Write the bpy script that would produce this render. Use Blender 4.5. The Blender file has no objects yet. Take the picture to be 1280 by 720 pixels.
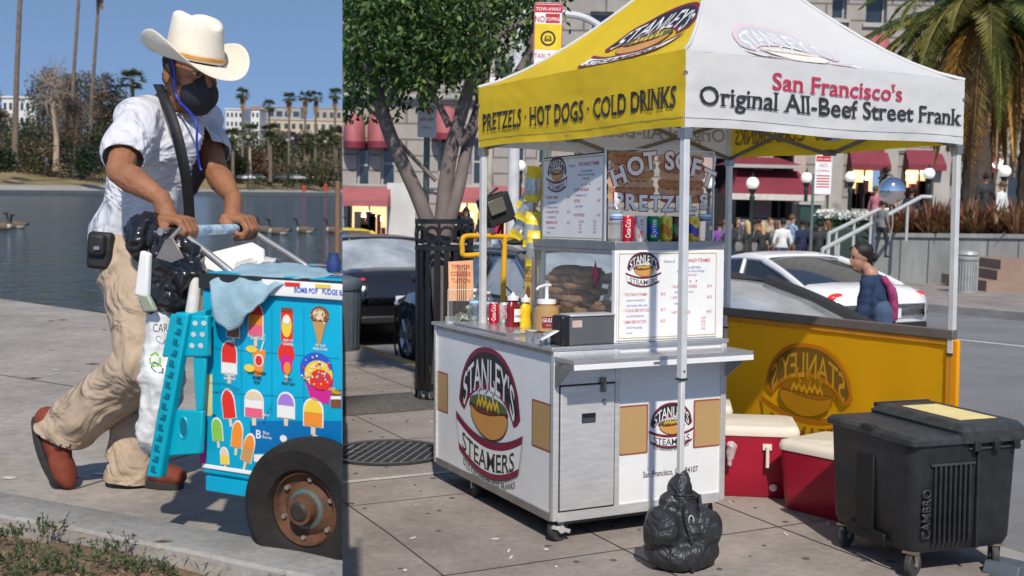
import bpy, bmesh, math, random
from mathutils import Vector, Matrix, noise
random.seed(7)
R = math.radians
SC = bpy.context.scene
COL = SC.collection
V = Vector
# ------------------------------------------------------------------ camera geometry
F = 1400.0; ROLL = R(1.3); TH = R(4.5); HC = 1.62
_f = V((0, math.cos(TH), -math.sin(TH))); _u0 = V((0, math.sin(TH), math.cos(TH))); _r0 = V((1, 0, 0))
_r = _r0*math.cos(ROLL)+_u0*math.sin(ROLL); _u = _u0*math.cos(ROLL)-_r0*math.sin(ROLL)
CAM = V((0, 0, HC))
_v = V((-.1545, 1, 0)); CY = 240+F*_v.dot(_u)/_v.dot(_f)
def ray(px, py): return _f+_r*((px-640)/F)+_u*(-(py-CY)/F)
def P(px, py, d):
    q = ray(px, py); return CAM+q*(d/q.y)
def hit(px, py, o, n):
    q = ray(px, py); return CAM+q*((V(o)-CAM).dot(V(n))/q.dot(V(n)))
def projpx(p):
    v = V(p)-CAM; w = v.dot(_f); return (640+F*v.dot(_r)/w, CY-F*v.dot(_u)/w)
ZL = HC-1.047                       # height of the lakeside path
def GL(px, py, z=None): return hit(px, py, (0, 0, ZL if z is None else z), (0, 0, 1))
# street frame (the pavement slopes gently away)
SN = V((-.0167, .0219, .9996)).normalized()
SX = V((.8956, .4448, .005)); SX = (SX-SN*SX.dot(SN)).normalized(); SY = SN.cross(SX)
SO = V((.216, 5.11, 0))
MS = Matrix(((SX.x, SY.x, SN.x, SO.x), (SX.y, SY.y, SN.y, SO.y), (SX.z, SY.z, SN.z, SO.z), (0, 0, 0, 1)))
MSI = MS.inverted()
def S(x, y, z=0): return MS@V((x, y, z))
def GR(px, py): return hit(px, py, SO, SN)          # world point on the pavement plane
def GS(px, py): return MSI@GR(px, py)               # the same in street coordinates
# ------------------------------------------------------------------ materials
MATS = {}
def mat(name, col, rough=.6, metal=0, var=.12, vs=6, bump=0, bs=40, trans=0, emit=None, es=1, transl=0, ior=1.45, alpha=1, col2=None, var2=0, v2s=60, spec=None, coat=0, stretch=None, vdet=4, bd=.01):
    if name in MATS: return MATS[name]
    m = bpy.data.materials.new(name); m.use_nodes = True; nt = m.node_tree; n = nt.nodes; l = nt.links
    b = n['Principled BSDF']; b.inputs['Base Color'].default_value = (*col, 1)
    b.inputs['Roughness'].default_value = rough; b.inputs['Metallic'].default_value = metal
    b.inputs['Transmission Weight'].default_value = trans; b.inputs['IOR'].default_value = ior
    b.inputs['Alpha'].default_value = alpha
    if coat: b.inputs['Coat Weight'].default_value = coat; b.inputs['Coat Roughness'].default_value = .05
    if spec is not None: b.inputs['Specular IOR Level'].default_value = spec
    tc = n.new('ShaderNodeTexCoord'); src = tc.outputs['Object']
    if stretch:
        mp = n.new('ShaderNodeMapping'); mp.inputs['Scale'].default_value = stretch; l.new(src, mp.inputs[0]); src = mp.outputs[0]
    if var or col2:
        t = n.new('ShaderNodeTexNoise'); t.inputs['Scale'].default_value = vs; t.inputs['Detail'].default_value = vdet; t.inputs['Roughness'].default_value = .65
        l.new(src, t.inputs['Vector'])
        mx = n.new('ShaderNodeMix'); mx.data_type = 'RGBA'
        rp = n.new('ShaderNodeMapRange'); rp.inputs[1].default_value = .3; rp.inputs[2].default_value = .7
        l.new(t.outputs['Fac'], rp.inputs[0]); l.new(rp.outputs[0], mx.inputs[0])
        c2 = col2 if col2 else tuple(c*(1-var*1.6) for c in col)
        c1 = col if col2 else tuple(min(1, c*(1+var*.5)) for c in col)
        mx.inputs[6].default_value = (*c1, 1); mx.inputs[7].default_value = (*c2, 1)
        out = mx.outputs[2]
        if var2:
            t2 = n.new('ShaderNodeTexNoise'); t2.inputs['Scale'].default_value = v2s; t2.inputs['Detail'].default_value = 3
            l.new(src, t2.inputs['Vector'])
            r2 = n.new('ShaderNodeMapRange'); r2.inputs[1].default_value = .3; r2.inputs[2].default_value = .7; r2.inputs[3].default_value = 1-var2; r2.inputs[4].default_value = 1+var2*.6
            l.new(t2.outputs['Fac'], r2.inputs[0])
            vm = n.new('ShaderNodeVectorMath'); vm.operation = 'SCALE'; l.new(out, vm.inputs[0]); l.new(r2.outputs[0], vm.inputs['Scale']); out = vm.outputs[0]
        l.new(out, b.inputs['Base Color'])
        rr = n.new('ShaderNodeMapRange'); rr.inputs[3].default_value = max(0, rough-.08); rr.inputs[4].default_value = min(1, rough+.1)
        l.new(t.outputs['Fac'], rr.inputs[0]); l.new(rr.outputs[0], b.inputs['Roughness'])
    if bump:
        t3 = n.new('ShaderNodeTexNoise'); t3.inputs['Scale'].default_value = bs; t3.inputs['Detail'].default_value = 5 if bd < .05 else 3; t3.inputs['Distortion'].default_value = 0 if bd < .05 else 1.6
        l.new(src, t3.inputs['Vector']); bp = n.new('ShaderNodeBump'); bp.inputs['Strength'].default_value = bump; bp.inputs['Distance'].default_value = bd
        l.new(t3.outputs['Fac'], bp.inputs['Height']); l.new(bp.outputs[0], b.inputs['Normal'])
    if emit: b.inputs['Emission Color'].default_value = (*emit, 1); b.inputs['Emission Strength'].default_value = es
    if transl:
        tr = n.new('ShaderNodeBsdfTranslucent'); tr.inputs[0].default_value = (*col, 1)
        ms = n.new('ShaderNodeMixShader'); ms.inputs[0].default_value = transl
        l.new(b.outputs[0], ms.inputs[1]); l.new(tr.outputs[0], ms.inputs[2]); l.new(ms.outputs[0], n['Material Output'].inputs[0])
    MATS[name] = m; return m
def glass(name, col=(.9, .95, .95), rough=.05, a=.25, ior=1.5):
    """thin clear sheet: mostly transparent with a reflective coat"""
    if name in MATS: return MATS[name]
    m = bpy.data.materials.new(name); m.use_nodes = True; nt = m.node_tree; n = nt.nodes; l = nt.links
    b = n['Principled BSDF']; b.inputs['Base Color'].default_value = (*col, 1); b.inputs['Roughness'].default_value = rough
    tp = n.new('ShaderNodeBsdfTransparent'); tp.inputs[0].default_value = (*[min(1, c*1.02) for c in col], 1)
    lw = n.new('ShaderNodeLayerWeight'); lw.inputs[0].default_value = .5; fr = n.new('ShaderNodeMath'); fr.operation = 'POWER'; fr.inputs[1].default_value = 4.5 if ior < 1.4 else 3.2; l.new(lw.outputs['Facing'], fr.inputs[0])
    ad = n.new('ShaderNodeMath'); ad.operation = 'MULTIPLY_ADD'; ad.inputs[1].default_value = 1.0; ad.inputs[2].default_value = a; l.new(fr.outputs[0], ad.inputs[0])
    gl = n.new('ShaderNodeBsdfGlossy'); gl.inputs['Roughness'].default_value = rough
    m1 = n.new('ShaderNodeMixShader'); m1.inputs[0].default_value = .5; l.new(b.outputs[0], m1.inputs[1]); l.new(gl.outputs[0], m1.inputs[2])
    ms = n.new('ShaderNodeMixShader'); l.new(ad.outputs[0], ms.inputs[0]); l.new(tp.outputs[0], ms.inputs[1]); l.new(m1.outputs[0], ms.inputs[2])
    l.new(ms.outputs[0], n['Material Output'].inputs[0]); MATS[name] = m; return m
# ------------------------------------------------------------------ mesh builder
class Fr:
    """a flat working frame: x,y in the sheet, z along its normal"""
    def __init__(s, o, u, v): s.o = V(o); s.u = V(u).normalized(); s.v = V(v).normalized(); s.n = s.u.cross(s.v)
    def __call__(s, x, y, z=0): return s.o+s.u*x+s.v*y+s.n*z
    def sub(s, x, y, k=1, z=0, ang=0, flip=1):
        f = Fr(s(x, y, z), s.u*math.cos(ang)+s.v*math.sin(ang), s.v*math.cos(ang)-s.u*math.sin(ang)); f.u = f.u*k*flip; f.v = f.v*k; f.n = s.n; return f
FLAT = Fr((0, 0, 0), (1, 0, 0), (0, 1, 0))
_tx = {}
def text_mesh(s, bold=0.0, serif=False, spacing=1.0):
    key = (s, bold, serif, spacing)
    if key in _tx: return _tx[key]
    c = bpy.data.curves.new('t', 'FONT'); c.body = s; c.offset = bold; c.resolution_u = 3; c.space_character = spacing
    c.align_x = 'CENTER'
    o = bpy.data.objects.new('t', c); COL.objects.link(o); bpy.context.view_layer.update()
    me = bpy.data.meshes.new_from_object(o.evaluated_get(bpy.context.evaluated_depsgraph_get()))
    vs = [(v.co.x, v.co.y) for v in me.vertices]; fs = [tuple(p.vertices) for p in me.polygons]
    if serif:
        cnt = {}
        for p in me.polygons:
            k = list(p.vertices)
            for i in range(len(k)):
                e = tuple(sorted((k[i], k[(i+1) % len(k)]))); cnt[e] = cnt.get(e, 0)+1
        for (a, b), q in cnt.items():
            if q != 1: continue
            A, B = vs[a], vs[b]
            if abs(A[1]-B[1]) > .004: continue
            L = abs(A[0]-B[0])
            if .05 < L < .17:
                x0, x1 = min(A[0], B[0])-.055, max(A[0], B[0])+.055; y = A[1]
                near = min((0, .5, .7, .73), key=lambda t: abs(t-y)); sg = 1 if y < .25 else -1
                i = len(vs); vs += [(x0, y), (x1, y), (x1, y+sg*.045), (x0, y+sg*.045)]; fs.append((i, i+1, i+2, i+3))
    COL.objects.unlink(o); bpy.data.objects.remove(o); bpy.data.curves.remove(c); bpy.data.meshes.remove(me)
    _tx[key] = (vs, fs); return vs, fs
class MB:
    def __init__(s): s.v = []; s.f = []; s.m = []; s.mats = []
    def mi(s, m):
        if m not in s.mats: s.mats.append(m)
        return s.mats.index(m)
    def add(s, vs, fs, m):
        k = len(s.v); i = s.mi(m); s.v += [tuple(v) for v in vs]
        for f in fs: s.f.append(tuple(j+k for j in f)); s.m.append(i)
        return s
    def box(s, c, sz, m, rot=None, fr=None):
        x, y, z = [q/2 for q in sz]; c = V(c)
        p = [V((a*x, b*y, d*z)) for d in (-1, 1) for b in (-1, 1) for a in (-1, 1)]
        if rot is not None: p = [rot@q for q in p]
        p = [q+c for q in p]
        if fr: p = [fr(*q) for q in p]
        return s.add(p, [(0, 2, 3, 1), (4, 5, 7, 6), (0, 1, 5, 4), (2, 6, 7, 3), (0, 4, 6, 2), (1, 3, 7, 5)], m)
    def b2(s, a, b, m, fr=None):
        return s.box([(a[i]+b[i])/2 for i in range(3)], [abs(b[i]-a[i]) for i in range(3)], m, fr=fr)
    def cyl(s, a, b, r, m, r2=None, n=16, caps=True): return s.tube([a, b], [r, r if r2 is None else r2], m, n, caps)
    def tube(s, pts, r, m, n=10, caps=True, squash=None):
        pts = [V(p) for p in pts]; k = len(s.v); N = len(pts)
        if not hasattr(r, '__len__'): r = [r]*N
        vs = []; prev = None
        for i, p in enumerate(pts):
            t = (pts[min(i+1, N-1)]-pts[max(i-1, 0)])
            t = t.normalized() if t.length > 1e-9 else V((0, 0, 1))
            if prev is None: a = t.orthogonal().normalized() if abs(t.z) > .9 or True else None
            else: a = (prev-t*prev.dot(t)); a = a.normalized() if a.length > 1e-6 else t.orthogonal().normalized()
            prev = a; b = t.cross(a)
            for j in range(n):
                th = 2*math.pi*j/n; vs.append(p+(a*math.cos(th)+b*math.sin(th))*r[i])
        fs = [(i*n+j, i*n+(j+1) % n, (i+1)*n+(j+1) % n, (i+1)*n+j) for i in range(N-1) for j in range(n)]
        if caps: fs += [tuple(reversed(range(n))), tuple(range((N-1)*n, N*n))]
        return s.add(vs, fs, m)
    def lathe(s, prof, m, n=24, o=(0, 0, 0), ax=None, sx=1, sy=1, sweep=2*math.pi, a0=0):
        """profile of (r,z) turned about z (or Matrix ax)"""
        o = V(o); vs = []; closed = abs(sweep-2*math.pi) < 1e-6; M = n if closed else n+1
        for (r, z) in prof:
            for j in range(M):
                th = a0+sweep*j/n; q = V((r*math.cos(th)*sx, r*math.sin(th)*sy, z)); vs.append((ax@q if ax is not None else q)+o)
        fs = []
        for i in range(len(prof)-1):
            for j in range(n):
                j2 = (j+1) % M if closed else j+1
                fs.append((i*M+j, i*M+j2, (i+1)*M+j2, (i+1)*M+j))
        return s.add(vs, fs, m)
    def ball(s, c, r, m, n=16, rot=None, k=10):
        if not hasattr(r, '__len__'): r = (r, r, r)
        vs = [V((0, 0, -1))]; fs = []
        for i in range(1, k):
            ph = math.pi*i/k
            for j in range(n): th = 2*math.pi*j/n; vs.append(V((math.sin(ph)*math.cos(th), math.sin(ph)*math.sin(th), -math.cos(ph))))
        vs.append(V((0, 0, 1)))
        for j in range(n): fs.append((0, 1+(j+1) % n, 1+j)); fs.append((len(vs)-1, 1+(k-2)*n+j, 1+(k-2)*n+(j+1) % n))
        for i in range(k-2):
            for j in range(n): fs.append((1+i*n+j, 1+i*n+(j+1) % n, 1+(i+1)*n+(j+1) % n, 1+(i+1)*n+j))
        c = V(c); vs = [V((v.x*r[0], v.y*r[1], v.z*r[2])) for v in vs]
        if rot is not None: vs = [rot@v for v in vs]
        return s.add([v+c for v in vs], fs, m)
    def capsule(s, a, b, r1, r2, m=None, n=14):
        a = V(a); b = V(b); t = (b-a); L = t.length; t = t.normalized() if L > 1e-9 else V((0, 0, 1))
        pts = []; rr = []
        for k in range(1, 6): th = math.pi/2*(1-k/5); pts.append(a-t*r1*math.sin(th)); rr.append(r1*math.cos(th)+1e-5)
        for k in range(0, 5): th = math.pi/2*k/5; pts.append(b+t*r2*math.sin(th)); rr.append(r2*math.cos(th)+1e-5)
        return s.tube(pts, rr, m, n)
    def poly(s, pts, m): return s.add(pts, [tuple(range(len(pts)))], m)
    def art(s, pts, m, fr, z=0):       # flat polygon in a frame
        return s.add([fr(p[0], p[1], z) for p in pts], [tuple(range(len(pts)))], m)
    def band(s, inner, outer, m, fr, z=0):
        n = len(inner); return s.add([fr(p[0], p[1], z) for p in inner+outer], [(i, i+1, n+i+1, n+i) for i in range(n-1)], m)
    def line(s, pts, w, m, fr, z=0):
        L = []; Rr = []; n = len(pts)
        for i in range(n):
            a = V((*pts[max(i-1, 0)], 0)); b = V((*pts[min(i+1, n-1)], 0)); t = (b-a)
            t = t.normalized() if t.length else V((1, 0, 0)); nn = V((-t.y, t.x, 0))*w/2
            L.append((pts[i][0]+nn.x, pts[i][1]+nn.y)); Rr.append((pts[i][0]-nn.x, pts[i][1]-nn.y))
        return s.band(L, Rr, m, fr, z)
    def prism(s, pts, fr, z0, z1, m):
        n = len(pts); vs = [fr(p[0], p[1], z0) for p in pts]+[fr(p[0], p[1], z1) for p in pts]
        return s.add(vs, [tuple(reversed(range(n))), tuple(range(n, 2*n))]+[(i, (i+1) % n, n+(i+1) % n, n+i) for i in range(n)], m)
    def text(s, t, fr, x, y, size, m, z=.001, bold=0, sx=1, serif=False, align='C', warp=None, spacing=1, sy=1):
        vs, fs = text_mesh(t, bold, serif, spacing)
        if not vs: return s
        x0 = min(v[0] for v in vs); x1 = max(v[0] for v in vs)
        off = {'C': -(x0+x1)/2, 'L': -x0, 'R': -x1}[align]
        q = [((v[0]+off)*size*sx, v[1]*size*sy) for v in vs]
        if warp: q = [warp(a, b) for a, b in q]
        return s.add([fr(x+a, y+b, z) for a, b in q], fs, m)
    def loft(s, rings, m, closed=True, caps=True):
        n = len(rings[0]); vs = [p for r in rings for p in r]; K = n if closed else n-1
        fs = [(i*n+j, i*n+(j+1) % n, (i+1)*n+(j+1) % n, (i+1)*n+j) for i in range(len(rings)-1) for j in range(K)]
        if caps and closed: fs += [tuple(reversed(range(n))), tuple(range((len(rings)-1)*n, len(rings)*n))]
        return s.add(vs, fs, m)
    def mesh(s, name, smooth=35):
        me = bpy.data.meshes.new(name); me.from_pydata(s.v, [], s.f)
        for m in s.mats: me.materials.append(m)
        me.polygons.foreach_set('material_index', s.m)
        if smooth:
            me.polygons.foreach_set('use_smooth', [True]*len(s.f)); me.set_sharp_from_angle(angle=R(smooth))
        me.update(); return me
    def build(s, name, parent=None, smooth=35, bevel=0, seg=2, sol=0, M=None):
        o = bpy.data.objects.new(name, s.mesh(name, smooth)); COL.objects.link(o)
        if parent is not None: o.parent = parent
        if M is not None: o.matrix_world = M
        if sol: q = o.modifiers.new('s', 'SOLIDIFY'); q.thickness = sol; q.offset = 0
        if bevel: q = o.modifiers.new('b', 'BEVEL'); q.width = bevel; q.segments = seg; q.limit_method = 'ANGLE'; q.angle_limit = R(40)
        return o
def tag(o, label=None, cat=None, group=None, kind=None):
    if label: o['label'] = label
    if cat: o['category'] = cat
    if group: o['group'] = group
    if kind: o['kind'] = kind
    return o
def thing(name, label, cat, M, group=None):
    o = bpy.data.objects.new(name, None); COL.objects.link(o)
    if not isinstance(M, Matrix): M = Matrix.Translation(V(M))
    o.matrix_world = M; tag(o, label, cat, group); o.empty_display_size = .1; return o
def SM(x, y, z=0, a=0): return MS@Matrix.Translation(V((x, y, z)))@Matrix.Rotation(a, 4, 'Z')
def WM(p, a=0): return Matrix.Translation(V(p))@Matrix.Rotation(a, 4, 'Z')
def pxl(M, px, py, ax, val):        # local coordinates of a pixel's ray on a local plane
    n = M.to_3x3().col[ax]; n = V(n).normalized(); o = M.translation+n*val
    return M.inverted()@hit(px, py, o, n)
def copy_tree(o, parent=None, M=None):
    c = o.copy(); COL.objects.link(c)
    if parent is not None: c.parent = parent
    if M is not None: c.matrix_world = M
    for ch in list(o.children): copy_tree(ch, c)
    return c
def blob(name, prims, vox, mt, parent=None, sm=6, fac=.5, disp=None, mfun=None, mats=None, M=None, target=None):
    """union of capsules / ellipsoids grown into ONE continuous surface"""
    b = MB(); mm = mt or mats[0]
    for p in prims:
        if p[0] == 'c': b.capsule(p[1], p[2], p[3], p[4], mm, 12)
        elif p[0] == 'e': b.ball(p[1], p[2], mm, 16, p[3] if len(p) > 3 else None, 12)
        elif p[0] == 'b': b.box(p[1], p[2], mm, p[3] if len(p) > 3 else None)
    o = bpy.data.objects.new('tmp', b.mesh('tmp', 0)); COL.objects.link(o)
    q = o.modifiers.new('r', 'REMESH'); q.mode = 'VOXEL'; q.voxel_size = vox
    if sm: q = o.modifiers.new('m', 'SMOOTH'); q.factor = fac; q.iterations = sm
    bpy.context.view_layer.update()
    me = bpy.data.meshes.new_from_object(o.evaluated_get(bpy.context.evaluated_depsgraph_get())); COL.objects.unlink(o); bpy.data.objects.remove(o)
    me.name = name
    if disp:
        ns = [v.normal.copy() for v in me.vertices]
        for v, nn in zip(me.vertices, ns):
            r = disp(v.co.copy(), nn)
            v.co = v.co+(nn*r if not isinstance(r, Vector) else r)
    me.materials.clear()
    for m in (mats or [mt]): me.materials.append(m)
    me.polygons.foreach_set('use_smooth', [True]*len(me.polygons))
    if mfun:
        me.polygons.foreach_set('material_index', [mfun(p.center, p.normal) for p in me.polygons])
    me.update()
    o = bpy.data.objects.new(name, me); COL.objects.link(o)
    if parent is not None: o.parent = parent
    if M is not None: o.matrix_world = M
    return o
def arc(cx, cy, r, a0, a1, n=16, ry=None):
    ry = r if ry is None else ry
    return [(cx+r*math.cos(R(a0+(a1-a0)*i/n)), cy+ry*math.sin(R(a0+(a1-a0)*i/n))) for i in range(n+1)]
def rrect(x0, y0, x1, y1, r, n=5):
    return arc(x1-r, y0+r, r, -90, 0, n)+arc(x1-r, y1-r, r, 0, 90, n)+arc(x0+r, y1-r, r, 90, 180, n)+arc(x0+r, y0+r, r, 180, 270, n)
def N(p, s=1, o=0): return noise.noise(V((p[0]*s+o, p[1]*s+o*1.3, p[2]*s-o)))
def spl(pts, n=6):     # catmull-rom through 2D/3D points
    pts = [V(p) if len(p) == 3 else V((*p, 0)) for p in pts]; out = []
    for i in range(len(pts)-1):
        p0, p1, p2, p3 = pts[max(i-1, 0)], pts[i], pts[i+1], pts[min(i+2, len(pts)-1)]
        for k in range(n):
            t = k/n; out.append(.5*((2*p1)+(p2-p0)*t+(2*p0-5*p1+4*p2-p3)*t*t+(3*p1-p0-3*p2+p3)*t**3))
    out.append(pts[-1]); return out
def spl2(pts, n=6): return [(p.x, p.y) for p in spl(pts, n)]
# ------------------------------------------------------------------ shared builders: foliage, palms, cars, people, lamps
def leafmats(base, cols):
    return [mat(base+str(i), c, rough=.45, var=.25, vs=3, transl=.28) for i, c in enumerate(cols)]
def add_leaf(b, p, L, W, d, nrm, m):
    d = d.normalized(); s = d.cross(nrm)
    s = s.normalized() if s.length > 1e-4 else d.orthogonal().normalized()
    up = s.cross(d)
    b.add([p, p+d*L*.45+s*W*.5+up*L*.05, p+d*L, p+d*L*.45-s*W*.5+up*L*.05], [(0, 1, 2, 3)], m)
def rnd_dir(rg):
    while 1:
        v = V((rg.uniform(-1, 1), rg.uniform(-1, 1), rg.uniform(-1, 1)))
        if .05 < v.length < 1: return v.normalized()
def crown(b, rg, clumps, n, L, mats, droop=.3, W=.5, flat=1):
    for k in range(n):
        c, r = clumps[rg.randrange(len(clumps))]
        dv = rnd_dir(rg); rad = r*(rg.random()**.45)
        p = c+V((dv.x, dv.y, dv.z*flat))*rad
        d = rnd_dir(rg)+dv*.6; d.z -= droop
        add_leaf(b, p, L*rg.uniform(.6, 1.25), L*W*rg.uniform(.7, 1.2), d, rnd_dir(rg), mats[rg.randrange(len(mats))])
def tree(name, label, M, h, cr, mats, bark, seed, n=1400, leaf=.35, trunk=.2, group=None, nclump=16, low=.35, cat='tree', W=.6, bare=False):
    """tapered trunk, limbs, crown of many leaf-size faces in clumps; cr=(rx,ry,rz)"""
    rg = random.Random(seed); t = thing(name, label, cat, M, group); b = MB(); cz = h-cr[2]
    clumps = []
    for i in range(nclump):
        dv = rnd_dir(rg); q = rg.uniform(.3, .8)
        clumps.append((V((dv.x*cr[0]*q, dv.y*cr[1]*q, cz+dv.z*cr[2]*q)), rg.uniform(.35, .62)*min(cr)))
    pts = [V((0, 0, -.2)), V((.05*h*rg.uniform(-.4, .4), 0, h*low*.5)), V((.08*h*rg.uniform(-.5, .5), 0, h*low)), V((0, 0, cz))]
    b.tube(pts, [trunk*1.3, trunk, trunk*.85, trunk*.5], bark, 10)
    for c, r in clumps:
        s0 = pts[2].lerp(pts[3], rg.random()); mid = s0.lerp(c, .5)+V((0, 0, -.1*r))
        b.tube([s0, mid, c], [trunk*.35, trunk*.22, trunk*.06], bark, 6)
        if bare:
            for q in range(9):
                e = c+rnd_dir(rg)*r*1.3; b.tube([mid.lerp(c, rg.random()), e], [trunk*.09, trunk*.02], bark, 4)
    b.build('trunk', t)
    f = MB(); crown(f, rg, clumps, n, leaf, mats, W=W); f.build('crown', t, smooth=0); return t
def fan_palm(name, label, M, h, mats, skirtm, bark, seed, crown_r=1.6, trunk=.28, skirt=2.5, group=None, lean=0, nf=34, frond_w=.55):
    rg = random.Random(seed); t = thing(name, label, 'palm tree', M, group)
    top = V((lean, 0, h)); b = MB()
    b.tube([V((0, 0, -.3)), V((lean*.3, 0, h*.4)), V((lean*.75, 0, h*.8)), top], [trunk*1.25, trunk, trunk*.85, trunk*.8], bark, 10); b.build('trunk', t)
    if skirt:
        s = MB()
        for k in range(70):
            a = rg.uniform(0, 6.283); z = -rg.uniform(.1, 1)*skirt; r = trunk+crown_r*.38*(1+z/skirt*.5)*rg.uniform(.5, 1)
            p = top+V((math.cos(a)*trunk*.6, math.sin(a)*trunk*.6, z*.6)); e = top+V((math.cos(a)*r, math.sin(a)*r, z*rg.uniform(.9, 1.15)-.2))
            add_leaf(s, p, (e-p).length, .5, e-p, V((-math.sin(a), math.cos(a), 0)), skirtm)
        s.build('dead_frond_skirt', t, smooth=0)
    f = MB()
    for k in range(nf):
        a = rg.uniform(0, 6.283); el = rg.uniform(-.7, 1.2); d = V((math.cos(a)*math.cos(el), math.sin(a)*math.cos(el), math.sin(el)))
        c = top+d*crown_r*rg.uniform(.45, .6); m = mats[rg.randrange(len(mats))]
        f.tube([top, c], [.03, .02], m, 4)
        s = d.cross(V((0, 0, 1))).normalized(); up = s.cross(d)
        for j in range(7):
            q = R(-70+j*23); dd = (d*math.cos(q)+s*math.sin(q)-V((0, 0, .35))).normalized()
            add_leaf(f, c, crown_r*frond_w*rg.uniform(.8, 1.1), crown_r*.12, dd, up, m)
    f.build('crown', t, smooth=0); return t
def feather_palm(name, label, M, h, mats, deadm, bark, seed, fl=3.0, trunk=.3, group=None, nf=46, ndead=20, leaflets=26, lw=.045, ll=.5, maxel=1.3, trunkparts=True):
    rg = random.Random(seed); t = thing(name, label, 'palm tree', M, group); top = V((0, 0, h)); b = MB()
    pts = []; rr = []; K = max(14, int(h/.22))
    for i in range(K+1):
        pts.append(V((0, 0, -.3+(h+.3)*i/K))); rr.append(trunk*(1.15-.25*i/K)*(1+.10*(i % 2)))
    b.tube(pts, rr, bark, 12); b.build('trunk', t, smooth=20)
    for nm, cnt, mm, e0, e1 in (('crown', nf, mats, -.25, maxel), ('dead_fronds', ndead, deadm, -1.25, -.35)):
        if not cnt: continue
        f = MB()
        for k in range(cnt):
            a = rg.uniform(0, 6.283); el = rg.uniform(e0, e1); L = fl*rg.uniform(.75, 1.1); m = mm[rg.randrange(len(mm))]
            h2 = V((math.cos(a), math.sin(a), 0)); p = top+V((0, 0, rg.uniform(-.4, .1))); pts = [p]; e = el
            for i in range(10):
                pts.append(pts[-1]+(h2*math.cos(e)+V((0, 0, math.sin(e))))*L/10); e -= .17*rg.uniform(.7, 1.2) if e > -1.45 else 0
            f.tube(pts, [.035*(1-i/13) for i in range(11)], m, 5)
            s = h2.cross(V((0, 0, 1)))
            for j in range(leaflets):
                u = .12+.86*j/leaflets*10/10; i = min(9, int(u*10)); q = pts[i].lerp(pts[i+1], u*10-i) if i < 10 else pts[-1]
                tg = (pts[i+1]-pts[i]).normalized(); LL = ll*math.sin(min(3.0, .5+2.5*u))*rg.uniform(.8, 1.15)
                for sg in (-1, 1):
                    d = s*sg*.8+tg*.65-V((0, 0, .35+.25*rg.random())); add_leaf(f, q, LL, lw*rg.uniform(.8, 1.3), d, tg, m)
        f.build(nm, t, smooth=0)
    return t
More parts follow.
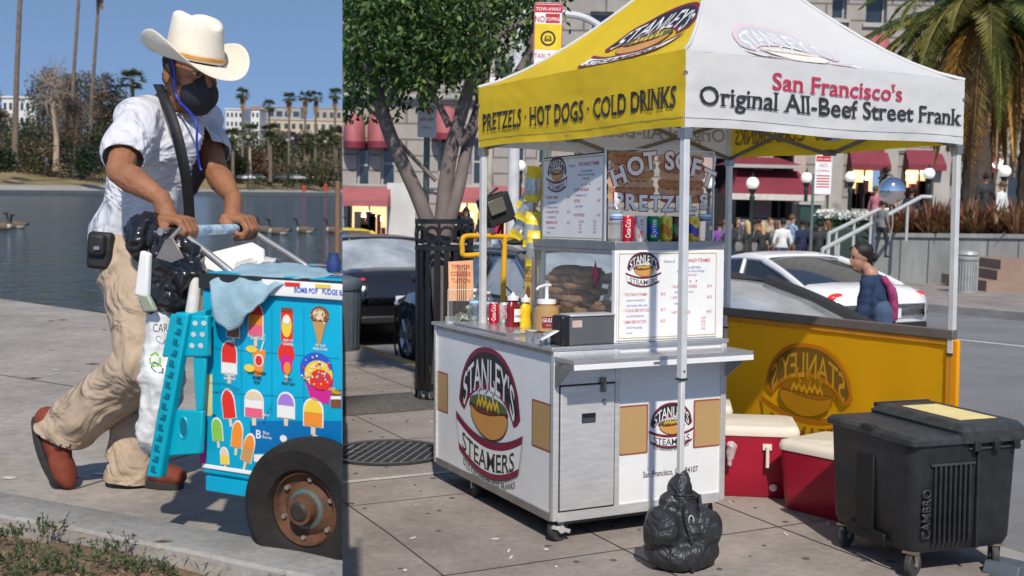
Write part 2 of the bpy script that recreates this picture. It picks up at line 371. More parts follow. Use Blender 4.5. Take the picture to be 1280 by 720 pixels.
# ---- cars
def car(name, label, M, paint, L=4.6, W=1.8, H=1.42, kind='sedan', group=None, detail=True, top=None, plate=None, tail=None, signal=True, gl=None):
    t = thing(name, label, 'car', M, group)
    gl = gl or mat('car_glass', (.02, .025, .03), rough=.04, var=0, spec=.9, coat=.6); blk = mat('car_black_trim', (.02, .02, .02), rough=.5, var=.1)
    top = top or paint; k = L/4.6; hw = W/2; zb = H*.68
    st = [(-2.3, .46, .66, .74), (-2.24, .30, .88, .86), (-2.05, .26, .97, .93), (-1.6, .24, 1.0, .98), (-.9, .2, .97, 1), (0, .2, .95, 1), (.9, .2, .93, 1), (1.5, .22, .86, .98), (2.0, .26, .75, .92), (2.22, .32, .62, .82), (2.3, .42, .52, .7)]
    rings = []
    for x, z0, z1, w in st:
        z1 = z1*zb/.97; w *= hw; half = [(w*.7, z0), (w*.95, z0+.06), (w, z0+.18), (w*1.0, (z0+z1)/2), (w*.985, z1-.12), (w*.93, z1-.03), (w*.75, z1), (w*.35, z1+.02)]
        rings.append([V((x*k, y, z)) for y, z in half]+[V((x*k, -y, z)) for y, z in reversed(half)])
    b = MB(); b.loft(rings, paint); body = b.build('body', t, smooth=50)
    if kind == 'coupe': xs = (-1.75, -.75, .05, 1.0); rw = .72
    elif kind == 'suv': xs = (-2.1, -1.75, .2, 1.0); rw = .8
    elif kind == 'fast': xs = (-1.9, -.85, .1, 1.05); rw = .70
    else: xs = (-1.75, -.95, .25, 1.1); rw = .74
    xs = [x*k for x in xs]; zb2 = zb-.03
    # roof shell curved
    r = MB(); rings = []
    NX = 8
    for i in range(NX+1):
        u = i/NX; x = xs[1]+(xs[2]-xs[1])*u; z = H-.05+.05*math.sin(math.pi*u); w = hw*rw
        rings.append([V((x, w*math.cos(a)*1.0, z-.06*(1-math.sin(a)**.7 if math.sin(a) > 0 else 1))) for a in [math.pi*j/10 for j in range(11)]])
    r.loft(rings, top, closed=False); r.build('roof', t, smooth=60, sol=.02)
    zr = H-.10; w = hw*rw; wb = hw*.92; g = MB()
    def bez(a, bb, n=8, bow=.05):
        a = V(a); bb = V(bb); return [a.lerp(bb, i/n)+V((0, 0, bow*math.sin(math.pi*i/n))) for i in range(n+1)]
    for (xa, xr) in ((xs[0], xs[1]), (xs[3], xs[2])):
        lo = [V((xa-(.14*math.cos(math.pi*(j/8-.5))*(1 if xa < 0 else -1)), wb*(1-j/4), zb2)) for j in range(9)]
        hi = [V((xr, w*(1-j/4), zr+.05*math.sin(math.pi*j/8))) for j in range(9)]
        md = [lo[j].lerp(hi[j], .5)+V((0, 0, .03)) for j in range(9)]
        g.loft([lo, md, hi], gl, closed=False)
    for s in (1, -1):
        g.add([V((xs[0]+.1, s*wb, zb2)), V((xs[3]-.1, s*wb, zb2)), V((xs[2], s*(w+.005), zr)), V((xs[1], s*(w+.005), zr))], [(0, 1, 2, 3) if s > 0 else (3, 2, 1, 0)], gl)
    g.build('windows', t, smooth=60)
    for s in (1, -1):
        p = MB()
        for a, bb, q in (((xs[0], s*wb, zb2), (xs[1], s*w, zr), .075 if kind == 'fast' else .045), ((xs[3], s*wb, zb2), (xs[2], s*w, zr), .03), (((xs[1]+xs[2])/2-.1*k, s*(wb+.005), zb2), ((xs[1]+xs[2])/2, s*(w+.008), zr), .028), ((xs[1], s*w, zr), (xs[2], s*w, zr), .03)):
            p.tube(bez(a, bb, 6, .02), q, top, 8)
        p.tube(bez((xs[0], s*wb, zb2), (xs[3], s*wb, zb2), 6, .0), .018, blk, 6); p.build('pillars', t)
    rub = mat('car_tyre', (.02, .02, .02), rough=.8, var=.15); rim = mat('car_rim', (.5, .5, .5), rough=.3, metal=.9, var=.1)
    for x in (-1.38*k, 1.42*k):
        for s in (1, -1):
            q = MB(); y = s*(hw-.11); ax = Matrix.Rotation(R(-90*s), 3, 'X')
            q.lathe([(.20, -.1), (.30, -.1), (.325, -.07), (.33, 0), (.325, .07), (.30, .1), (.22, .1)], rub, 28, (x, y, .33), ax)
            wl = q.build('wheel', t)
            q = MB(); q.lathe([(.0, .085), (.06, .09), (.07, .07), (.2, .06), (.225, .1), (.225, -.05)], rim, 28, (x, y, .33), ax)
            for a in range(6):
                c, s2 = math.cos(a*1.047), math.sin(a*1.047); q.tube([V((x+.05*c, y+s*.095, .33+.05*s2)), V((x+.21*c, y+s*.1, .33+.21*s2))], [.028, .02], rim, 6)
            q.build('rim', wl)
            q = MB(); q.lathe([(.34, 0), (.40, 0)], blk, 28, (x, s*(hw+.004), .33), ax, sweep=math.pi*2); 
            q.lathe([(.0, 0), (.36, 0)], blk, 28, (x, s*(hw-.115), .33), ax)
            q.build('wheel_arch', t)
    if detail:
        red = mat('tail_lamp_red', (.6, .02, .02), rough=.2, var=.1, emit=(1, .05, .03), es=tail or .25); wh = mat('lamp_lens', (.8, .8, .78), rough=.15, var=.1)
        for s in (1, -1):
            q = MB(); q.ball((-2.17*k, s*hw*.72, zb*.86), (.075, .15, .06), red, 14); q.ball((-2.19*k, s*hw*.48, zb*.84), (.06, .12, .05), wh, 12); q.build('tail_light', t)
            q = MB(); q.ball((2.1*k, s*hw*.68, zb*.68), (.15, .17, .075), wh, 14); q.build('headlight', t)
            q = MB(); q.ball((.78*k, s*(hw+.08), zb+.06), (.07, .1, .065), paint, 12); q.cyl((.8*k, s*(hw-.08), zb), (.78*k, s*(hw+.05), zb+.04), .02, blk); q.build('side_mirror', t)
            q = MB()
            for xx in (-.2, .75): q.box((xx*k, s*(hw+.002), zb-.14), (.16, .015, .02), top)
            q.line([(-.62*k, .25), (-.66*k, zb-.05)], .008, blk, Fr((0, s*(hw+.003), 0), (1, 0, 0), (0, 0, 1))); q.line([(.30*k, .25), (.32*k, zb-.05)], .008, blk, Fr((0, s*(hw+.003), 0), (1, 0, 0), (0, 0, 1)))
            q.build('door_trim', t)
        q = MB(); q.box((-2.3*k, 0, zb*.62), (.02, .52, .12), mat('plate_white', (.75, .76, .8), rough=.4))
        if plate: q.text(plate, Fr((-2.3*k-.011, 0, zb*.62), (0, -1, 0), (0, 0, 1)), 0, -.035, .1, mat('plate_blue', (.05, .06, .25)), z=.002)
        q.build('number_plate', t)
        q = MB(); q.box((-2.27*k, 0, .36), (.06, W*.8, .1), blk); q.build('bumper_trim', t, bevel=.02); q = MB(); q.box((2.27*k, 0, .38), (.06, W*.72, .14), blk); q.build('grille', t, bevel=.02)
    return t
# ---- small standing people (background)
def skinmat(i=0): return [mat('skin_light', (.55, .32, .22), rough=.5, var=.08), mat('skin_tan', (.36, .19, .115), rough=.5, var=.08), mat('skin_dark', (.16, .08, .05), rough=.5, var=.08)][i]
def bystander(label, M, top, legs, hair, skin=0, h=1.68, seed=0, longhair=False, skirt=False, bag=None, facing=0, arm=0):
    rg = random.Random(seed); t = thing('person', label, 'person', M@Matrix.Rotation(facing, 4, 'Z'), None); k = h/1.7
    sk = skinmat(skin); shoe = mat('dark_shoe', (.03, .025, .02))
    sw = rg.uniform(-.04, .04); st = rg.uniform(.0, .1)
    sh = [V((0, -.17, 1.38)), V((0, .17, 1.38))]; el = [V((-.03, -.25, 1.1)), V((-.02, .25, 1.1))]; wr = [V((.08+arm*.1, -.23, .86+arm*.2)), V((.06, .23+sw, .86))]
    if arm: el[0] = V((.08, -.24, 1.13)); wr[0] = V((.28, -.12, 1.2))
    hp = [V((0, -.09, .92)), V((0, .09, .92))]; kn = [V((.03+st, -.1, .5)), V((-st*.4, .1, .5))]; an = [V((st, -.1, .09)), V((-.02-st, .1, .09))]
    pr = [('e', (0, 0, 1.62*1.0), (.095, .075, .115)), ('c', (0, 0, 1.42), (0.01, 0, 1.55), .055, .05), ('c', (0, 0, 1.0), (0, 0, 1.12), .135, .125), ('e', (0, 0, 1.28), (.11, .17, .18)), ('e', (0, 0, .95), (.125, .165, .14)), ('c', sh[0], sh[1], .06, .06)]
    for i in (0, 1):
        pr += [('c', sh[i], el[i], .055, .042), ('c', el[i], wr[i], .04, .03), ('e', wr[i]+(wr[i]-el[i]).normalized()*.07, (.04, .025, .055)), ('c', hp[i], kn[i], .085, .06), ('c', kn[i], an[i], .055, .038), ('c', an[i]+V((-.02, 0, -.04)), an[i]+V((.15, 0, -.05)), .04, .035)]
    if skirt: pr += [('c', (0, 0, .95), (0, 0, .6), .16, .2)]
    pr = [tuple([q[0]]+[(V(a)*k if i < (2 if q[0] == 'c' else 1) else (a*k if not hasattr(a, '__len__') else tuple(c*k for c in a))) for i, a in enumerate(q[1:])]) for q in pr]
    def mf(c, n):
        z = c.z/k
        if z > 1.47: return 0
        if z < .1: return 3
        if z > .93 and not (abs(c.y)/k > .19 and z < 1.02): return 1
        if abs(c.y)/k > .2 and z < 1.02 and z > .7: return 0
        return 2 if not (skirt and z < .55) else 0
    blob('body', pr, .022, None, t, sm=3, mfun=mf, mats=[sk, top, legs, shoe])
    hr = [('e', V((-.02, 0, 1.655))*k, (.105*k, .088*k, .10*k))]
    if longhair: hr += [('c', V((-.05, 0, 1.62))*k, V((-.09, 0, 1.38))*k, .08*k, .06*k)]
    blob('hair', hr, .02, hair, t, sm=3, disp=lambda c, n: .01*N(c, 30))
    if bag:
        q = MB(); q.lathe([(.02, 0), (.13, .02), (.15, .12), (.12, .24), (.05, .26)], bag, 14, (.02, .29*k, .82*k), sx=.5); q.tube(spl([(0, .27, 1.05), (-.05, .2, 1.3), (0, .12, 1.45), (.06, .2, 1.3), (.03, .27, 1.05)], 4), .012, bag, 5); q.build('handbag', t)
    return t
def globe_lamp(label, M, h=4.2, double=False, r=.2, group=None):
    t = thing('street_lamp', label, 'street lamp', M, group); dk = mat('lamp_green_black', (.02, .03, .028), rough=.5); b = MB()
    b.lathe([(.0, 0), (.2, 0), (.2, .1), (.13, .2), (.1, .5), (.07, .6), (.055, h-.6), (.08, h-.5), (.05, h-.42), (.1, h-.3), (.12, h-.27), (0.02, h-.25)], dk, 14); b.build('post', t)
    g = mat('globe_glass', (.85, .84, .8), rough=.25, var=.03, emit=(1, .95, .85), es=.25)
    b = MB(); b.ball((0, 0, h-.27+r*.9), r, g, 20, k=14); gb = b.build('globe', t, smooth=80)
    b = MB(); b.lathe([(.0, .12), (.02, .1), (.015, .05), (.07, .0), (.06, -.02)], dk, 10, (0, 0, h-.27+r*1.9)); b.build('finial', gb)
    return t
# ================================================================== LEFT: lakeside path
HX = lambda px: 240+(px-424)*math.tan(ROLL)          # horizon row at a column
m_path = mat('path_concrete', (.36, .325, .285), rough=.85, vs=1.6, var=.2, bump=.35, bs=45, var2=.16, v2s=22, vdet=7)
m_kerb = mat('kerb_concrete', (.34, .325, .30), rough=.85, vs=2.5, var=.22, bump=.35, bs=60, var2=.15, v2s=35, vdet=8)
m_dirt = mat('dry_soil', (.27, .17, .095), rough=.95, vs=7, var=.2, col2=(.15, .095, .055), bump=1.0, bs=30, var2=.35, v2s=70)
# path sheet, kerb, soil
a0 = GL(-260, 640); e0 = GL(0, 373.5); e1 = GL(118, 390); de = (e1-e0)
ka, kb = GL(0, 613, ZL+.08), GL(424, 689, ZL+.08); dk_ = (kb-ka).normalized(); nk = V((dk_.y, -dk_.x, 0))   # nk towards the camera
if nk.y > 0: nk = -nk
def strip(u, w, z): q = ka+dk_*u+nk*w; return V((q.x, q.y, z))
b = MB(); m_joint = mat('joint_dark', (.07, .065, .06), rough=.95)
far = []
for i in range(24):
    u = -3+i*.45; q = e0+de.normalized()*(u*1.6)
    bow = .10*((u-1)**2)*.12
    far.append(V((q.x, q.y+bow*0, ZL)))
near = [strip(-6+i*.6, -.0, ZL) for i in range(24)]
b.loft([near, far], m_path, closed=False)
b.loft([far, [v-V((0, 0, .6)) for v in far]], m_path, closed=False)
o = b.build('path', smooth=0); tag(o, kind='structure')
# expansion joints as thin dark grooves just above the sheet
b = MB(); jf = Fr((0, 0, ZL+.004), (1, 0, 0), (0, 1, 0))
for pts in ([(92, 611), (262, 560)], [(0, 468), (200, 500)]):
    q = [GL(x, y, ZL+.004) for x, y in pts]; b.line([(p.x, p.y) for p in q], .007, m_joint, jf)
o = b.build('path_joints', smooth=0); tag(o, kind='structure')
b = MB(); rings = []
for i in range(60):
    u = -3+i*.12; w = .195+.012*N((u, 0, 0), 3)+.03*max(0, u-.9)
    rings.append([strip(u, 0.004*N((u, 2, 0), 7), ZL-.02), strip(u, .004*N((u, 2, 0), 7), ZL+.073), strip(u, .012, ZL+.08), strip(u, w-.012, ZL+.082), strip(u, w, ZL+.075), strip(u, w+.005, ZL-.1)])
b.loft(rings, m_kerb, closed=False); o = b.build('kerb', smooth=30); tag(o, kind='structure')
b = MB(); vs = []; nx, ny = 90, 40
for i in range(nx):
    for j in range(ny):
        u = -3.5+i*.08; w = .17+j*.06; p = strip(u, w, 0)
        vs.append(V((p.x, p.y, ZL+.065+.03*N(p, 2.5)+.016*N(p, 9)+.010*N(p, 25)-.012*(j == 0)-.02*(j <= 1))))
b.add(vs, [(i*ny+j, (i+1)*ny+j, (i+1)*ny+j+1, i*ny+j+1) for i in range(nx-1) for j in range(ny-1)], m_dirt)
o = b.build('soil', smooth=60); tag(o, kind='structure')
# weeds, dry grass litter, pebbles
rg = random.Random(3); gm = [mat('weed_%d' % i, c, rough=.7, transl=.2) for i, c in enumerate([(.09, .12, .05), (.13, .15, .075), (.06, .085, .035)])]; dm = [mat('straw_%d' % i, c, rough=.8, var=.2) for i, c in enumerate([(.36, .27, .14), (.28, .19, .1), (.20, .12, .065)])]
b = MB()
for k in range(4200):
    p = strip(rg.uniform(-1.2, 1.5), .2+rg.random()**.8*.9, ZL+.075); d = V((rg.uniform(-1, 1), rg.uniform(-1, 1), rg.uniform(-.1, .35)))
    add_leaf(b, p+V((0, 0, rg.uniform(-.01, .015)))+V((0,0,.03*N(p,2.5))), rg.uniform(.012, .045), rg.uniform(.002, .007), d, V((0, 0, 1)), dm[rg.randrange(3)])
o = b.build('dry_litter', smooth=0); tag(o, 'dry straw coloured grass bits scattered over the brown soil', 'dry grass', kind='stuff')
b = MB()
for (px, py, n, h) in [(58, 664, 50, .06), (12, 672, 60, .05), (8, 700, 60, .05), (38, 692, 45, .05), (50, 712, 70, .05), (80, 712, 50, .045), (138, 686, 60, .06), (128, 700, 30, .04), (170, 712, 70, .045), (205, 714, 50, .04), (95, 690, 30, .03), (25, 715, 50, .05), (68, 700, 30, .04), (110, 716, 30, .03), (150, 705, 30, .03)]:
    c = GL(px, py, ZL+.08)
    for k in range(int(n*.45)):
        q = c+V((rg.gauss(0, .022), rg.gauss(0, .022), rg.uniform(-.01, .0)+.025*N(c, 2.5))); d = V((rg.gauss(0, .5), rg.gauss(0, .5), 1)).normalized(); L = h*rg.uniform(.3, .95)
        add_leaf(b, q, L, .005, d, rnd_dir(rg), gm[rg.randrange(3)])
        for j in range(3): add_leaf(b, q+d*L*rg.uniform(.2, 1), .015, .007, d+rnd_dir(rg)*.8, rnd_dir(rg), gm[rg.randrange(3)])
o = b.build('weeds', smooth=0); tag(o, 'low grey green weeds sprouting from the dry soil along the kerb', 'weeds', kind='stuff')
b = MB()
for k in range(70):
    p = GL(rg.uniform(0, 420), rg.uniform(400, 600)); s = rg.uniform(.002, .006); b.ball(p, (s*rg.uniform(1, 3), s*1.5, s*.6), dm[rg.randrange(3)], 6, k=4)
for (px, py, L) in [(125, 387+25, .03), (70, 400, .05), (57, 401, .04), (105, 455, .05), (30, 473, .05), (190, 677, .03), (60, 437, .02)]:
    p = GL(px, py, ZL+(.085 if py > 600 else .004)); add_leaf(b, p, L*2, L*.6, V((1, .2, .02)), V((0, 0, 1)), dm[2])
for (px, py) in [(12, 597), (126, 592), (48, 388), (70, 462)]:
    p = GL(px, py, ZL+.003); b.lathe([(.0, .001), (.014, .001), (.016, 0)], mat('white_spot', (.6, .58, .55)), 9, p, sx=1.6)
o = b.build('path_litter', smooth=0); tag(o, 'small leaves and crumbs scattered on the grey path', 'litter', kind='stuff')
# lake
ZW = ZL-.16
def wmat():
    m = bpy.data.materials.new('lake_water'); m.use_nodes = True; nt = m.node_tree; n = nt.nodes; l = nt.links; b = n['Principled BSDF']
    b.inputs['Base Color'].default_value = (.022, .045, .052, 1); b.inputs['Roughness'].default_value = .07; b.inputs['IOR'].default_value = 1.33
    tc = n.new('ShaderNodeTexCoord'); src = tc.outputs['Object']; mp = n.new('ShaderNodeMapping'); mp.inputs['Rotation'].default_value = (0, 0, .35); mp.inputs['Scale'].default_value = (1, 1.5, 1); l.new(src, mp.inputs[0])
    a = n.new('ShaderNodeTexNoise'); a.inputs['Scale'].default_value = 2.6; a.inputs['Detail'].default_value = 4; a.inputs['Distortion'].default_value = .8; l.new(mp.outputs[0], a.inputs[0])
    c = n.new('ShaderNodeTexNoise'); c.inputs['Scale'].default_value = .5; c.inputs['Detail'].default_value = 2; l.new(mp.outputs[0], c.inputs[0])
    ad = n.new('ShaderNodeMath'); ad.operation = 'MULTIPLY_ADD'; ad.inputs[1].default_value = 1.2; l.new(c.outputs[0], ad.inputs[0]); l.new(a.outputs[0], ad.inputs[2])
    bp = n.new('ShaderNodeBump'); bp.inputs['Strength'].default_value = 1.0; bp.inputs['Distance'].default_value = .15; l.new(ad.outputs[0], bp.inputs['Height']); l.new(bp.outputs[0], b.inputs['Normal']); return m
b = MB(); lw = [V((-700, 500, ZW)), V((-60, 500, ZW)), V((-.6, 4, ZW)), V((-40, 4, ZW))]
b.poly([V((-700, 900, ZW)), V((-700, 2, ZW)), V((2, 2, ZW)), V((2, 900, ZW))], wmat()); o = b.build('lake', smooth=0); tag(o, kind='structure')
b = MB(); k_ = -.1545
for y0, y1, zt_ in ((1.2, 7.4, ZL-.006), (7.4, 320, ZW-.02)): b.add([V((k_*y+dx, y, z)) for z in (-9 if y1 > 20 else -.5, zt_) for y in (y0, y1) for dx in (-.25, .3)], [(0, 1, 3, 2), (4, 6, 7, 5), (0, 4, 5, 1), (1, 5, 7, 3), (3, 7, 6, 2), (2, 6, 4, 0)], m_kerb)
o = b.build('embankment', smooth=0); tag(o, kind='structure')
# far shore: low stone edging, promenade, dry bank
def DS(px): return 150+(300-150)*max(-.8, px/424)
YS = lambda px: 242+px/424*3.2
m_stone = mat('shore_stone', (.34, .32, .28), rough=.9, vs=.3); m_dry = mat('dry_grass_bank', (.36, .26, .12), rough=1, vs=.12, var=.3, col2=(.14, .12, .05), var2=.25, v2s=1.5); m_prom = mat('promenade', (.36, .34, .31), rough=.9, vs=.2)
cols = list(range(-140, 441, 20)); r0 = []; r1 = []; r2 = []; r3 = []; r4 = []; r5 = []
for px in cols:
    w = hit(px, YS(px), (0, 0, ZW), (0, 0, 1)); d = w.y
    r0.append(w); r1.append(P(px, YS(px)-4.6, d)); r2.append(P(px, YS(px)-5.2, d*1.08))
    lft = max(0, min(1, (230-px)/60)); base = YS(px)-6-lft*4
    r3.append(P(px, base-1, d*1.12)); r4.append(P(px, base-8-8*lft-2*N((px*.03, 0, 0)), d*1.35)); r5.append(P(px, base-14-14*lft, d*1.8))
b = MB(); b.loft([r0, r1], m_stone, closed=False); o = b.build('shore_edging', smooth=0); tag(o, kind='structure')
b = MB(); b.loft([r1, r2, r3], m_prom, closed=False); o = b.build('promenade', smooth=0); tag(o, kind='structure')
b = MB(); b.loft([r3, r4, r5], m_dry, closed=False); o = b.build('far_bank', smooth=60); tag(o, kind='structure')
def DW(px): return hit(px, YS(px), (0, 0, ZW), (0, 0, 1)).y
# geese
gb = mat('goose_brown', (.16, .12, .085), rough=.8, vs=20, var=.4); gw = mat('goose_white', (.6, .57, .5)); gk = mat('goose_black', (.015, .015, .015), rough=.5)
def goose(label, px, py, face=1, upright=.0, sc=1, group='geese on the lake'):
    p = hit(px, py, (0, 0, ZW), (0, 0, 1)); M = WM(p, 0 if face > 0 else math.pi)@Matrix.Scale(sc, 4); t = thing('goose', label, 'goose', M, group)
    pr = [('e', (0, 0, .08), (.27, .13, .12)), ('e', (-.22, 0, .12), (.14, .07, .05)), ('e', (.17, 0, .11), (.12, .10, .11)), ('c', (.22, 0, .13), (.27, 0, .30), .055, .035), ('c', (.27, 0, .30), (.28, 0, .40), .035, .035), ('e', (.31, 0, .42), (.06, .035, .035)), ('c', (.34, 0, .415), (.41, 0, .40), .02, .01)]
    def mf(c, n): return 2 if (c.z > .2 or c.x < -.3) else (1 if (c.z < .07 and c.x < -.05) or (c.x > .2 and c.z < .15) else 0)
    blob('body', pr, .018, None, t, sm=3, mfun=mf, mats=[gb, gw, gk]); return t
goose('brown goose on the water facing left at the far left edge, second from the edge', 21, 285, -1, sc=.98)
goose('brown goose half cut by the left edge of the photo', 2, 287, 1, sc=.95)
goose('black necked goose swimming just right of the hand, leftmost of the swimming row', 334, 291, -1)
goose('black necked goose swimming tight behind the leftmost one of the row', 349, 293, -1)
goose('black necked goose swimming alone in the middle of the row', 382, 291, -1, sc=.95)
goose('black necked goose swimming last, beside the thin brown pole', 419, 291, -1, sc=.95)
# trees of the far shore
bark = mat('bark_brown', (.13, .09, .06), rough=.95, vs=3, var=.3); pbark = mat('palm_bark', (.20, .15, .11), rough=.95, vs=2, var=.3); pale = mat('pale_bark', (.42, .33, .24), rough=.9, vs=2)
lg = leafmats('far_green', [(.045, .07, .025), (.07, .10, .035), (.03, .05, .02)]); lb = leafmats('far_brown', [(.17, .12, .07), (.24, .17, .10), (.12, .09, .055)]); lk = leafmats('far_dark', [(.025, .04, .02), (.035, .055, .025)]); lo = leafmats('far_olive', [(.10, .11, .04), (.15, .14, .06), (.06, .075, .03)])
ps = mat('palm_skirt', (.40, .29, .17), rough=.95, vs=3, var=.3); pg = leafmats('palm_far', [(.09, .12, .04), (.14, .16, .06), (.06, .08, .03)])
def far_tree(label, px, ytop, ybase, wpx, k, mats, seed, n=1300, name='tree', leafpx=3.6, bk=None, low=.3, nclump=16, crh=.62, bare=False, cat='tree', trunk=None):
    d = DW(px)*k; base = P(px, ybase, d); s = d/F; h = (ybase-ytop)*s; rx = wpx*s/2
    tree(name, label, WM(base), h, (rx, rx*.9, h*crh/2), mats, bk or bark, seed, int(n*1.6), leafpx*s, trunk or h*.022, None, nclump, low, cat, bare=bare)
def far_palm(label, px, ytop, ybase, k, seed, r=13, skirt=22, leanpx=0, tw=2.0):
    d = DW(px)*k; s = d/F; base = P(px, ybase, d); h = (ybase-ytop)*s
    fan_palm('palm_tree', label, WM(base), h, pg, ps, pbark, seed, r*s, tw*s, skirt*s, lean=leanpx*s)
# left bank
far_tree('large half bare brown tree with a pale leaning trunk behind the man\'s back', 70, 66, 212, 78, 1.25, lb, 11, 1500, bk=pale, low=.55, nclump=24, bare=True, crh=.6, leafpx=1.5)
far_tree('dense dull brown tree next to the white shirt', 96, 105, 218, 62, 1.2, lb, 12, 2600, low=.2, crh=.85, leafpx=2.0, nclump=24)
far_tree('dark green round tree behind the brown one', 134, 84, 222, 42, 1.5, lk, 13, 2400, crh=.9, low=.15)
far_tree('grey brown tree cut by the left edge of the photo', -4, 92, 212, 34, 1.2, lb, 14, 900, bare=True, crh=.8)
far_tree('dark shrub at the foot of the tall left palm', 34, 152, 212, 52, 1.4, lg, 15, 1700, crh=.95, low=.1, name='bush', cat='bush')
far_tree('low green bush between the pale trunk and the brown tree', 55, 172, 210, 44, 1.38, lg, 16, 1300, crh=.95, low=.1, name='bush', cat='bush')
far_tree('dark bush under the brown tree, close to the shirt', 108, 180, 226, 44, 1.1, lk, 17, 1300, crh=.95, low=.1, name='bush', cat='bush')
far_tree('low dark bush at the lower left edge above the bank', 6, 186, 214, 44, 1.15, lk, 18, 900, crh=.95, low=.1, name='bush', cat='bush')
far_palm('tallest bare palm trunk at the far left, running out of the picture', 18, -70, 205, 1.18, 21, tw=3.2, leanpx=14)
far_palm('thin palm trunk above the brown tree, left of a similar one', 88, -60, 190, 1.35, 22, tw=2.2, leanpx=17)
far_palm('thin palm trunk whose crown base shows at the top edge beside the hat', 112, -10, 190, 1.35, 23, tw=2.2, leanpx=14, skirt=26)
far_palm('short bushy palm with dark fronds just left of the hat brim', 166, 103, 215, 1.3, 24, r=19, skirt=0, tw=3)
far_palm('small stout palm with a yellow skirt low beside the shirt', 121, 176, 216, 1.2, 25, r=10, skirt=14, tw=2)
# right bank palms: tall row
for i, (px, yt, txt) in enumerate([(303, 119, 'tall skirted palm nearest the man\'s face in the far row'), (336, 134, 'tall palm without a skirt, second in the far row'), (361, 124, 'tall skirted palm in the middle of the far row'), (381, 123, 'tall skirted palm, left of the close pair'), (394, 123, 'tall skirted palm, right of the close pair'), (418, 119, 'tall skirted palm at the right end of the far row')]):
    far_palm(txt, px, yt, 205, 1.22+.03*(i % 2), 40+i, r=10.5, skirt=0 if i == 1 else 21, tw=1.5)
for i, (px, yt, txt, mm) in enumerate([(291, 172, 'low palm with feathery fronds beside the shirt, by the shore', 0), (312, 166, 'low palm with pale trunk left of the jacaranda', 0), (338, 165, 'low yellowish palm in front of the beige building', 0), (384, 178, 'low palm with a broad straw skirt near the right lamp posts', 1), (405, 174, 'low palm between the skirted palm and the photo seam', 0), (420, 170, 'low palm at the seam, rightmost of the low ones', 0)]):
    d = DW(px)*1.15; s = d/F
    fan_palm('palm_tree', txt, WM(P(px, 226, d)), (226-yt)*s, pg, ps, pale if i == 1 else pbark, 60+i, 15*s, 2*s, (26 if mm else 12)*s, nf=44)
far_tree('reddish brown shrub left of the lamp posts', 318, 184, 224, 30, 1.2, leafmats('far_red', [(.15, .08, .045), (.1, .08, .04)]), 71, 1200, crh=.95, low=.1, name='bush', cat='bush')
far_tree('bright green round bush close beside the man\'s sleeve', 301, 192, 226, 32, 1.16, lo, 72, 1400, crh=.95, low=.1, name='bush', cat='bush')
far_tree('olive green tree behind the low palms', 350, 162, 222, 46, 1.4, lo, 73, 1600, crh=.9, low=.1)
far_tree('jacaranda with violet tinged crown in front of the beige building', 362, 158, 214, 26, 1.45, leafmats('jaca', [(.16, .11, .26), (.07, .08, .05)]), 74, 900, crh=.7)
far_tree('dark green tree behind the close pair of palms', 398, 166, 222, 50, 1.42, lg, 75, 1700, crh=.9, low=.1)
far_tree('dark bushy tree behind the shirt on the right bank', 280, 168, 226, 44, 1.4, lg, 76, 1500, crh=.9, low=.1)
far_tree('dry brown bush under the low yellowish palm', 330, 196, 224, 34, 1.25, lb, 77, 1000, crh=.95, low=.1, name='bush', cat='bush')
far_tree('dark green hedge bush below the right palms', 412, 194, 224, 34, 1.25, lk, 78, 1000, crh=.95, low=.1, name='bush', cat='bush')
far_tree('grey green bush beneath the violet jacaranda', 370, 192, 222, 34, 1.3, lo, 79, 1000, crh=.95, low=.1, name='bush', cat='bush')
def far_wood(label, px0, px1, yt0, yt1, yb, k, mats, n, seed, lpx=3.4):
    rg = random.Random(seed); d = DW((px0+px1)/2)*k; s = d/F; c0 = P((px0+px1)/2, yb, d); b = MB()
    cl = []
    for i in range(int((px1-px0)/5)+2):
        px = px0+i*5+rg.uniform(-4, 4); top = yt0+(yt1-yt0)*(px-px0)/(px1-px0)+rg.uniform(-6, 12)+16*N((px*.035, seed, 0))
        for y in range(int(top), int(yb), 9): cl.append((P(px+rg.uniform(-5, 5), y+4, d*rg.uniform(.97, 1.04))-c0, rg.uniform(7, 12)*s, mats[rg.randrange(len(mats))]))
    for q in range(n): c, r, m = cl[rg.randrange(len(cl))]; dv = rnd_dir(rg); add_leaf(b, c+dv*r*rg.random()**.4, lpx*s*rg.uniform(.6, 1.3), lpx*s*.6, rnd_dir(rg), rnd_dir(rg), m)
    o = b.build('far_wood', smooth=0, M=WM(c0)); tag(o, label, 'trees', kind='stuff'); return o
far_wood('mass of brown and dark trees behind the left bank', 42, 150, 92, 100, 214, 1.5, lb+lb+lk+lo, 17000, 90)
far_wood('low dark green trees at the left edge of the far bank', -12, 50, 150, 156, 214, 1.55, lk+lg+lo, 7000, 94)
far_wood('tangle of grey brown brush low on the left bank', -10, 128, 170, 168, 216, 1.3, lb+lg, 9000, 93)
far_wood('mass of green trees behind the low palms on the right bank', 270, 432, 176, 172, 226, 1.5, lg+lo+lk, 15000, 91)
far_wood('mixed reddish and green shrubs low along the right bank', 270, 432, 200, 200, 226, 1.25, lo+lb+lg, 8000, 92)
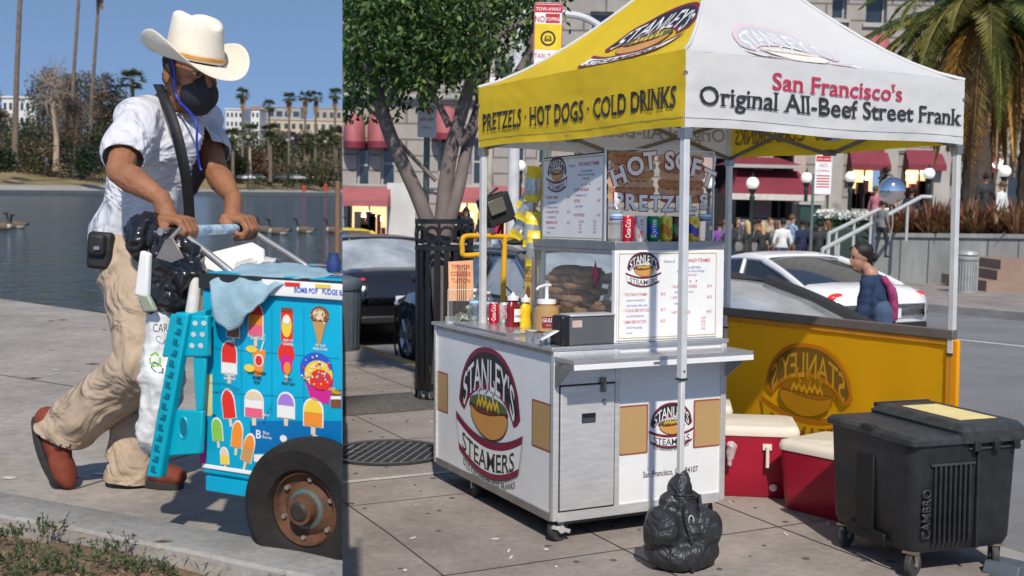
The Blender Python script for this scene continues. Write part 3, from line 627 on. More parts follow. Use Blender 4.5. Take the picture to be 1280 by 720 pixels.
# buildings over the lake
bw = mat('far_window', (.05, .07, .09), rough=.2, var=.1)
def far_building(label, x0, x1, yt, yb, k, wallm, rows, colsn, roofm=None, ww=.5, extra=None):
    px = (x0+x1)/2; d = DW(px)*k; s = d/F; c = P(px, yb, d); w = (x1-x0)*s; h = (yb-yt)*s; t = thing('apartment_building', label, 'building', WM(c))
    b = MB(); b.b2((-w/2, 0, 0), (w/2, 14, h), wallm); b.build('wall', t, smooth=0)
    b = MB(); b.b2((-w/2-.3, -.4, h+.01), (w/2+.3, 14.3, h+.5), roofm or wallm); b.build('roof', t, smooth=0)
    for i in range(rows):
        for j in range(colsn):
            x = -w/2+(j+.5)*w/colsn; z = h*(1-(i+.55)/rows); q = MB(); q.b2((x-w/colsn*ww/2, -.12, z-h/rows*.25), (x+w/colsn*ww/2, .05, z+h/rows*.22), bw); f = q.build('window', t, smooth=0)
    return t
wht = mat('far_white', (.72, .70, .66), vs=.2); bge = mat('far_beige', (.55, .45, .33), vs=.2); gry = mat('far_grey', (.38, .38, .37), vs=.2); tile = mat('roof_tile', (.40, .14, .08))
far_building('white block with dark windows at the far left between the palms', 4, 46, 124, 214, 2.1, wht, 5, 6)
far_building('tall narrow white building beside the man\'s chin', 282, 303, 138, 205, 1.9, wht, 6, 4)
far_building('white building with red tiled roof behind the first palm', 298, 324, 138, 205, 2.0, wht, 6, 5, tile)
far_building('grey modern block with wide windows behind the far palm row', 312, 375, 135, 205, 2.2, gry, 5, 6, ww=.7)
far_building('brown block with flat roof at the seam above the beige building', 392, 436, 137, 205, 2.25, mat('far_tan', (.42, .35, .28), vs=.2), 5, 5)
far_building('long low beige building with a row of small windows', 316, 436, 151, 205, 1.8, bge, 4, 13)
for (x0, x1, yt, k, l) in [(-150, -30, 150, 2.4, 'pale block beyond the left edge')]: far_building(l, x0, x1, yt, 214, k, wht, 4, 8)
# cars by the far promenade, lamps, posts, a person
cw = mat('far_car_white', (.75, .75, .75), rough=.3); ck = mat('far_car_dark', (.05, .055, .06), rough=.3); cs = mat('far_car_silver', (.4, .42, .44), rough=.3)
for (px, m, l) in [(308, cw, 'white car parked across the lake, leftmost of the row'), (323, ck, 'dark car parked across the lake behind the white one'), (350, ck, 'dark car parked across the lake left of the lamp post'), (373, cs, 'silver car parked across the lake in the middle'), (394, cw, 'white van-like car parked across the lake near the red post'), (414, ck, 'dark car parked across the lake at the seam')]:
    d = DW(px)*1.14; car('parked_car', l, WM(P(px, 224.5, d), 0 if px != 350 else math.pi), m, detail=False, group='cars parked across the lake', kind='suv' if px > 380 else 'sedan')
lampm = mat('far_lamp_dark', (.03, .03, .03))
for (px, yt, l) in [(359, 176, 'twin headed lamp post on the far promenade, taller left one'), (365, 174, 'slim lamp post just right of the taller twin one'), (406, 178, 'lamp post on the far promenade beside the red post'), (310, 172, 'pale slim post near the first low palm')]:
    d = DW(px)*1.1; s = d/F; h = (236-yt)*s; t = thing('street_lamp', l, 'street lamp', WM(P(px, 236, d))); b = MB(); b.tube([(0, 0, 0), (0, 0, h)], [.22, .12], lampm, 8); b.build('post', t); b = MB(); b.ball((0, 0, h), (.55, .35, .5), mat('far_lamp_head', (.3, .3, .28))); b.build('lamp_head', t)
for (px, l) in [(380, 'small red post on the far promenade, left one'), (407, 'larger red post on the far promenade near the seam')]:
    d = DW(px)*1.05; s = d/F; h = (9 if px > 400 else 6)*s; t = thing('bollard', l, 'bollard', WM(P(px, YS(px)-5, d))); b = MB(); rd = mat('red_post', (.5, .05, .03)); b.tube([(0, 0, 0), (0, 0, h*.8)], [.5, .45], rd, 10); b.build('post', t); b = MB(); b.ball((0, 0, h*.9), .55, rd); b.build('cap', t)
bystander('tiny person in a white shirt standing on the dry bank by the pale trunk', WM(P(58, 209, DW(58)*1.2))@Matrix.Scale(1.1, 4), wht, gry, lampm, 1, seed=5)
bystander('tiny person in dark clothes on the dry bank under the brown tree', WM(P(92, 222, DW(92)*1.1))@Matrix.Scale(1.1, 4), ck, ck, lampm, 1, seed=6)
# lit sky stands open behind; LEFT ends here
# ================================================================== the man with the hat
HD = dk_.copy(); HD.z = 0; HD.normalize(); PD = V((-HD.y, HD.x, 0))      # walking direction; PD points away from the camera
skin = mat('man_skin', (.34, .15, .075), rough=.6, vs=14, var=.2, bump=.35, bs=120, col2=(.25, .10, .048))
shirtm = mat('white_cotton', (.60, .60, .64), rough=.9, vs=4, var=.05, bump=.9, bs=4.2, bd=.10)
trom = mat('khaki_cotton', (.46, .35, .25), rough=.9, vs=5, var=.09, bump=.9, bs=4, bd=.09)
def rotz_frame(o, x, up=V((0, 0, 1))):
    x = V(x).normalized(); z = (up-x*up.dot(x)).normalized(); y = z.cross(x); return Matrix(((x.x, y.x, z.x, o.x), (x.y, y.y, z.y, o.y), (x.z, y.z, z.z, o.z), (0, 0, 0, 1)))
man = thing('person', 'man in cream cowboy hat, white t-shirt and khaki trousers pushing the blue cart', 'person', WM(GL(130, 612)))
MI = man.matrix_world.inverted()
def Q(px, py, d): return MI@P(px, py, d)
J = dict(nh=Q(157, 325, 3.88), fh=Q(170, 330, 4.06), nk=Q(183, 452, 3.70), fk=Q(187, 455, 3.97), na=Q(80, 538, 3.84), fa=Q(164, 583, 3.90),
         ns=Q(168, 150, 3.68), fs=Q(254, 152, 4.0), ne=Q(149, 214, 3.46), fe=Q(270, 216, 3.86), nw=Q(203, 272, 3.37), fw=Q(291, 263, 3.70), neck=Q(208, 128, 3.83), ch=Q(200, 190, 3.86), be=Q(178, 268, 3.93))
hx = (HD*.78+V((.1, -1, 0))*.42-V((0, 0, .28))).normalized(); HM = rotz_frame(Q(240, 94, 3.74), hx)
def hp(x, y, z): return HM@V((x, y, z))
HR = HM.to_3x3()
pr = [('e', hp(-.012, 0, .035), (.102, .078, .095), HR), ('e', hp(.02, 0, -.035), (.075, .062, .085), HR), ('c', hp(.055, 0, -.085), hp(.03, 0, -.09), .032, .04), ('c', hp(.094, 0, .015), hp(.117, 0, -.022), .010, .017), ('c', hp(.088, -.035, .038), hp(.088, .035, .038), .014, .014),
      ('e', hp(.05, -.036, -.012), (.034, .024, .026), HR), ('e', hp(.05, .036, -.012), (.034, .024, .026), HR),
      ('e', hp(-.012, -.082, -.005), (.022, .010, .034), HR), ('e', hp(-.012, .082, -.005), (.022, .010, .034), HR),
      ('c', hp(-.02, 0, -.05), J['neck']+V((0, 0, -.03)), .058, .066), ('c', J['neck']+V((0, 0, -.05)), J['ch'], .07, .10), ('c', J['ch'], J['be'], .11, .11), ('c', J['be'], J['nh'].lerp(J['fh'], .5), .11, .11), ('c', J['ns'], J['fs'], .05, .05)]
for s, e, w in (('ns', 'ne', 'nw'), ('fs', 'fe', 'fw')):
    pr += [('c', J[s], J[e], .060, .047), ('e', J[s].lerp(J[e], .55), (.052, .05, .06)), ('c', J[e], J[e].lerp(J[w], .35), .046, .050), ('c', J[e].lerp(J[w], .35), J[w], .050, .031)]
for h, k, a in (('nh', 'nk', 'na'), ('fh', 'fk', 'fa')): pr += [('c', J[h], J[k], .085, .058), ('c', J[k], J[a], .055, .036)]
# handle bar that both hands close on
HB0, HB1 = Q(216, 289, 3.34), Q(320, 285, 3.76); hb = (HB1-HB0).normalized()
def hand(c, wr, thumb_side, spread):
    """palm on top of the bar at c, four fingers curling round it, thumb under"""
    out = []; fwd = (c-wr); fwd = (fwd-hb*fwd.dot(hb)).normalized(); up = V((0, 0, 1)); up = (up-hb*up.dot(hb)).normalized(); g = (fwd-up*fwd.dot(up)).normalized()
    kn = c+up*.030+g*.012
    out.append(('c', wr, c+up*.028-g*.035, .029, .030))
    for i in range(4):
        o = hb*((i-1.5)*.0215)*thumb_side; L = (.92, 1.0, .96, .8)[i]
        a = c+o-g*.04+up*.034; b = c+o*1.02+g*.024+up*.032+up*.004*(1-abs(i-1.5)); cc = c+o+g*.047*L+up*.000; dd = c+o+g*.030*L-up*.027; ee = c+o-g*.002-up*.034
        out += [('c', a, b, .0165, .0125), ('c', b, cc, .0115, .010), ('c', cc, dd, .010, .0092), ('c', dd, ee, .009, .008)]
    t0 = c-hb*.034*thumb_side*(-1)*-1-g*.045+up*.02; t1 = c-hb*.052*thumb_side-g*.012+up*.006; t2 = c-hb*.046*thumb_side+g*.018-up*.016
    out += [('c', t0, t1, .017, .0125), ('c', t1, t2, .012, .0095)]
    return out
nc = HB0.lerp(HB1, .03); nc = Q(219, 288, 3.36); fc = HB0+hb*((Q(299, 284, 3.68)-HB0).dot(hb)); nc = HB0+hb*.03
J['nw'] = nc+(J['ne']-nc).normalized()*.085+V((0, 0, .045)); J['fw'] = fc+(J['fe']-fc).normalized()*.085+V((0, 0, .045))
pr = pr[:14]
for s, e, w in (('ns', 'ne', 'nw'), ('fs', 'fe', 'fw')):
    pr += [('c', J[s], J[e], .054, .041), ('e', J[s].lerp(J[e], .5), (.047, .045, .055)), ('c', J[e], J[e].lerp(J[w], .3), .040, .045), ('c', J[e].lerp(J[w], .3), J[w], .044, .026)]
for h, k, a in (('nh', 'nk', 'na'), ('fh', 'fk', 'fa')): pr += [('c', J[h], J[k], .085, .058), ('c', J[k], J[a], .055, .036)]
pr += hand(nc, J['nw'], 1, 1)+hand(fc, J['fw'], 1, 1)
blob('body', pr, .0042, skin, man, sm=3, fac=.5, disp=lambda c, n: .0012*N(c, 60))
# face details
ew = mat('eye_white', (.38, .34, .30), rough=.5, var=0); eb = mat('eye_brown', (.03, .015, .01), rough=.1, var=0)
for s in (-1, 1): b = MB(); b.ball(hp(.079, s*.031, .020), (.012, .012, .0065), ew, 14, HR); ey_ = b.build('eye', man, smooth=80); b = MB(); b.ball(hp(.0875, s*.031, .019), .0062, eb, 10); b.build('pupil', ey_, smooth=80)
hairm = mat('hair_black', (.018, .015, .014), rough=.6, vs=60, var=.4, bump=.8, bs=200)
blob('hair', [('e', hp(-.03, 0, .035), (.095, .083, .088), HR), ('e', hp(-.07, 0, -.02), (.045, .066, .05), HR), ('c', hp(-.005, -.076, .02), hp(.005, -.076, -.02), .012, .006), ('c', hp(.082, -.045, .042), hp(.09, -.018, .045), .006, .006), ('c', hp(.082, .045, .042), hp(.09, .018, .045), .006, .006)], .006, hairm, man, sm=2, disp=lambda c, n: .003*N(c, 90))
maskm = mat('mask_black', (.022, .021, .024), rough=.75, vs=9, var=.2, bump=.1)
mk = blob('face_mask', [('e', hp(.060, 0, -.05), (.071, .062, .062), HR), ('c', hp(.088, 0, .008), hp(.118, 0, -.030), .016, .022), ('e', hp(.05, 0, -.092), (.052, .05, .032), HR)], .005, maskm, man, sm=5)
b = MB()
for s in (-1,): b.tube(spl([hp(.05, s*.064, -.03), hp(.02, s*.078, -.012), hp(-.012, s*.094, .018)], 5), .0022, maskm, 6); b.tube(spl([hp(.045, s*.062, -.085), hp(.01, s*.076, -.06), hp(-.02, s*.09, -.03)], 5), .0022, maskm, 6)
b.build('ear_loop', mk)
# hat
felt = mat('cream_felt', (.80, .74, .62), rough=.85, vs=7, var=.08, bump=.15, bs=120, col2=(.70, .62, .50)); band = mat('hat_band_ochre', (.55, .27, .05), rough=.5, vs=30)
TM = rotz_frame(hp(.0, 0, .046), (hx+V((0, 0, .04))).normalized(), V((.05, 0, 1)))@Matrix.Scale(1.07, 4); b = MB(); nr, na = 10, 56; vs = []
tp = lambda x, y, z: TM@V((x, y, z))
for i in range(nr):
    for j in range(na):
        a = 2*math.pi*j/na; k = i/(nr-1); rx = .100+(.195-.100)*k; ry = .082+(.170-.082)*k; x = rx*math.cos(a); y = ry*math.sin(a)
        z = .082*(abs(math.sin(a))**2.2)*k**1.6-.022*k*max(0, math.cos(a))-.006*k; y *= 1-.13*k*k*abs(math.sin(a))
        vs.append(tp(x, y, z))
b.add(vs, [(i*na+j, i*na+(j+1) % na, (i+1)*na+(j+1) % na, (i+1)*na+j) for i in range(nr-1) for j in range(na)], felt)
vs = []; K = 16
for i in range(K+1):
    k = i/K
    for j in range(na):
        a = 2*math.pi*j/na; ca, sa = math.cos(a), math.sin(a)
        if k < .72: q = k/.72; rr = 1-.10*q; z = .118*q
        else: q = (k-.72)/.28; rr = .90*math.cos(q*1.5); z = .118+.020*math.sin(q*1.57)
        pin = 1-.16*max(0, min(1, (k-.25)/.5))*max(0, math.cos(a))*abs(sa)*2
        x = .101*rr*ca; y = .083*rr*sa*pin
        if k > .72: z -= .042*math.exp(-(y/.022)**2)*(1-abs(x)/.14)
        z += .012*(x/.1)*(1 if k > .4 else k/.4)*-1+.006
        vs.append(tp(x, y, z))
b.add(vs, [(i*na+j, i*na+(j+1) % na, (i+1)*na+(j+1) % na, (i+1)*na+j) for i in range(K) for j in range(na)], felt)
hat = b.build('cowboy_hat', man, smooth=60, sol=.004)
hat.modifiers.new('ss', 'SUBSURF').levels = 1; hat.modifiers['ss'].render_levels = 1
b = MB(); pts = [tp(.1035*math.cos(2*math.pi*j/40), .086*math.sin(2*math.pi*j/40), .016) for j in range(41)]; 
for dz in (0, .005): b.tube([p+HR.col[2]*dz for p in pts], .0042, band, 6)
b.ball(tp(.03, -.083, .02), .009, band, 10); b.build('hat_band', hat)
# clothes
def fold(c, n, A=.012):
    return A*(N((c.x*1.0+c.z*.7, c.y, c.z*1.0), 9, 3)*.7+N((c.x*.6, c.y*.6, c.z*2.2-c.x*1.3), 13, 9)*.8)
def ridge(c, f, o, k=(1, 1, 1)):            # sharp-crested cloth folds
    return 1-2*abs(noise.noise(V((c.x*k[0]*f+o, c.y*k[1]*f, c.z*k[2]*f-o))))
up1 = J['ns'].lerp(J['ne'], .62); up2 = J['fs'].lerp(J['fe'], .55)
sh = [('c', J['neck']+V((.06, -.03, -.13)), J['be']+V((.04, -.02, .02)), .10, .11), ('c', J['ns']+V((.02, 0, -.01)), up1, .068, .074), ('c', J['ns'].lerp(J['neck'], .5)+V((0, 0, -.01)), J['ns'], .062, .064), ('c', J['fs'].lerp(J['neck'], .5), J['fs'], .07, .07), ('c', J['fs']+V((-.02, 0, -.01)), up2, .07, .074), ('c', J['neck']+V((0, 0, -.085)), J['ch'], .11, .145), ('c', J['ch'], J['be'], .148, .138), ('c', J['be'], J['be']+V((-.03, 0, -.09)), .140, .138), ('c', J['ns']+V((.06, .05, -.10)), J['be']+V((.0, -.03, .05)), .07, .08), ('c', J['fs']+V((-.03, -.03, -.09)), J['be']+V((.05, 0, .06)), .10, .10)]
def cutshirt(o, dirs):
    bm = bmesh.new(); bm.from_mesh(o.data)
    for co, no in dirs: bmesh.ops.bisect_plane(bm, geom=bm.verts[:]+bm.edges[:]+bm.faces[:], plane_co=co, plane_no=no, clear_outer=True)
    bm.to_mesh(o.data); bm.free(); o.data.update()
def disp_shirt(c, n):
    low = max(0, min(1, (J['ch'].z-c.z)/.3)); return .016*ridge(V((c.x+c.z*.5, c.y, c.z-c.x*.4)), 4.2, 2, (1, 1, .5))*(.3+.7*low)+.008*ridge(V((c.x-c.z*.3, c.y, c.z)), 9, 5, (1, 1, .6))*(.4+.6*low)+.006*N(c, 10)
so_ = blob('t_shirt', sh, .009, shirtm, man, sm=5, disp=disp_shirt)
# open the sleeves, the neck and the hem with real edges: cut by planes only where that opening is
def cut_local(o, co, no, rad):
    bm = bmesh.new(); bm.from_mesh(o.data); no = V(no).normalized()
    g = [f for f in bm.faces if (f.calc_center_median()-co).length < rad]; ge = list({e for f in g for e in f.edges}); gv = list({v for f in g for v in f.verts})
    bmesh.ops.bisect_plane(bm, geom=g+ge+gv, plane_co=co, plane_no=no)
    bmesh.ops.delete(bm, geom=[f for f in bm.faces if (f.calc_center_median()-co).length < rad*.99 and (f.calc_center_median()-co).dot(no) > 1e-4], context='FACES')
    bm.to_mesh(o.data); bm.free(); o.data.update()
cut_local(so_, up1+(up1-J['ns']).normalized()*.045, up1-J['ns'], .17)
cut_local(so_, up2+(up2-J['fs']).normalized()*.03, up2-J['fs'], .16)
hem = Q(150, 306, 3.95); cutshirt(so_, [(hem, V((-.12, 0, -1)).normalized())])
cut_local(so_, J['neck']+V((.0, -.0, -.035)), (V((.35, -.15, .9))), .10)
q = so_.modifiers.new('s', 'SOLIDIFY'); q.thickness = .003; q.offset = -1
def ty(c): return 1
tr = [('e', J['nh'].lerp(J['fh'], .5)+V((0, 0, .04)), (.128, .145, .14)), ('c', J['nh']+V((.015, 0, .02)), J['nk']+V((-.01, 0, .02)), .100, .080), ('c', J['fh'], J['fk'], .10, .08), ('c', J['nk'], J['na']+V((.03, 0, .02)), .090, .072), ('c', J['fk'], J['fa']+V((0, 0, .03)), .088, .074), ('c', J['na']+V((.02, 0, .0)), J['na']+(J['na']-J['nk']).normalized()*.12, .070, .074), ('c', J['fa']+V((0, 0, .04)), J['fa']+V((0, 0, -.10)), .074, .080)]
def disp_tr(c, n):
    return .015*ridge(c, 3.4, 7, (1, 1, .5))+.010*ridge(V((c.x+c.z*.6, c.y, c.z*1.1-c.x*.7)), 5.5, 1, (.6, .6, 1.5))+.004*ridge(c, 14, 4)+.002*N(c, 22)
to_ = blob('trousers', tr, .009, trom, man, sm=4, disp=disp_tr)
ndir = (J['na']-J['nk']).normalized(); cut_local(to_, J['na']+ndir*.015+V((0,0,-.005)), (ndir+V((0, 0, -.9))), .20); cut_local(to_, J['fa']+V((0, 0, -.045)), V((-.1, 0, -1)), .2)
q = to_.modifiers.new('s', 'SOLIDIFY'); q.thickness = .004; q.offset = -1
# torn knee
kc = Q(178, 470, 3.575)
blob('torn_knee', [('e', Q(178, 472, 3.618), (.05, .014, .03), Matrix.Rotation(.5, 3, 'Y'))], .006, skin, man, sm=1)
b = MB()                                              # side seam and pocket edge
for pts in ([(133, 330, 3.80), (150, 372, 3.765), (170, 420, 3.735)],):
    pass
# shoes
shoem = mat('red_suede', (.22, .045, .022), rough=.8, vs=15, var=.25, bump=.2); solem = mat('dark_rubber', (.03, .028, .026), rough=.8, vs=20, bump=.3)
def shoe(o, x, up, L=.29):
    Mx = rotz_frame(o, x, up); q = lambda a, b_, c_: Mx@V((a, b_, c_)); Rm = Mx.to_3x3()
    s = blob('shoe', [('c', q(-.085, 0, .05), q(.03, 0, .045), .043, .042), ('e', q(.09, .0, .040), (.085, .047, .038), Rm), ('c', q(-.07, 0, .06), q(-.06, 0, .10), .044, .04), ('c', q(-.02, 0, .07), q(.05, 0, .055), .04, .035)], .006, shoem, man, sm=4)
    b = MB(); out = []
    for j in range(36):
        a = 2*math.pi*j/36; xx = .135*math.cos(a)+.022; w = .043+.008*math.cos(a)-.006*math.cos(2*a); out.append((xx, w*math.sin(a)/max(.75, abs(math.sin(a))**.3) if abs(math.sin(a)) > .01 else 0))
    fr = Fr(q(0, 0, 0), Mx.col[0].xyz, Mx.col[1].xyz); b.prism(out, fr, -.004, .022, solem); b.build('sole', s, bevel=.004)
    b = MB(); lm = mat('lace_black', (.015, .015, .02))
    for i in range(4): b.tube([q(.0+i*.018, -.028, .098-i*.012), q(.008+i*.018, 0, .110-i*.013), q(.0+i*.018, .028, .098-i*.012)], .003, lm, 6)
    for s2 in (-1, 1): b.tube(spl([q(0, 0, .112), q(.01, s2*.03, .118), q(.03, s2*.045, .095), q(.02, s2*.05, .075)], 4), .0025, lm, 6); b.tube(spl([q(0, 0, .112), q(.03, s2*.02, .135), q(.045, s2*.035, .11), q(.0, 0, .112)], 4), .0022, lm, 6)
    b.build('laces', s); return s
ft = MI@GL(200, 613); shoe(V((J['fa'].x+.055, J['fa'].y, 0.004)), (HD+V((0, 0, -.0))), V((0, 0, 1)))
hl = Q(42, 520, 3.86); toe = MI@GL(76, 611); shoe(hl.lerp(toe, .42)+V((.0, .0, -.0)), (toe-hl), V((.85, -.25, .5)))
# belt pouch, shoulder strap, cord
pm = mat('black_nylon', (.018, .018, .02), rough=.65, vs=20, var=.3, bump=.2); bl = mat('leather_belt', (.10, .055, .03))
b = MB(); b.box(Q(126, 313, 3.76), (.085, .04, .125), pm, Matrix.Rotation(.06, 3, 'Y')); b.box(Q(121, 306, 3.735), (.06, .03, .075), pm, Matrix.Rotation(.06, 3, 'Y')); po = b.build('belt_pouch', man, bevel=.014, seg=3)
b = MB(); b.box(Q(121, 310, 3.715), (.018, .006, .012), mat('steel_dull', (.4, .4, .4), rough=.35, metal=.8)); b.build('clasp', po)
b = MB(); path = [(199, 106, 3.78), (207, 122, 3.69), (214, 140, 3.655), (222, 165, 3.63), (229, 195, 3.63), (234, 222, 3.65), (237, 250, 3.69), (239, 285, 3.74)]
pts = spl([Q(*p) for p in path], 5); L_ = [p+V((-.021, 0, 0)) for p in pts]; R_ = [p+V((.015, -.006, 0)) for p in pts]; b.loft([L_, R_], pm, closed=False); b.build('shoulder_strap', man, sol=.004)
b = MB(); bc = mat('blue_cord', (.015, .035, .35), rough=.5); b.tube(spl([hp(.008, -.087, .06), hp(.03, -.079, .0), hp(.04, -.066, -.07), Q(244, 150, 3.60), Q(246, 180, 3.60), Q(249, 205, 3.62), Q(252, 213, 3.62)], 6), .0042, bc, 8); b.tube(spl([hp(.0, -.087, .06), hp(.015, -.082, .0), hp(.03, -.07, -.06)], 6), .005, mat('cord_black', (.02, .02, .025)), 8); b.build('chin_cord', man)
# ================================================================== the blue ice cream cart
wc = GL(375, 727); IO = V((wc.x, wc.y, ZL))-PD*-.10
MIc = Matrix(((HD.x, PD.x, 0, IO.x), (HD.y, PD.y, 0, IO.y), (0, 0, 1, IO.z), (0, 0, 0, 1)))
ice = thing('ice_cream_cart', 'turquoise ice cream push cart covered in ice lolly stickers', 'cart', MIc)
fx = lambda px, py, y=0: pxl(MIc, px, py, 1, y)
TL = fx(262, 372); BLc = fx(252, 592); x0 = min(TL.x, BLc.x); zt = fx(268, 362).z; zb_ = fx(250, 592).z; x1 = x0+1.15; DEP = .55
cy = mat('cart_turquoise', (.0, .36, .56), rough=.35, vs=5, var=.1); cyd = mat('plastic_turquoise', (.0, .38, .50), rough=.35, vs=6, var=.08); whp = mat('sticker_white', (.80, .79, .76), rough=.5, var=.05); alu = mat('cart_alu', (.42, .42, .42), rough=.4, metal=.7, vs=30)
b = MB(); b.b2((x0, 0, zb_), (x1, DEP, zt), cy); body = b.build('body', ice, bevel=.008)
b = MB(); b.b2((x0+.02, -.006, zb_-.045), (x1, DEP-.02, zb_-.002), cy); b.b2((x0+.005, -.004, zb_+.02), (x0+.6, -.0015, zb_+.032), whp); b.build('lower_rail', ice, bevel=.004)
b = MB(); b.b2((x0-.004, -.01, zt+.002), (x1, .02, zt+.045), mat('black_edge', (.02, .02, .02), rough=.5)); b.b2((x0+.22, -.014, zt-.004), (x1, -.0105, zt+.040), whp)
b.build('top_rail', ice, bevel=.003)
b = MB(); b.b2((x0, .02, zt+.002), (x1, DEP, zt+.048), cy); lid = b.build('lid', ice, bevel=.006)
SC_ = {k: mat('st_'+k, c, rough=.4, var=.04) for k, c in dict(red=(.75, .03, .02), pink=(.8, .12, .22), org=(.85, .27, .03), yel=(.85, .6, .06), brn=(.22, .07, .025), tan=(.55, .30, .10), grn=(.25, .55, .08), mag=(.6, .02, .25), blu=(.03, .10, .55), dk=(.02, .02, .03), wht=(.82, .8, .76), lil=(.35, .2, .6), crm=(.75, .6, .4)).items()}
b = MB(); rg = random.Random(5)          # stickers lying on the lid
for k in range(46):
    x = rg.uniform(x0+.05, x0+1.0); y = rg.uniform(.05, DEP-.04); w = rg.uniform(.03, .10); h = rg.uniform(.015, .05); a = rg.uniform(-.3, .3)
    fr = Fr((x, y, zt+.0495+.0006*k/10), (math.cos(a), math.sin(a), 0), (-math.sin(a), math.cos(a), 0)); b.art([(-w/2, -h/2), (w/2, -h/2), (w/2, h/2), (-w/2, h/2)], SC_[rg.choice(['wht', 'wht', 'blu', 'red', 'yel', 'brn', 'wht', 'org'])], fr)
    if rg.random() < .6: b.art([(-w/4, -h/4), (w/4, -h/4), (w/4, h/4), (-w/4, h/4)], SC_[rg.choice(['red', 'blu', 'dk', 'tan'])], fr, .0006)
b.build('lid_stickers', lid, smooth=0)
A = Fr((0, 0, 0), (1, 0, 0), (0, 0, 1)); A.n = V((0, -1, 0))         # sheet frame on the cart face, z towards the viewer
def at(px, py): p = fx(px, py); return p.x, p.z
sp = lambda a, b_: abs(fx(b_, 450).x-fx(a, 450).x)
art = MB(); Z1, Z2, Z3 = .0015, .0028, .0040
def ell(cx, cz, rx, rz, m, z, a0=0, a1=360): art.art(arc(cx, cz, rx, a0, a1, 20, rz), m, A, z)
def pop(px, py, h, w, cols, stick=True, tilt=0, bite=False):
    h *= 1.12; w *= 1.2
    cx, cz = at(px, py); f = A.sub(cx, cz, 1, 0, tilt); n = len(cols)
    if stick: art.art([(-w*.12, -h*.78), (w*.12, -h*.78), (w*.12, -h*.45), (-w*.12, -h*.45)], SC_['crm'], f, Z1)
    art.art([(-w*.56, -h*.5)]+[(w*.56, -h*.5)]+arc(0, h*.12, w*.56, 0, 180, 10, h*.42), SC_['wht'], f, Z1)
    for i, c in enumerate(cols):
        a = -h*.47+i*h*.94/n; bb = -h*.47+(i+1)*h*.94/n
        if i == n-1: art.art([(-w*.5, a), (w*.5, a)]+arc(0, a+(bb-a)*.1, w*.5, 0, 180, 10, (bb-a)*.9), SC_[c], f, Z2)
        else: art.art([(-w*.5, a), (w*.5, a), (w*.5, bb+.001), (-w*.5, bb+.001)], SC_[c], f, Z2)
def cap(px, py, lines, s=.010, m='wht'):
    cx, cz = at(px, py)
    for i, t in enumerate(lines): art.text(t, A, cx, cz-i*s*1.05, s, SC_[m], z=Z2, bold=.02, sx=.85)
pop(320, 400, .085, .040, ['pink', 'org', 'red']); cap(323, 420, ['STRAWBERRY', 'SHORTCAKE'])
cx, cz = at(359, 405); art.art(rrect(cx-.020, cz-.048, cx+.020, cz+.044, .006), SC_['red'], A, Z1); ell(cx, cz-.005, .017, .032, SC_['yel'], Z2); ell(cx, cz+.012, .012, .012, SC_['wht'], Z3); art.art([(cx-.02, cz+.034), (cx+.02, cz+.034), (cx+.018, cz+.046), (cx-.018, cz+.046)], SC_['brn'], A, Z2); cap(361, 427, ['PUSH UP', 'ORANGE'])
cx, cz = at(400, 400); ell(cx, cz+.012, .031, .026, SC_['brn'], Z1); ell(cx-.002, cz+.016, .020, .015, SC_['crm'], Z2)
for k in range(26): a = rg.uniform(0, 6.28); q = rg.uniform(.3, .95); ell(cx+.03*q*math.cos(a), cz+.012+.024*q*math.sin(a), .0028, .0025, SC_[rg.choice(['tan', 'wht', 'tan'])], Z3)
art.art([(cx-.022, cz-.005), (cx+.022, cz-.005), (cx+.003, cz-.070), (cx-.003, cz-.070)], SC_['tan'], A, Z2+.0005); cap(401, 433, ['VANILLA', 'KING CONE'])
pop(292, 405, .07, .035, ['brn', 'pink']); 
pop(287, 447, .085, .042, ['wht', 'red', 'red']); cap(288, 470, ['ORIGINAL', 'BOMB POP'])
cx, cz = at(323, 452); art.art([(cx-.012, cz-.04), (cx+.014, cz-.04), (cx+.026, cz+.035), (cx-.020, cz+.035)], SC_['org'], A, Z1); ell(cx+.004, cz+.004, .016, .018, SC_['wht'], Z2); ell(cx+.004, cz+.004, .012, .014, SC_['red'], Z3); ell(cx-.022, cz+.034, .02, .010, SC_['yel'], Z2); ell(cx-.028, cz-.020, .018, .011, SC_['yel'], Z3); art.line([(cx+.01, cz+.03), (cx+.02, cz+.06)], .004, SC_['wht'], A, Z2); cap(322, 468, ['LIGHTSABER', 'BOMB', 'POP'], .013, 'dk')
cx, cz = at(358, 450); ell(cx, cz+.018, .028, .034, SC_['red'], Z1); ell(cx+.002, cz-.012, .020, .028, SC_['mag'], Z2); ell(cx+.006, cz-.022, .012, .018, SC_['org'], Z3); art.art([(cx-.004, cz-.06), (cx+.006, cz-.06), (cx+.006, cz-.035), (cx-.004, cz-.035)], SC_['crm'], A, Z1); cap(361, 476, ['FOOT', 'FRUIT BAR'], .011, 'dk')
cx, cz = at(396, 470); art.art([(cx-.05, cz+.015), (cx+.056, cz-.004), (cx+.040, cz-.075), (cx-.018, cz-.065)], SC_['mag'], A, Z1); ell(cx, cz+.018, .054, .048, SC_['blu'], Z2); ell(cx+.008, cz+.006, .046, .038, SC_['yel'], Z3); ell(cx+.016, cz-.008, .036, .028, SC_['red'], Z3+.001)
for k in range(60): a = rg.uniform(0, 6.28); q = rg.random()**.5; ell(cx+.05*q*math.cos(a), cz+.016+.045*q*math.sin(a), .003, .003, SC_[rg.choice(['wht', 'yel', 'blu', 'red', 'crm'])], Z3+.0018)
cap(408, 487, ['BUBBLE GUM'], .012, 'yel')
pop(286, 505, .075, .036, ['red', 'red'], tilt=.15); pop(318, 505, .07, .05, ['pink', 'wht', 'crm']); pop(358, 507, .065, .045, ['wht', 'lil']); pop(392, 516, .07, .05, ['org', 'yel'])
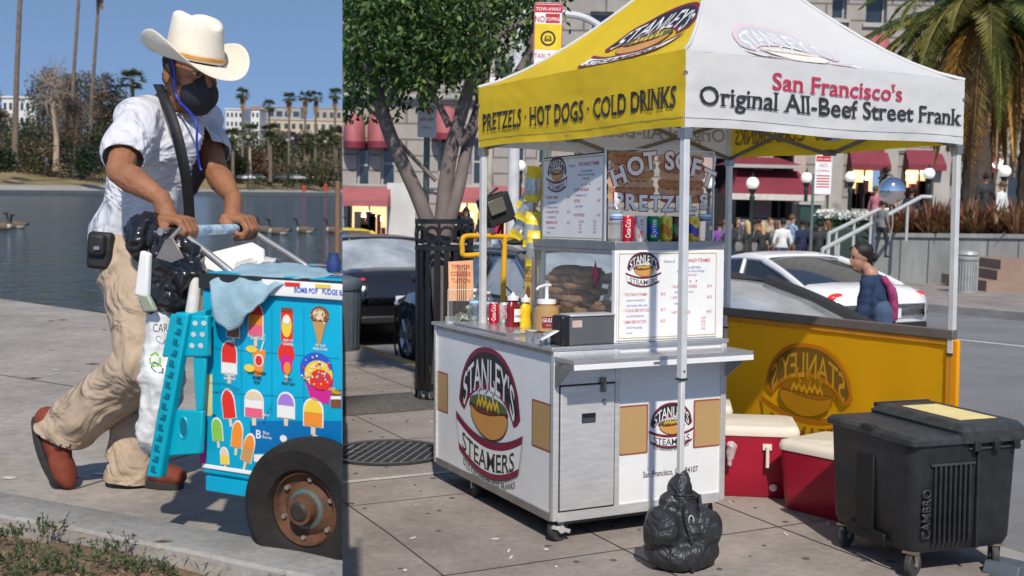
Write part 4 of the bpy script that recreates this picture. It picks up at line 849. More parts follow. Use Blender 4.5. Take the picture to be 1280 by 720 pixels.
pop(272, 537, .060, .030, ['grn', 'grn'], tilt=.1); pop(297, 543, .070, .030, ['org', 'org'], tilt=-.1); pop(311, 560, .075, .03, ['tan', 'org'], tilt=-.25); pop(281, 570, .045, .024, ['yel', 'crm'], tilt=.1)
cap(332, 520, ['CHERRY'], .009); cap(284, 588, ['FRUIT BAR'], .010, 'yel'); cap(268, 520, ['LIMA'], .009, 'dk')
def rectpx(x0_, y0_, x1_, y1_, m, z):
    p = [at(x0_, y0_), at(x1_, y0_), at(x1_, y1_), at(x0_, y1_)]; art.art([p[3], p[2], p[1], p[0]], m, A, z)
rectpx(313, 526, 427, 566, mat('panel_blue', (.0, .16, .42), rough=.35), Z1-.0005); rectpx(414, 487, 427, 510, SC_['brn'], Z1); rectpx(414, 495, 427, 499, SC_['wht'], Z2); cap(421, 492, ['FRESH'], .012, 'yel'); rectpx(257, 468, 266, 520, mat('tape_yellow', (.7, .62, .3)), Z1); rectpx(250, 548, 258, 580, SC_['mag'], Z1); rectpx(318, 568, 345, 577, SC_['wht'], Z1)
cx, cz = at(329, 544); art.text('B', A, cx-.014, cz-.010, .034, SC_['wht'], z=Z2, bold=.02); art.text('Blue', A, cx+.012, cz+.004, .013, SC_['wht'], z=Z2); art.text('Bunny', A, cx+.016, cz-.008, .013, SC_['wht'], z=Z2)
ell(*at(355, 548), .012, .010, SC_['wht'], Z2); ell(*at(395, 548), .014, .010, SC_['wht'], Z2)
gr_ = mat('grid_line', (.0, .22, .38), rough=.5)
for px in (302, 340, 380): p, q = at(px, 385), at(px, 520); art.line([q, p], .0018, gr_, A, Z1-.0005)
for py in (435, 490): p, q = at(262, py), at(424, py+(22 if py < 450 else 16)*.6); art.line([p, q], .0018, gr_, A, Z1-.0005)
for (a, b_) in (((270, 490), (300, 488)), ((340, 508), (330, 530)), ((262, 478), (300, 486))): art.line([at(*a), ((at(*a)[0]+at(*b_)[0])/2, (at(*a)[1]+at(*b_)[1])/2+.006), at(*b_)], .0012, SC_['dk'], A, Z3)
art.build('stickers', body, smooth=0)
b = MB(); cx, cz = at(378, 401); 
p0 = fx(345, 380, -.02); b.text('BOMB POP   FUDGE BAR   COOKIE SANDWICH', Fr((0, -.0155, 0), (1, 0, 0), (0, 0, 1)), x0+.50, zt+.010, .020, SC_['blu'], z=0, bold=.02, sx=.8); 
for i in range(7): b.b2((x0+.30+i*.1, -.0165, zt+.026), (x0+.35+i*.1, -.0158, zt+.036), SC_[['red', 'yel', 'brn', 'blu', 'org', 'red', 'tan'][i]])
b.build('rail_stickers', body, smooth=0)
# wheel
tyre = mat('old_tyre', (.018, .016, .014), rough=.85, vs=12, var=.3, bump=.4); rust = mat('rusty_hub', (.15, .058, .026), rough=.75, vs=16, var=.3, col2=(.06, .035, .02), bump=.4, bs=60); patina = mat('blue_patina', (.03, .16, .17), rough=.6, vs=40, col2=(.12, .07, .04))
wz = .192; wcl = V(((pxl(MIc, 375, 640, 1, -.10)).x, -.05, wz)); ax = Matrix.Rotation(R(90), 3, 'X')
b = MB(); b.lathe([(.090, -.04), (.165, -.055), (.186, -.045), (.19, -.02), (.192, 0), (.19, .02), (.186, .045), (.165, .057), (.112, .045), (.104, .03)], tyre, 56, wcl, ax); wh_ = b.build('wheel', ice)
b = MB(); b.lathe([(.106, .025), (.098, .034), (.092, .015), (.075, .008), (.06, .02), (.04, .03), (.036, .055), (.0, .058)], rust, 40, wcl, ax); b.lathe([(.055, .024), (.045, .029)], patina, 30, wcl, ax); b.lathe([(.0, .061), (.02, .062), (.028, .056), (.03, .04)], mat('hub_black', (.03, .025, .02), rough=.6), 20, wcl, ax)
for k in range(6): a = k*1.047+.4; b.cyl(wcl+ax@V((.082*math.cos(a), .082*math.sin(a), .0)), wcl+ax@V((.082*math.cos(a), .082*math.sin(a), .022)), .007, mat('bolt_grey', (.35, .3, .25), rough=.5, metal=.5), n=6)
b.build('rim', wh_); b = MB(); b.cyl(wcl, wcl+V((0, .5, 0)), .02, alu); b.build('axle', ice)
b = MB(); b.lathe([(.135, -.041), (.18, -.046), (.18, .04), (.135, .043)], tyre, 40, V((wcl.x, DEP+.03, wz)), ax); b.build('wheel', ice)
# handle bar with wrapped grip, arms to the cart
L0 = MIc.inverted()@(man.matrix_world@HB0); L1 = MIc.inverted()@(man.matrix_world@HB1); hl_ = (L1-L0).normalized(); L0 -= hl_*.06; L1 += hl_*.01
b = MB(); b.tube([L0, L1], .012, alu, 12)
for p in (L0+hl_*.08, L1-hl_*.06): b.tube(spl([p, p+V((.06, 0, -.03)), V((x0+.02, p.y, zt+.05)), V((x0+.06, p.y, zt+.02))], 5), .011, alu, 10)
hbr = b.build('handle_bar', ice)
b = MB(); b.tube([L0+hl_*.14, L1-hl_*.13], .0165, mat('taped_grip', (.6, .7, .75), rough=.5, vs=30, col2=(.08, .2, .35)), 12); b.build('grip', hbr)
# brown umbrella pole at the seam
b = MB(); p = pxl(MIc, 421, 352, 1, .45); b.cyl((p.x, .45, zt), (p.x, .45, zt+.32), .008, mat('wood_pole', (.22, .12, .06), rough=.7, stretch=(1, 1, .1), vs=30)); b.build('pole', ice)
b = MB(); q = fx(405, 343, .2); b.lathe([(.0, 0), (.02, 0), (.022, .03), (.014, .045), (.015, .055), (0, .055)], mat('blue_cap', (.02, .05, .18)), 14, (q.x, .25, zt+.05)); b.build('bottle_cap', ice)
# ---- things resting on or hanging from the cart
foam = mat('white_foam', (.80, .79, .76), rough=.7, vs=20, var=.03, bump=.15, bs=200)
def ithing(name, label, cat): return thing(name, label, cat, MIc)
t = ithing('foam_lid', 'white foam box lid tilted up against the handle of the blue cart', 'box lid'); b = MB()
cs = [pxl(MIc, *p, 1, y) for p, y in (((233, 332), .16), ((252, 312), .22), ((320, 299), .40), ((332, 322), .36), ((290, 352), .06))]
cs = [fx(236, 330, .18), fx(256, 316, .28), fx(316, 300, .40), fx(332, 318, .36), fx(330, 326, .25), fx(285, 352, .08), fx(240, 344, .10)]
nn = (cs[2]-cs[0]).cross(cs[5]-cs[0]).normalized(); nn = nn if nn.z > 0 else -nn; k = len(cs); c0 = sum(cs, V())/k
cs = [c-nn*((c-c0).dot(nn)) for c in cs]; b.add([c for c in cs]+[c-nn*.035 for c in cs], [tuple(range(k)), tuple(reversed(range(k, 2*k)))]+[(i, i+k, (i+1) % k+k, (i+1) % k) for i in range(k)], foam); b.build('lid_panel', t, bevel=.008, seg=3)
def cloth(name, label, cat, rows, mt, sol=.004, n=6, amp=.006, fr=18, parentM=None):
    """sheet through rows of points, smoothed, with folds"""
    t = thing(name, label, cat, parentM or MIc); g = [spl(r, n) for r in rows]; cols = list(zip(*g)); g = [spl(c, n) for c in cols]; vs = []; nr = len(g); nc_ = len(g[0])
    for i in range(nr):
        for j in range(nc_): p = g[i][j]; vs.append(p+V((0, -.6, .8))*amp*(N(p, fr)+.6*N(p, fr*2.3, 5)))
    b = MB(); b.add(vs, [(i*nc_+j, (i+1)*nc_+j, (i+1)*nc_+j+1, i*nc_+j+1) for i in range(nr-1) for j in range(nc_-1)], mt); b.build(name+'_fabric', t, smooth=80, sol=sol); return t
tow = mat('pale_blue_towel', (.30, .45, .52), rough=.95, vs=20, var=.12, bump=.5, bs=250)
zt2 = zt+.062
def T(px, py, y): return fx(px, py, y)
rows = [[T(262, 352, -.035), T(268, 398, -.045), T(287, 414, -.045)],
        [T(283, 340, .02), T(290, 372, -.04), T(299, 408, -.045)],
        [T(300, 334, .10), T(312, 356, -.03), T(316, 388, -.04)],
        [T(322, 330, .22), T(338, 344, .03), T(336, 368, -.032)],
        [T(345, 330, .30), T(362, 338, .12), T(366, 352, .0)],
        [T(372, 332, .30), T(388, 338, .16), T(392, 348, .03)],
        [T(404, 337, .26), T(410, 341, .18), T(412, 345, .10)]]
cloth('towel', 'pale blue towel draped over the top of the blue cart', 'towel', rows, tow, .006, 6, .012, 16)
pap = mat('crumpled_paper', (.62, .60, .56), rough=.8, vs=30)
cloth('paper_sheet', 'crumpled off-white paper lying on the cart top behind the towel', 'paper', [[T(292, 340, .12), T(296, 328, .2)], [T(318, 332, .2), T(322, 322, .3)], [T(340, 330, .26), T(350, 321, .36)]], pap, .002, 5, .012, 30)
# folded step stool hanging at the cart's rear edge
st = ithing('step_stool', 'folded turquoise plastic step stool hanging on the rear edge of the cart', 'step stool')
YS_ = -.04
b = MB(); q0, q1 = T(256, 392, YS_), T(262, 446, YS_); W2 = [T(216, 392, YS_), T(262, 394, YS_), T(262, 446, YS_), T(205, 446, YS_)]
fr = Fr((0, YS_, 0), (1, 0, 0), (0, 0, 1)); fr.n = V((0, -1, 0)); pts = [(p.x, p.z) for p in reversed(W2)]; b.prism(pts, fr, -.012, .012, cyd); top = b.build('top_panel', st, bevel=.006)
b = MB(); hole = mat('pale_hole', (.55, .62, .64), rough=.6)
for i in range(4):
    for j in range(3): p = T(222+i*11-j*2, 404+j*14, YS_-.013); b.art(arc(p.x, p.z, .0095, 0, 360, 14, .0075), hole, fr, -YS_*0+.0135)
b.build('grip_dots', top, smooth=0)
b = MB()
a, c = T(212, 398, YS_-.01), T(200, 596, YS_-.01); a2, c2 = T(236, 400, YS_-.01), T(192, 596, YS_-.01)
L = [T(222, 390, YS_-.02), T(238, 392, YS_-.02), T(203, 597, YS_-.02), T(185, 595, YS_-.02)]; b.prism([(p.x, p.z) for p in reversed(L)], fr, .0, .03, cyd); rail = b.build('side_rail', st, bevel=.005)
b = MB(); drk = mat('hinge_gap', (.0, .16, .24), rough=.6)
for i in range(15):
    k = (i+.6)/15.5; p = L[0].lerp(L[3], k).lerp(L[1].lerp(L[2], k), .5); d = (L[3]-L[0]).normalized(); s = V((d.z, 0, -d.x))*-1; w = .012*(1 if i % 2 else -1)
    f2 = Fr((p.x, YS_-.0315, p.z), d, s); b.box((0, w*.3, 0), (.012, .012, .006), drk, fr=f2); b.box((.008, 0, .002), (.0025, .020, .003), drk, fr=f2)
b.build('hinges', rail, smooth=0)
b = MB(); L2 = [T(222, 512, YS_), T(258, 512, YS_+.01), T(256, 566, YS_+.01), T(212, 570, YS_)]; b.prism([(p.x, p.z) for p in reversed(L2)], fr, -.010, .008, cyd); lp = b.build('lower_panel', st, bevel=.005)
b = MB(); p = T(232, 534, YS_); b.lathe([(.016, .0), (.019, .003), (.022, .0)], cyd, 24, (p.x, YS_-.0085, p.z), Matrix.Rotation(R(90), 3, 'X'), sx=.8, sy=1.6); b.art(arc(p.x, p.z, .013, 0, 360, 20, .026), drk, fr, .0095); b.build('handle_slot', lp)
b = MB()
for px in (244,): L3 = [T(240, 392, YS_+.02), T(266, 386, YS_+.02), T(262, 400, YS_+.02), T(242, 404, YS_+.02)]; b.prism([(p.x, p.z) for p in reversed(L3)], fr, -.02, .01, cyd)
b.build('hook', st, bevel=.003); b = MB()
L4 = [T(246, 446, YS_+.012), T(262, 446, YS_+.012), T(258, 512, YS_+.012), T(250, 512, YS_+.012)]; b.prism([(p.x, p.z) for p in reversed(L4)], fr, -.006, .006, cyd); b.build('back_rail', st, bevel=.003)
# bags
film = mat('black_bin_film', (.012, .012, .014), rough=.22, vs=10, var=.2, bump=.5, bs=35, coat=.4)
def crink(o, A_, f): return lambda c, n: A_*(1-2.6*abs(N((c.x, c.y, c.z*.6), f, o)))+A_*.6*(1-2.4*abs(N((c.x, c.y, c.z*.7), f*2.2, o+3)))+A_*.3*(1-2*abs(N(c, f*4.5, o+5)))
def bag(name, label, prims, mt, A_=.02, f=11, vox=.010, sm=3, o=0):
    t = ithing(name, label, 'bag'); blob(name+'_film', prims, vox, mt, t, sm=sm, disp=crink(o, A_, f)); return t
bag('plastic_bag', 'shiny black plastic bag bunched under the man\'s near hand', [('e', T(186, 300, .05), (.045, .04, .06)), ('e', T(205, 305, .07), (.05, .04, .05)), ('e', T(178, 290, .06), (.03, .03, .04))], film, .018, 14, .0045, 1, o=2)
bag('plastic_bag', 'larger shiny black plastic bag sagging between the package and the stool', [('e', T(220, 350, .03), (.055, .05, .085)), ('e', T(206, 368, .04), (.045, .04, .06)), ('c', T(232, 318, .04), T(228, 350, .03), .03, .05)], film, .022, 12, .0050, 1, o=7)
tb = bag('tote_bag', 'white plastic shopping bag with dark lettering hanging beside the trousers', [('c', T(207, 400, .03), T(200, 470, .02), .045, .06), ('c', T(205, 470, .02), T(193, 545, .02), .058, .045), ('e', T(186, 545, .02), (.03, .03, .05))], mat('white_bag_film', (.70, .70, .68), rough=.35, vs=9, var=.08, bump=.3, bs=30), .009, 11, .006, 2, o=12)
b = MB(); p = T(203, 415, -.05); b.text('CARE', Fr((p.x, p.y, p.z), (1, 0, .06), (0, 0, 1)), 0, 0, .034, SC_['dk'], z=0, sx=.85); p = T(194, 450, -.055)
for k in range(3):
    a = k*2.09; f3 = Fr((p.x, p.y, p.z), (1, 0, 0), (0, 0, 1)); c, s = math.cos(a), math.sin(a); b.line([(.018*c-.010*s, .018*s+.010*c), (.018*c+.012*s, .018*s-.012*c), (.004*c+.018*s, .004*s-.018*c)], .007, SC_['grn'], f3)
b.build('print', tb, smooth=0)
t = ithing('package', 'narrow white and green wrapped package hanging among the black bags', 'package'); b = MB(); L5 = [T(190, 312, .0), T(201, 316, .0), T(196, 372, -.01), T(179, 368, -.01)]; b.prism([(p.x, p.z) for p in reversed(L5)], fr, -.01, .012, whp); b.build('wrapper', t, bevel=.008, seg=3)
b = MB(); L6 = [T(180, 366, -.02), T(194, 368, -.02), T(204, 388, -.02), T(188, 390, -.02)]; b.prism([(p.x, p.z) for p in reversed(L6)], fr, -.006, .012, mat('grey_green_wrap', (.28, .32, .24), rough=.4)); b.build('wrapper_end', t, bevel=.006)
t = ithing('metal_scraper', 'grey metal scraper wedged beneath the near hand', 'tool'); b = MB(); stl = mat('steel_brown', (.33, .28, .24), rough=.35, metal=.6, vs=20)
L7 = [T(213, 300, -.02), T(222, 296, -.02), T(236, 322, -.02), T(221, 328, -.02), T(202, 322, -.02)]; b.prism([(p.x, p.z) for p in reversed(L7)], fr, -.002, .003, stl); b.cyl(T(212, 300, -.02), T(226, 285, .02), .007, stl); b.build('blade', t, bevel=.001)
t = ithing('rolled_paper', 'grey white rolled paper standing upright at the rear of the cart', 'paper'); b = MB(); b.tube([T(246, 345, .02), T(240, 392, .0)], [.016, .020], pap, 12); b.tube([T(257, 352, .03), T(252, 392, .01)], [.010, .012], mat('metal_can_brown', (.25, .18, .12), rough=.3, metal=.5), 12); b.build('roll', t)
LEFTSET = set(o.name for o in COL.objects)
# ================================================================== RIGHT: the street and the hot dog cart
def GD(px, d):                       # pavement point under a column at distance d
    q = P(px, 300, d); z = SO.z-((q.x-SO.x)*SN.x+(q.y-SO.y)*SN.y)/SN.z; return V((q.x, q.y, z))
alum = mat('brushed_alu', (.70, .70, .69), rough=.36, metal=.45, vs=8, var=.12, stretch=(1, 1, 6)); alud = mat('alu_trim', (.40, .39, .38), rough=.4, metal=.8, vs=10, var=.15); steel = mat('stainless_top', (.58, .58, .58), rough=.25, metal=.7, vs=6, var=.12)
pan = mat('white_panel', (.78, .785, .78), rough=.35, vs=2.5, var=.05, var2=.03, v2s=30); rub = mat('caster_rubber', (.045, .045, .045), rough=.7, vs=20, var=.2)
PAL = {k: mat('lg_'+k, c, rough=.45, var=.05) for k, c in dict(dk=(.025, .025, .025), mar=(.21, .018, .05), wht=(.80, .80, .78), bun=(.62, .30, .08), saus=(.20, .04, .025), grn=(.10, .13, .05), mus=(.75, .48, .03), tan=(.46, .30, .13), rust=(.34, .09, .05), blue=(.06, .12, .42), red=(.55, .03, .06), txt=(.03, .03, .03)).items()}
PAL['lt'] = PAL['wht']
def logo(b, fr, W, p=PAL, z=.001, dz=.0007, small=True, text=True):
    f = lambda k: z+dz*k
    q = fr.sub(0, 0, W); A2 = lambda pts, m, k: b.add([q(x, y)+fr.n*f(k) for x, y in pts], [tuple(range(len(pts)))], m)
    def B2(i_, o_, m, k): n = len(i_); b.add([q(x, y)+fr.n*f(k) for x, y in i_+o_], [(j, j+1, n+j+1, n+j) for j in range(n-1)], m)
    def shell(e, m, k):
        n = 30; top = []; bot = []
        for i in range(n+1):
            x = -.47-e+(.94+2*e)*i/n; u = x/(.47+e); yt = .005+(.40+e)*max(0, 1-abs(u)**2.3)**.55; yb = -.055-e+(.185-e*.3)*max(0, 1-(abs(x)/.36)**2)**.6 if abs(x) < .36 else -.055-e+(.06)*((abs(x)-.36)/(.11+e))**2.5
            top.append((x, max(yt, yb))); bot.append((x, yb))
        B2(bot, top, m, k)
    shell(.0, p['mar'], 2); shell(-.032, p['dk'], 3)
    if text:
        def wp(x, y):
            X = x*.80; u = min(.98, abs(X)/.45); yt = .005+.335*(1-u**2.3)**.55; yb = -.055+.155*max(0, 1-(abs(X)/.37)**2)**.6+.03; return (X, yb+(yt-yb)*y/.73)
        vs, fs = text_mesh("STANLEY'S", .008, False, 1.0); x0 = min(v[0] for v in vs); x1 = max(v[0] for v in vs)
        b.add([q(*wp(((v[0]-x0)/(x1-x0)-.5)*.98, v[1]))+fr.n*f(4) for v in vs], fs, p['lt'])
    A2(arc(0, .0, .30, 150, 390, 24, .075), p['saus'], 1); A2(arc(0, .028, .285, 10, 170, 20, .06)+arc(0, .01, .28, 180, 360, 10, .012), p['grn'], 4.5)
    z_ = [(-.17+.34*i/12, .035+(.028 if i % 2 else -.022)-.01*math.cos(i)) for i in range(13)]
    B2([(x, y-.022) for x, y in z_], [(x, y+.016) for x, y in z_], p['mus'], 5)
    A2([(-.27, .0)]+spl2([(-.27, .0), (-.15, -.035), (.05, -.03), (.26, .0), (.30, -.06), (.22, -.15), (.05, -.20), (-.12, -.17), (-.25, -.09), (-.27, .0)], 4)[:-1], p['dk'], 5.3)
    A2(spl2([(-.262, -.006), (-.15, -.042), (.05, -.037), (.255, -.006), (.29, -.06), (.215, -.143), (.05, -.192), (-.12, -.163), (-.243, -.088), (-.262, -.006)], 4)[:-1], p['bun'], 5.6)
    for x in (-.13, -.02, .09): 
        s_ = spl2([(x, .06), (x-.02, .10), (x+.02, .14), (x+.005, .20)], 5); B2([(a-.012, c) for a, c in s_], [(a+.012, c) for a, c in s_], p['dk'], 5.5); B2([(a-.007, c) for a, c in s_], [(a+.007, c) for a, c in s_], p['lt'], 6)
    yc = lambda x: -.245+.115*(x/.5)**2*(1 if x < 0 else 1.0)
    def rib(t0, t1, m, k, e=0):
        n = 24; lo = []; hi = []
        for i in range(n+1):
            x = -.5+e+(1-2*e)*i/n; s = .86+.14*abs(x)*2; lo.append((x*(1-.09*(1-t0)), yc(x)-.20+.20*t0)); hi.append((x*(1-.09*(1-t1)), yc(x)-.20+.20*t1))
        B2(lo, hi, m, k)
    rib(-.05, 1.22, p['dk'], 7, -.004); rib(-.02, 1.19, p['wht'], 7.4); rib(.95, 1.19, p['mar'], 8); rib(-.02, .17, p['mar'], 8)
    if text:
        vs, fs = text_mesh("STEAMERS", .006, True, 1.0); x0 = min(v[0] for v in vs); x1 = max(v[0] for v in vs)
        def w2(v): x = ((v[0]-x0)/(x1-x0)-.5)*.80; return (x, yc(x)-.20+.20*(.24+.62*v[1]/.73))
        b.add([q(*w2(v))+fr.n*f(9) for v in vs], fs, p['txt'])
        if small:
            vs, fs = text_mesh("OLD FASHIONED BEEF FRANKS", .0, False, 1.0); x0 = min(v[0] for v in vs); x1 = max(v[0] for v in vs)
            def w3(v): x = ((v[0]-x0)/(x1-x0)-.5)*.80; return (x, yc(x)-.262+.045*v[1]/.73)
            b.add([q(*w3(v))+fr.n*f(2) for v in vs], fs, p['dk'])
CW, CL, CZ, CT = .985, 1.455, .115, .905
cart = thing('hot_dog_cart', 'white and aluminium hot dog cart with large burger bun emblem on its side', 'food cart', MS)
cart['label'] = 'white and aluminium hot dog cart on casters with a hot dog emblem on its side'
b = MB(); b.b2((.012, .012, CZ), (CW-.012, CL-.012, CT), pan); body = b.build('body', cart)
b = MB()
for x, y in ((0, 0), (CW-.03, 0), (0, CL-.03), (CW-.03, CL-.03)): b.b2((x, y, CZ-.005), (x+.03, y+.03, CT), alum)
for z0, z1 in ((CZ-.012, CZ+.038),):
    b.b2((.03, .001, z0), (CW-.03, .03, z1), alum); b.b2((.001, .03, z0), (.03, CL-.03, z1-.012), alud); b.b2((CW-.03, .03, z0), (CW-.001, CL-.03, z1), alud); b.b2((.03, CL-.03, z0), (CW-.03, CL, z1), alud)
b.b2((.335, .003, CZ+.038), (.363, .03, CT), alum); b.b2((.03, .004, .845), (.335, .03, CT), alum); b.b2((.002, .03, .888), (.02, CL-.03, CT), alud)
b.build('frame', cart, bevel=.003)
FX = Fr((0, 0, 0), (1, 0, 0), (0, 0, 1)); SXF = Fr((0.012, 0, 0), (0, -1, 0), (0, 0, 1))       # front sheet, side sheet (viewer at -x)
FX.n = V((0, -1, 0)); SXF.n = V((-1, 0, 0))
# door
b = MB(); b.b2((.036, -.006, .158), (.328, .010, .742), alum); door = b.build('door', cart, bevel=.003)
b = MB(); b.b2((.030, .001, .150), (.334, .0095, .748), mat('door_gap', (.03, .03, .03))); b.b2((.036, .002, .75), (.332, .012, .845), alum); b.build('door_frame', cart)
b = MB(); b.b2((.148, -.009, .565), (.222, -.0065, .610), mat('pull_black', (.015, .015, .018), rough=.3)); b.b2((.152, -.012, .568), (.218, -.0095, .588), mat('pull_lip', (.06, .07, .08), rough=.3)); b.build('pull_handle', door)
b = MB(); b.lathe([(.0, .012), (.009, .012), (.011, .0)], alud, 14, (.268, -.006, .660), Matrix.Rotation(R(90), 3, 'X')); b.build('lock', door)
b = MB(); b.b2((.248, -.015, .705), (.276, -.007, .775), mat('latch_brown', (.24, .20, .18), rough=.35, metal=.7)); b.cyl((.262, -.02, .72), (.262, -.02, .755), .006, alud); b.build('latch', cart, bevel=.002)
# graphics
def plate_(b, fr, pts, z, m=None): b.art(pts, m or PAL['tan'], fr, z)
b = MB(); F2 = Fr((0, .012, 0), (1, 0, 0), (0, 0, 1)); F2.n = V((0, -1, 0))
for x0, x1 in ((.366, .528), (.795, .955)):
    b.art([(x0, .388), (x1, .388), (x1, .625), (x0, .625)] if False else (rrect(x0 if x0 > .5 else x0-.0, .386, x1, .628, .008)), PAL['rust'], F2, .001)
    b.art(rrect(x0+(.0 if x0 < .5 else .009), .395, x1-(.009 if x0 < .5 else .0), .619, .006), PAL['tan'], F2, .0018)
logo(b, F2.sub(.664, .52, 1), .262)
b.text('San Francisco, CA  94107', F2, .665, .268, .042, PAL['dk'], z=.0015, sx=.74, bold=.01)
b.build('front_graphics', body, smooth=0)
b = MB(); 
for y0, y1, c0, c1 in ((1.27, 1.425, .415, .645), (.032, .24, .425, .655)):
    b.art(rrect(-y1, c0, -y0, c1, .008), PAL['rust'], SXF, .001); b.art(rrect(-y1+(0 if y1 > 1 else .010), c0+.009, -y0-(.010 if y1 > 1 else 0), c1-.009, .006), PAL['tan'], SXF, .0018)
logo(b, SXF.sub(-.735, .525, 1), .80)
b.build('side_graphics', body, smooth=0)
# worktop, shelf, brackets
b = MB(); b.b2((-.012, -.0, CT+.001), (CW+.012, CL+.012, CT+.022), steel); wt = b.build('worktop', cart, bevel=.004)
b = MB(); b.b2((.0, -.19, .868), (1.0, -.002, .886), steel); b.b2((.0, -.192, .842), (1.0, -.185, .867), pan); b.b2((.992, -.185, .842), (1.0, -.004, .867), pan); b.b2((.42, -.195, .850), (.455, -.1925, .862), alud)
b.build('shelf', cart, bevel=.003)
b = MB()
for x in (.004, .978):
    b.prism([(0, .845), (-.15, .842), (-.02, .745), (0, .740)], Fr((x, -.003, 0), (0, 1, 0), (0, 0, 1)), 0, .006, alud)
    bb = b.build('bracket', cart); b = MB()
# casters
def caster(parent, x, y, r=.058, w=.034, name='caster', h=.115, m=rub, a=0, brake=False, hub=None):
    b = MB(); ax = Matrix.Rotation(a, 3, 'Z')@Matrix.Rotation(R(90), 3, 'X'); b.lathe([(.0, -w*.4), (r*.5, -w*.4), (r*.92, -w*.5), (r, -w*.3), (r, w*.3), (r*.92, w*.5), (r*.5, w*.4), (0, w*.4)], m, 26, (x, y, r), ax); c = b.build(name, parent)
    b = MB(); s = Matrix.Rotation(a, 3, 'Z')
    for sg in (-1, 1):
        p = s@V((0, sg*(w*.5+.006), 0)); b.add([V((x, y, 0))+p+s@V(q) for q in ((-.012, 0, r-.01), (.012, 0, r-.01), (.03, 0, h), (-.03, 0, h))], [(0, 1, 2, 3)], hub or alud)
    b.cyl(V((x, y, r))+s@V((0, -w*.7, 0)), V((x, y, r))+s@V((0, w*.7, 0)), r*.2, alum, n=10); b.box((x, y, h-.004), (.075, .06, .008), hub or alud, s)
    if brake: b.box((x+.0, y-w*.9, r*1.1), (.10, .012, .018), alum, Matrix.Rotation(R(18), 3, 'Y')); b.cyl((x, y-w*.6, r*1.1), (x, y-w*1.3, r*1.1), .018, alum)
    b.build('fork', c); return c
caster(cart, .06, .06, a=R(15), brake=True); caster(cart, .06, 1.0, a=R(80)); caster(cart, .90, .07); caster(cart, .90, 1.38)
b = MB(); b.b2((.05, .05, CZ-.04), (.93, 1.4, CZ-.013), mat('underside', (.08, .08, .08))); b.build('underframe', cart)
# ---- upper cabinet with glass side and menu board
gls = glass('case_glass', (.96, .97, .97), .04, .02, 1.22)
UX0, UX1, UY0, UY1, UZ0, UZ1 = .345, .985, .035, .90, CT+.023, 1.372
b = MB(); b.b2((UX0, UY0, UZ1), (UX1+.01, UY1, UZ1+.042), alud); b.b2((UX0, UY0, UZ0), (UX0+.028, UY0+.028, UZ1), pan); b.b2((UX0+.028, UY0, UZ0), (UX1, UY0+.02, UZ1), pan); b.b2((UX1-.012, UY0+.021, UZ0), (UX1, UY1, UZ1), pan)
b.b2((UX0, UY1-.025, UZ0), (UX0+.025, UY1, UZ1), alud); b.b2((UX0+.026, UY1-.012, UZ0), (UX1-.013, UY1, UZ1), gls); b.b2((UX0, UY0+.029, UZ1-.022), (UX0+.012, UY1-.026, UZ1-.001), alud)
cab = b.build('cabinet', cart, bevel=.003)
b = MB(); b.b2((UX0+.004, UY0+.03, UZ0+.002), (UX0+.008, UY1-.027, UZ1-.023), gls); b.build('glass_pane', cab)
b = MB(); dmd = [(-.16, 1.235), (-.185, 1.275), (-.16, 1.325), (-.135, 1.275)]; dmd = [(-.215, 1.19), (-.245, 1.25), (-.215, 1.32), (-.185, 1.25)]; b.art(dmd, PAL['mar'], Fr((UX0, 0, 0), (0, -1, 0), (0, 0, 1)), .001); b.build('diamond_sticker', cab)
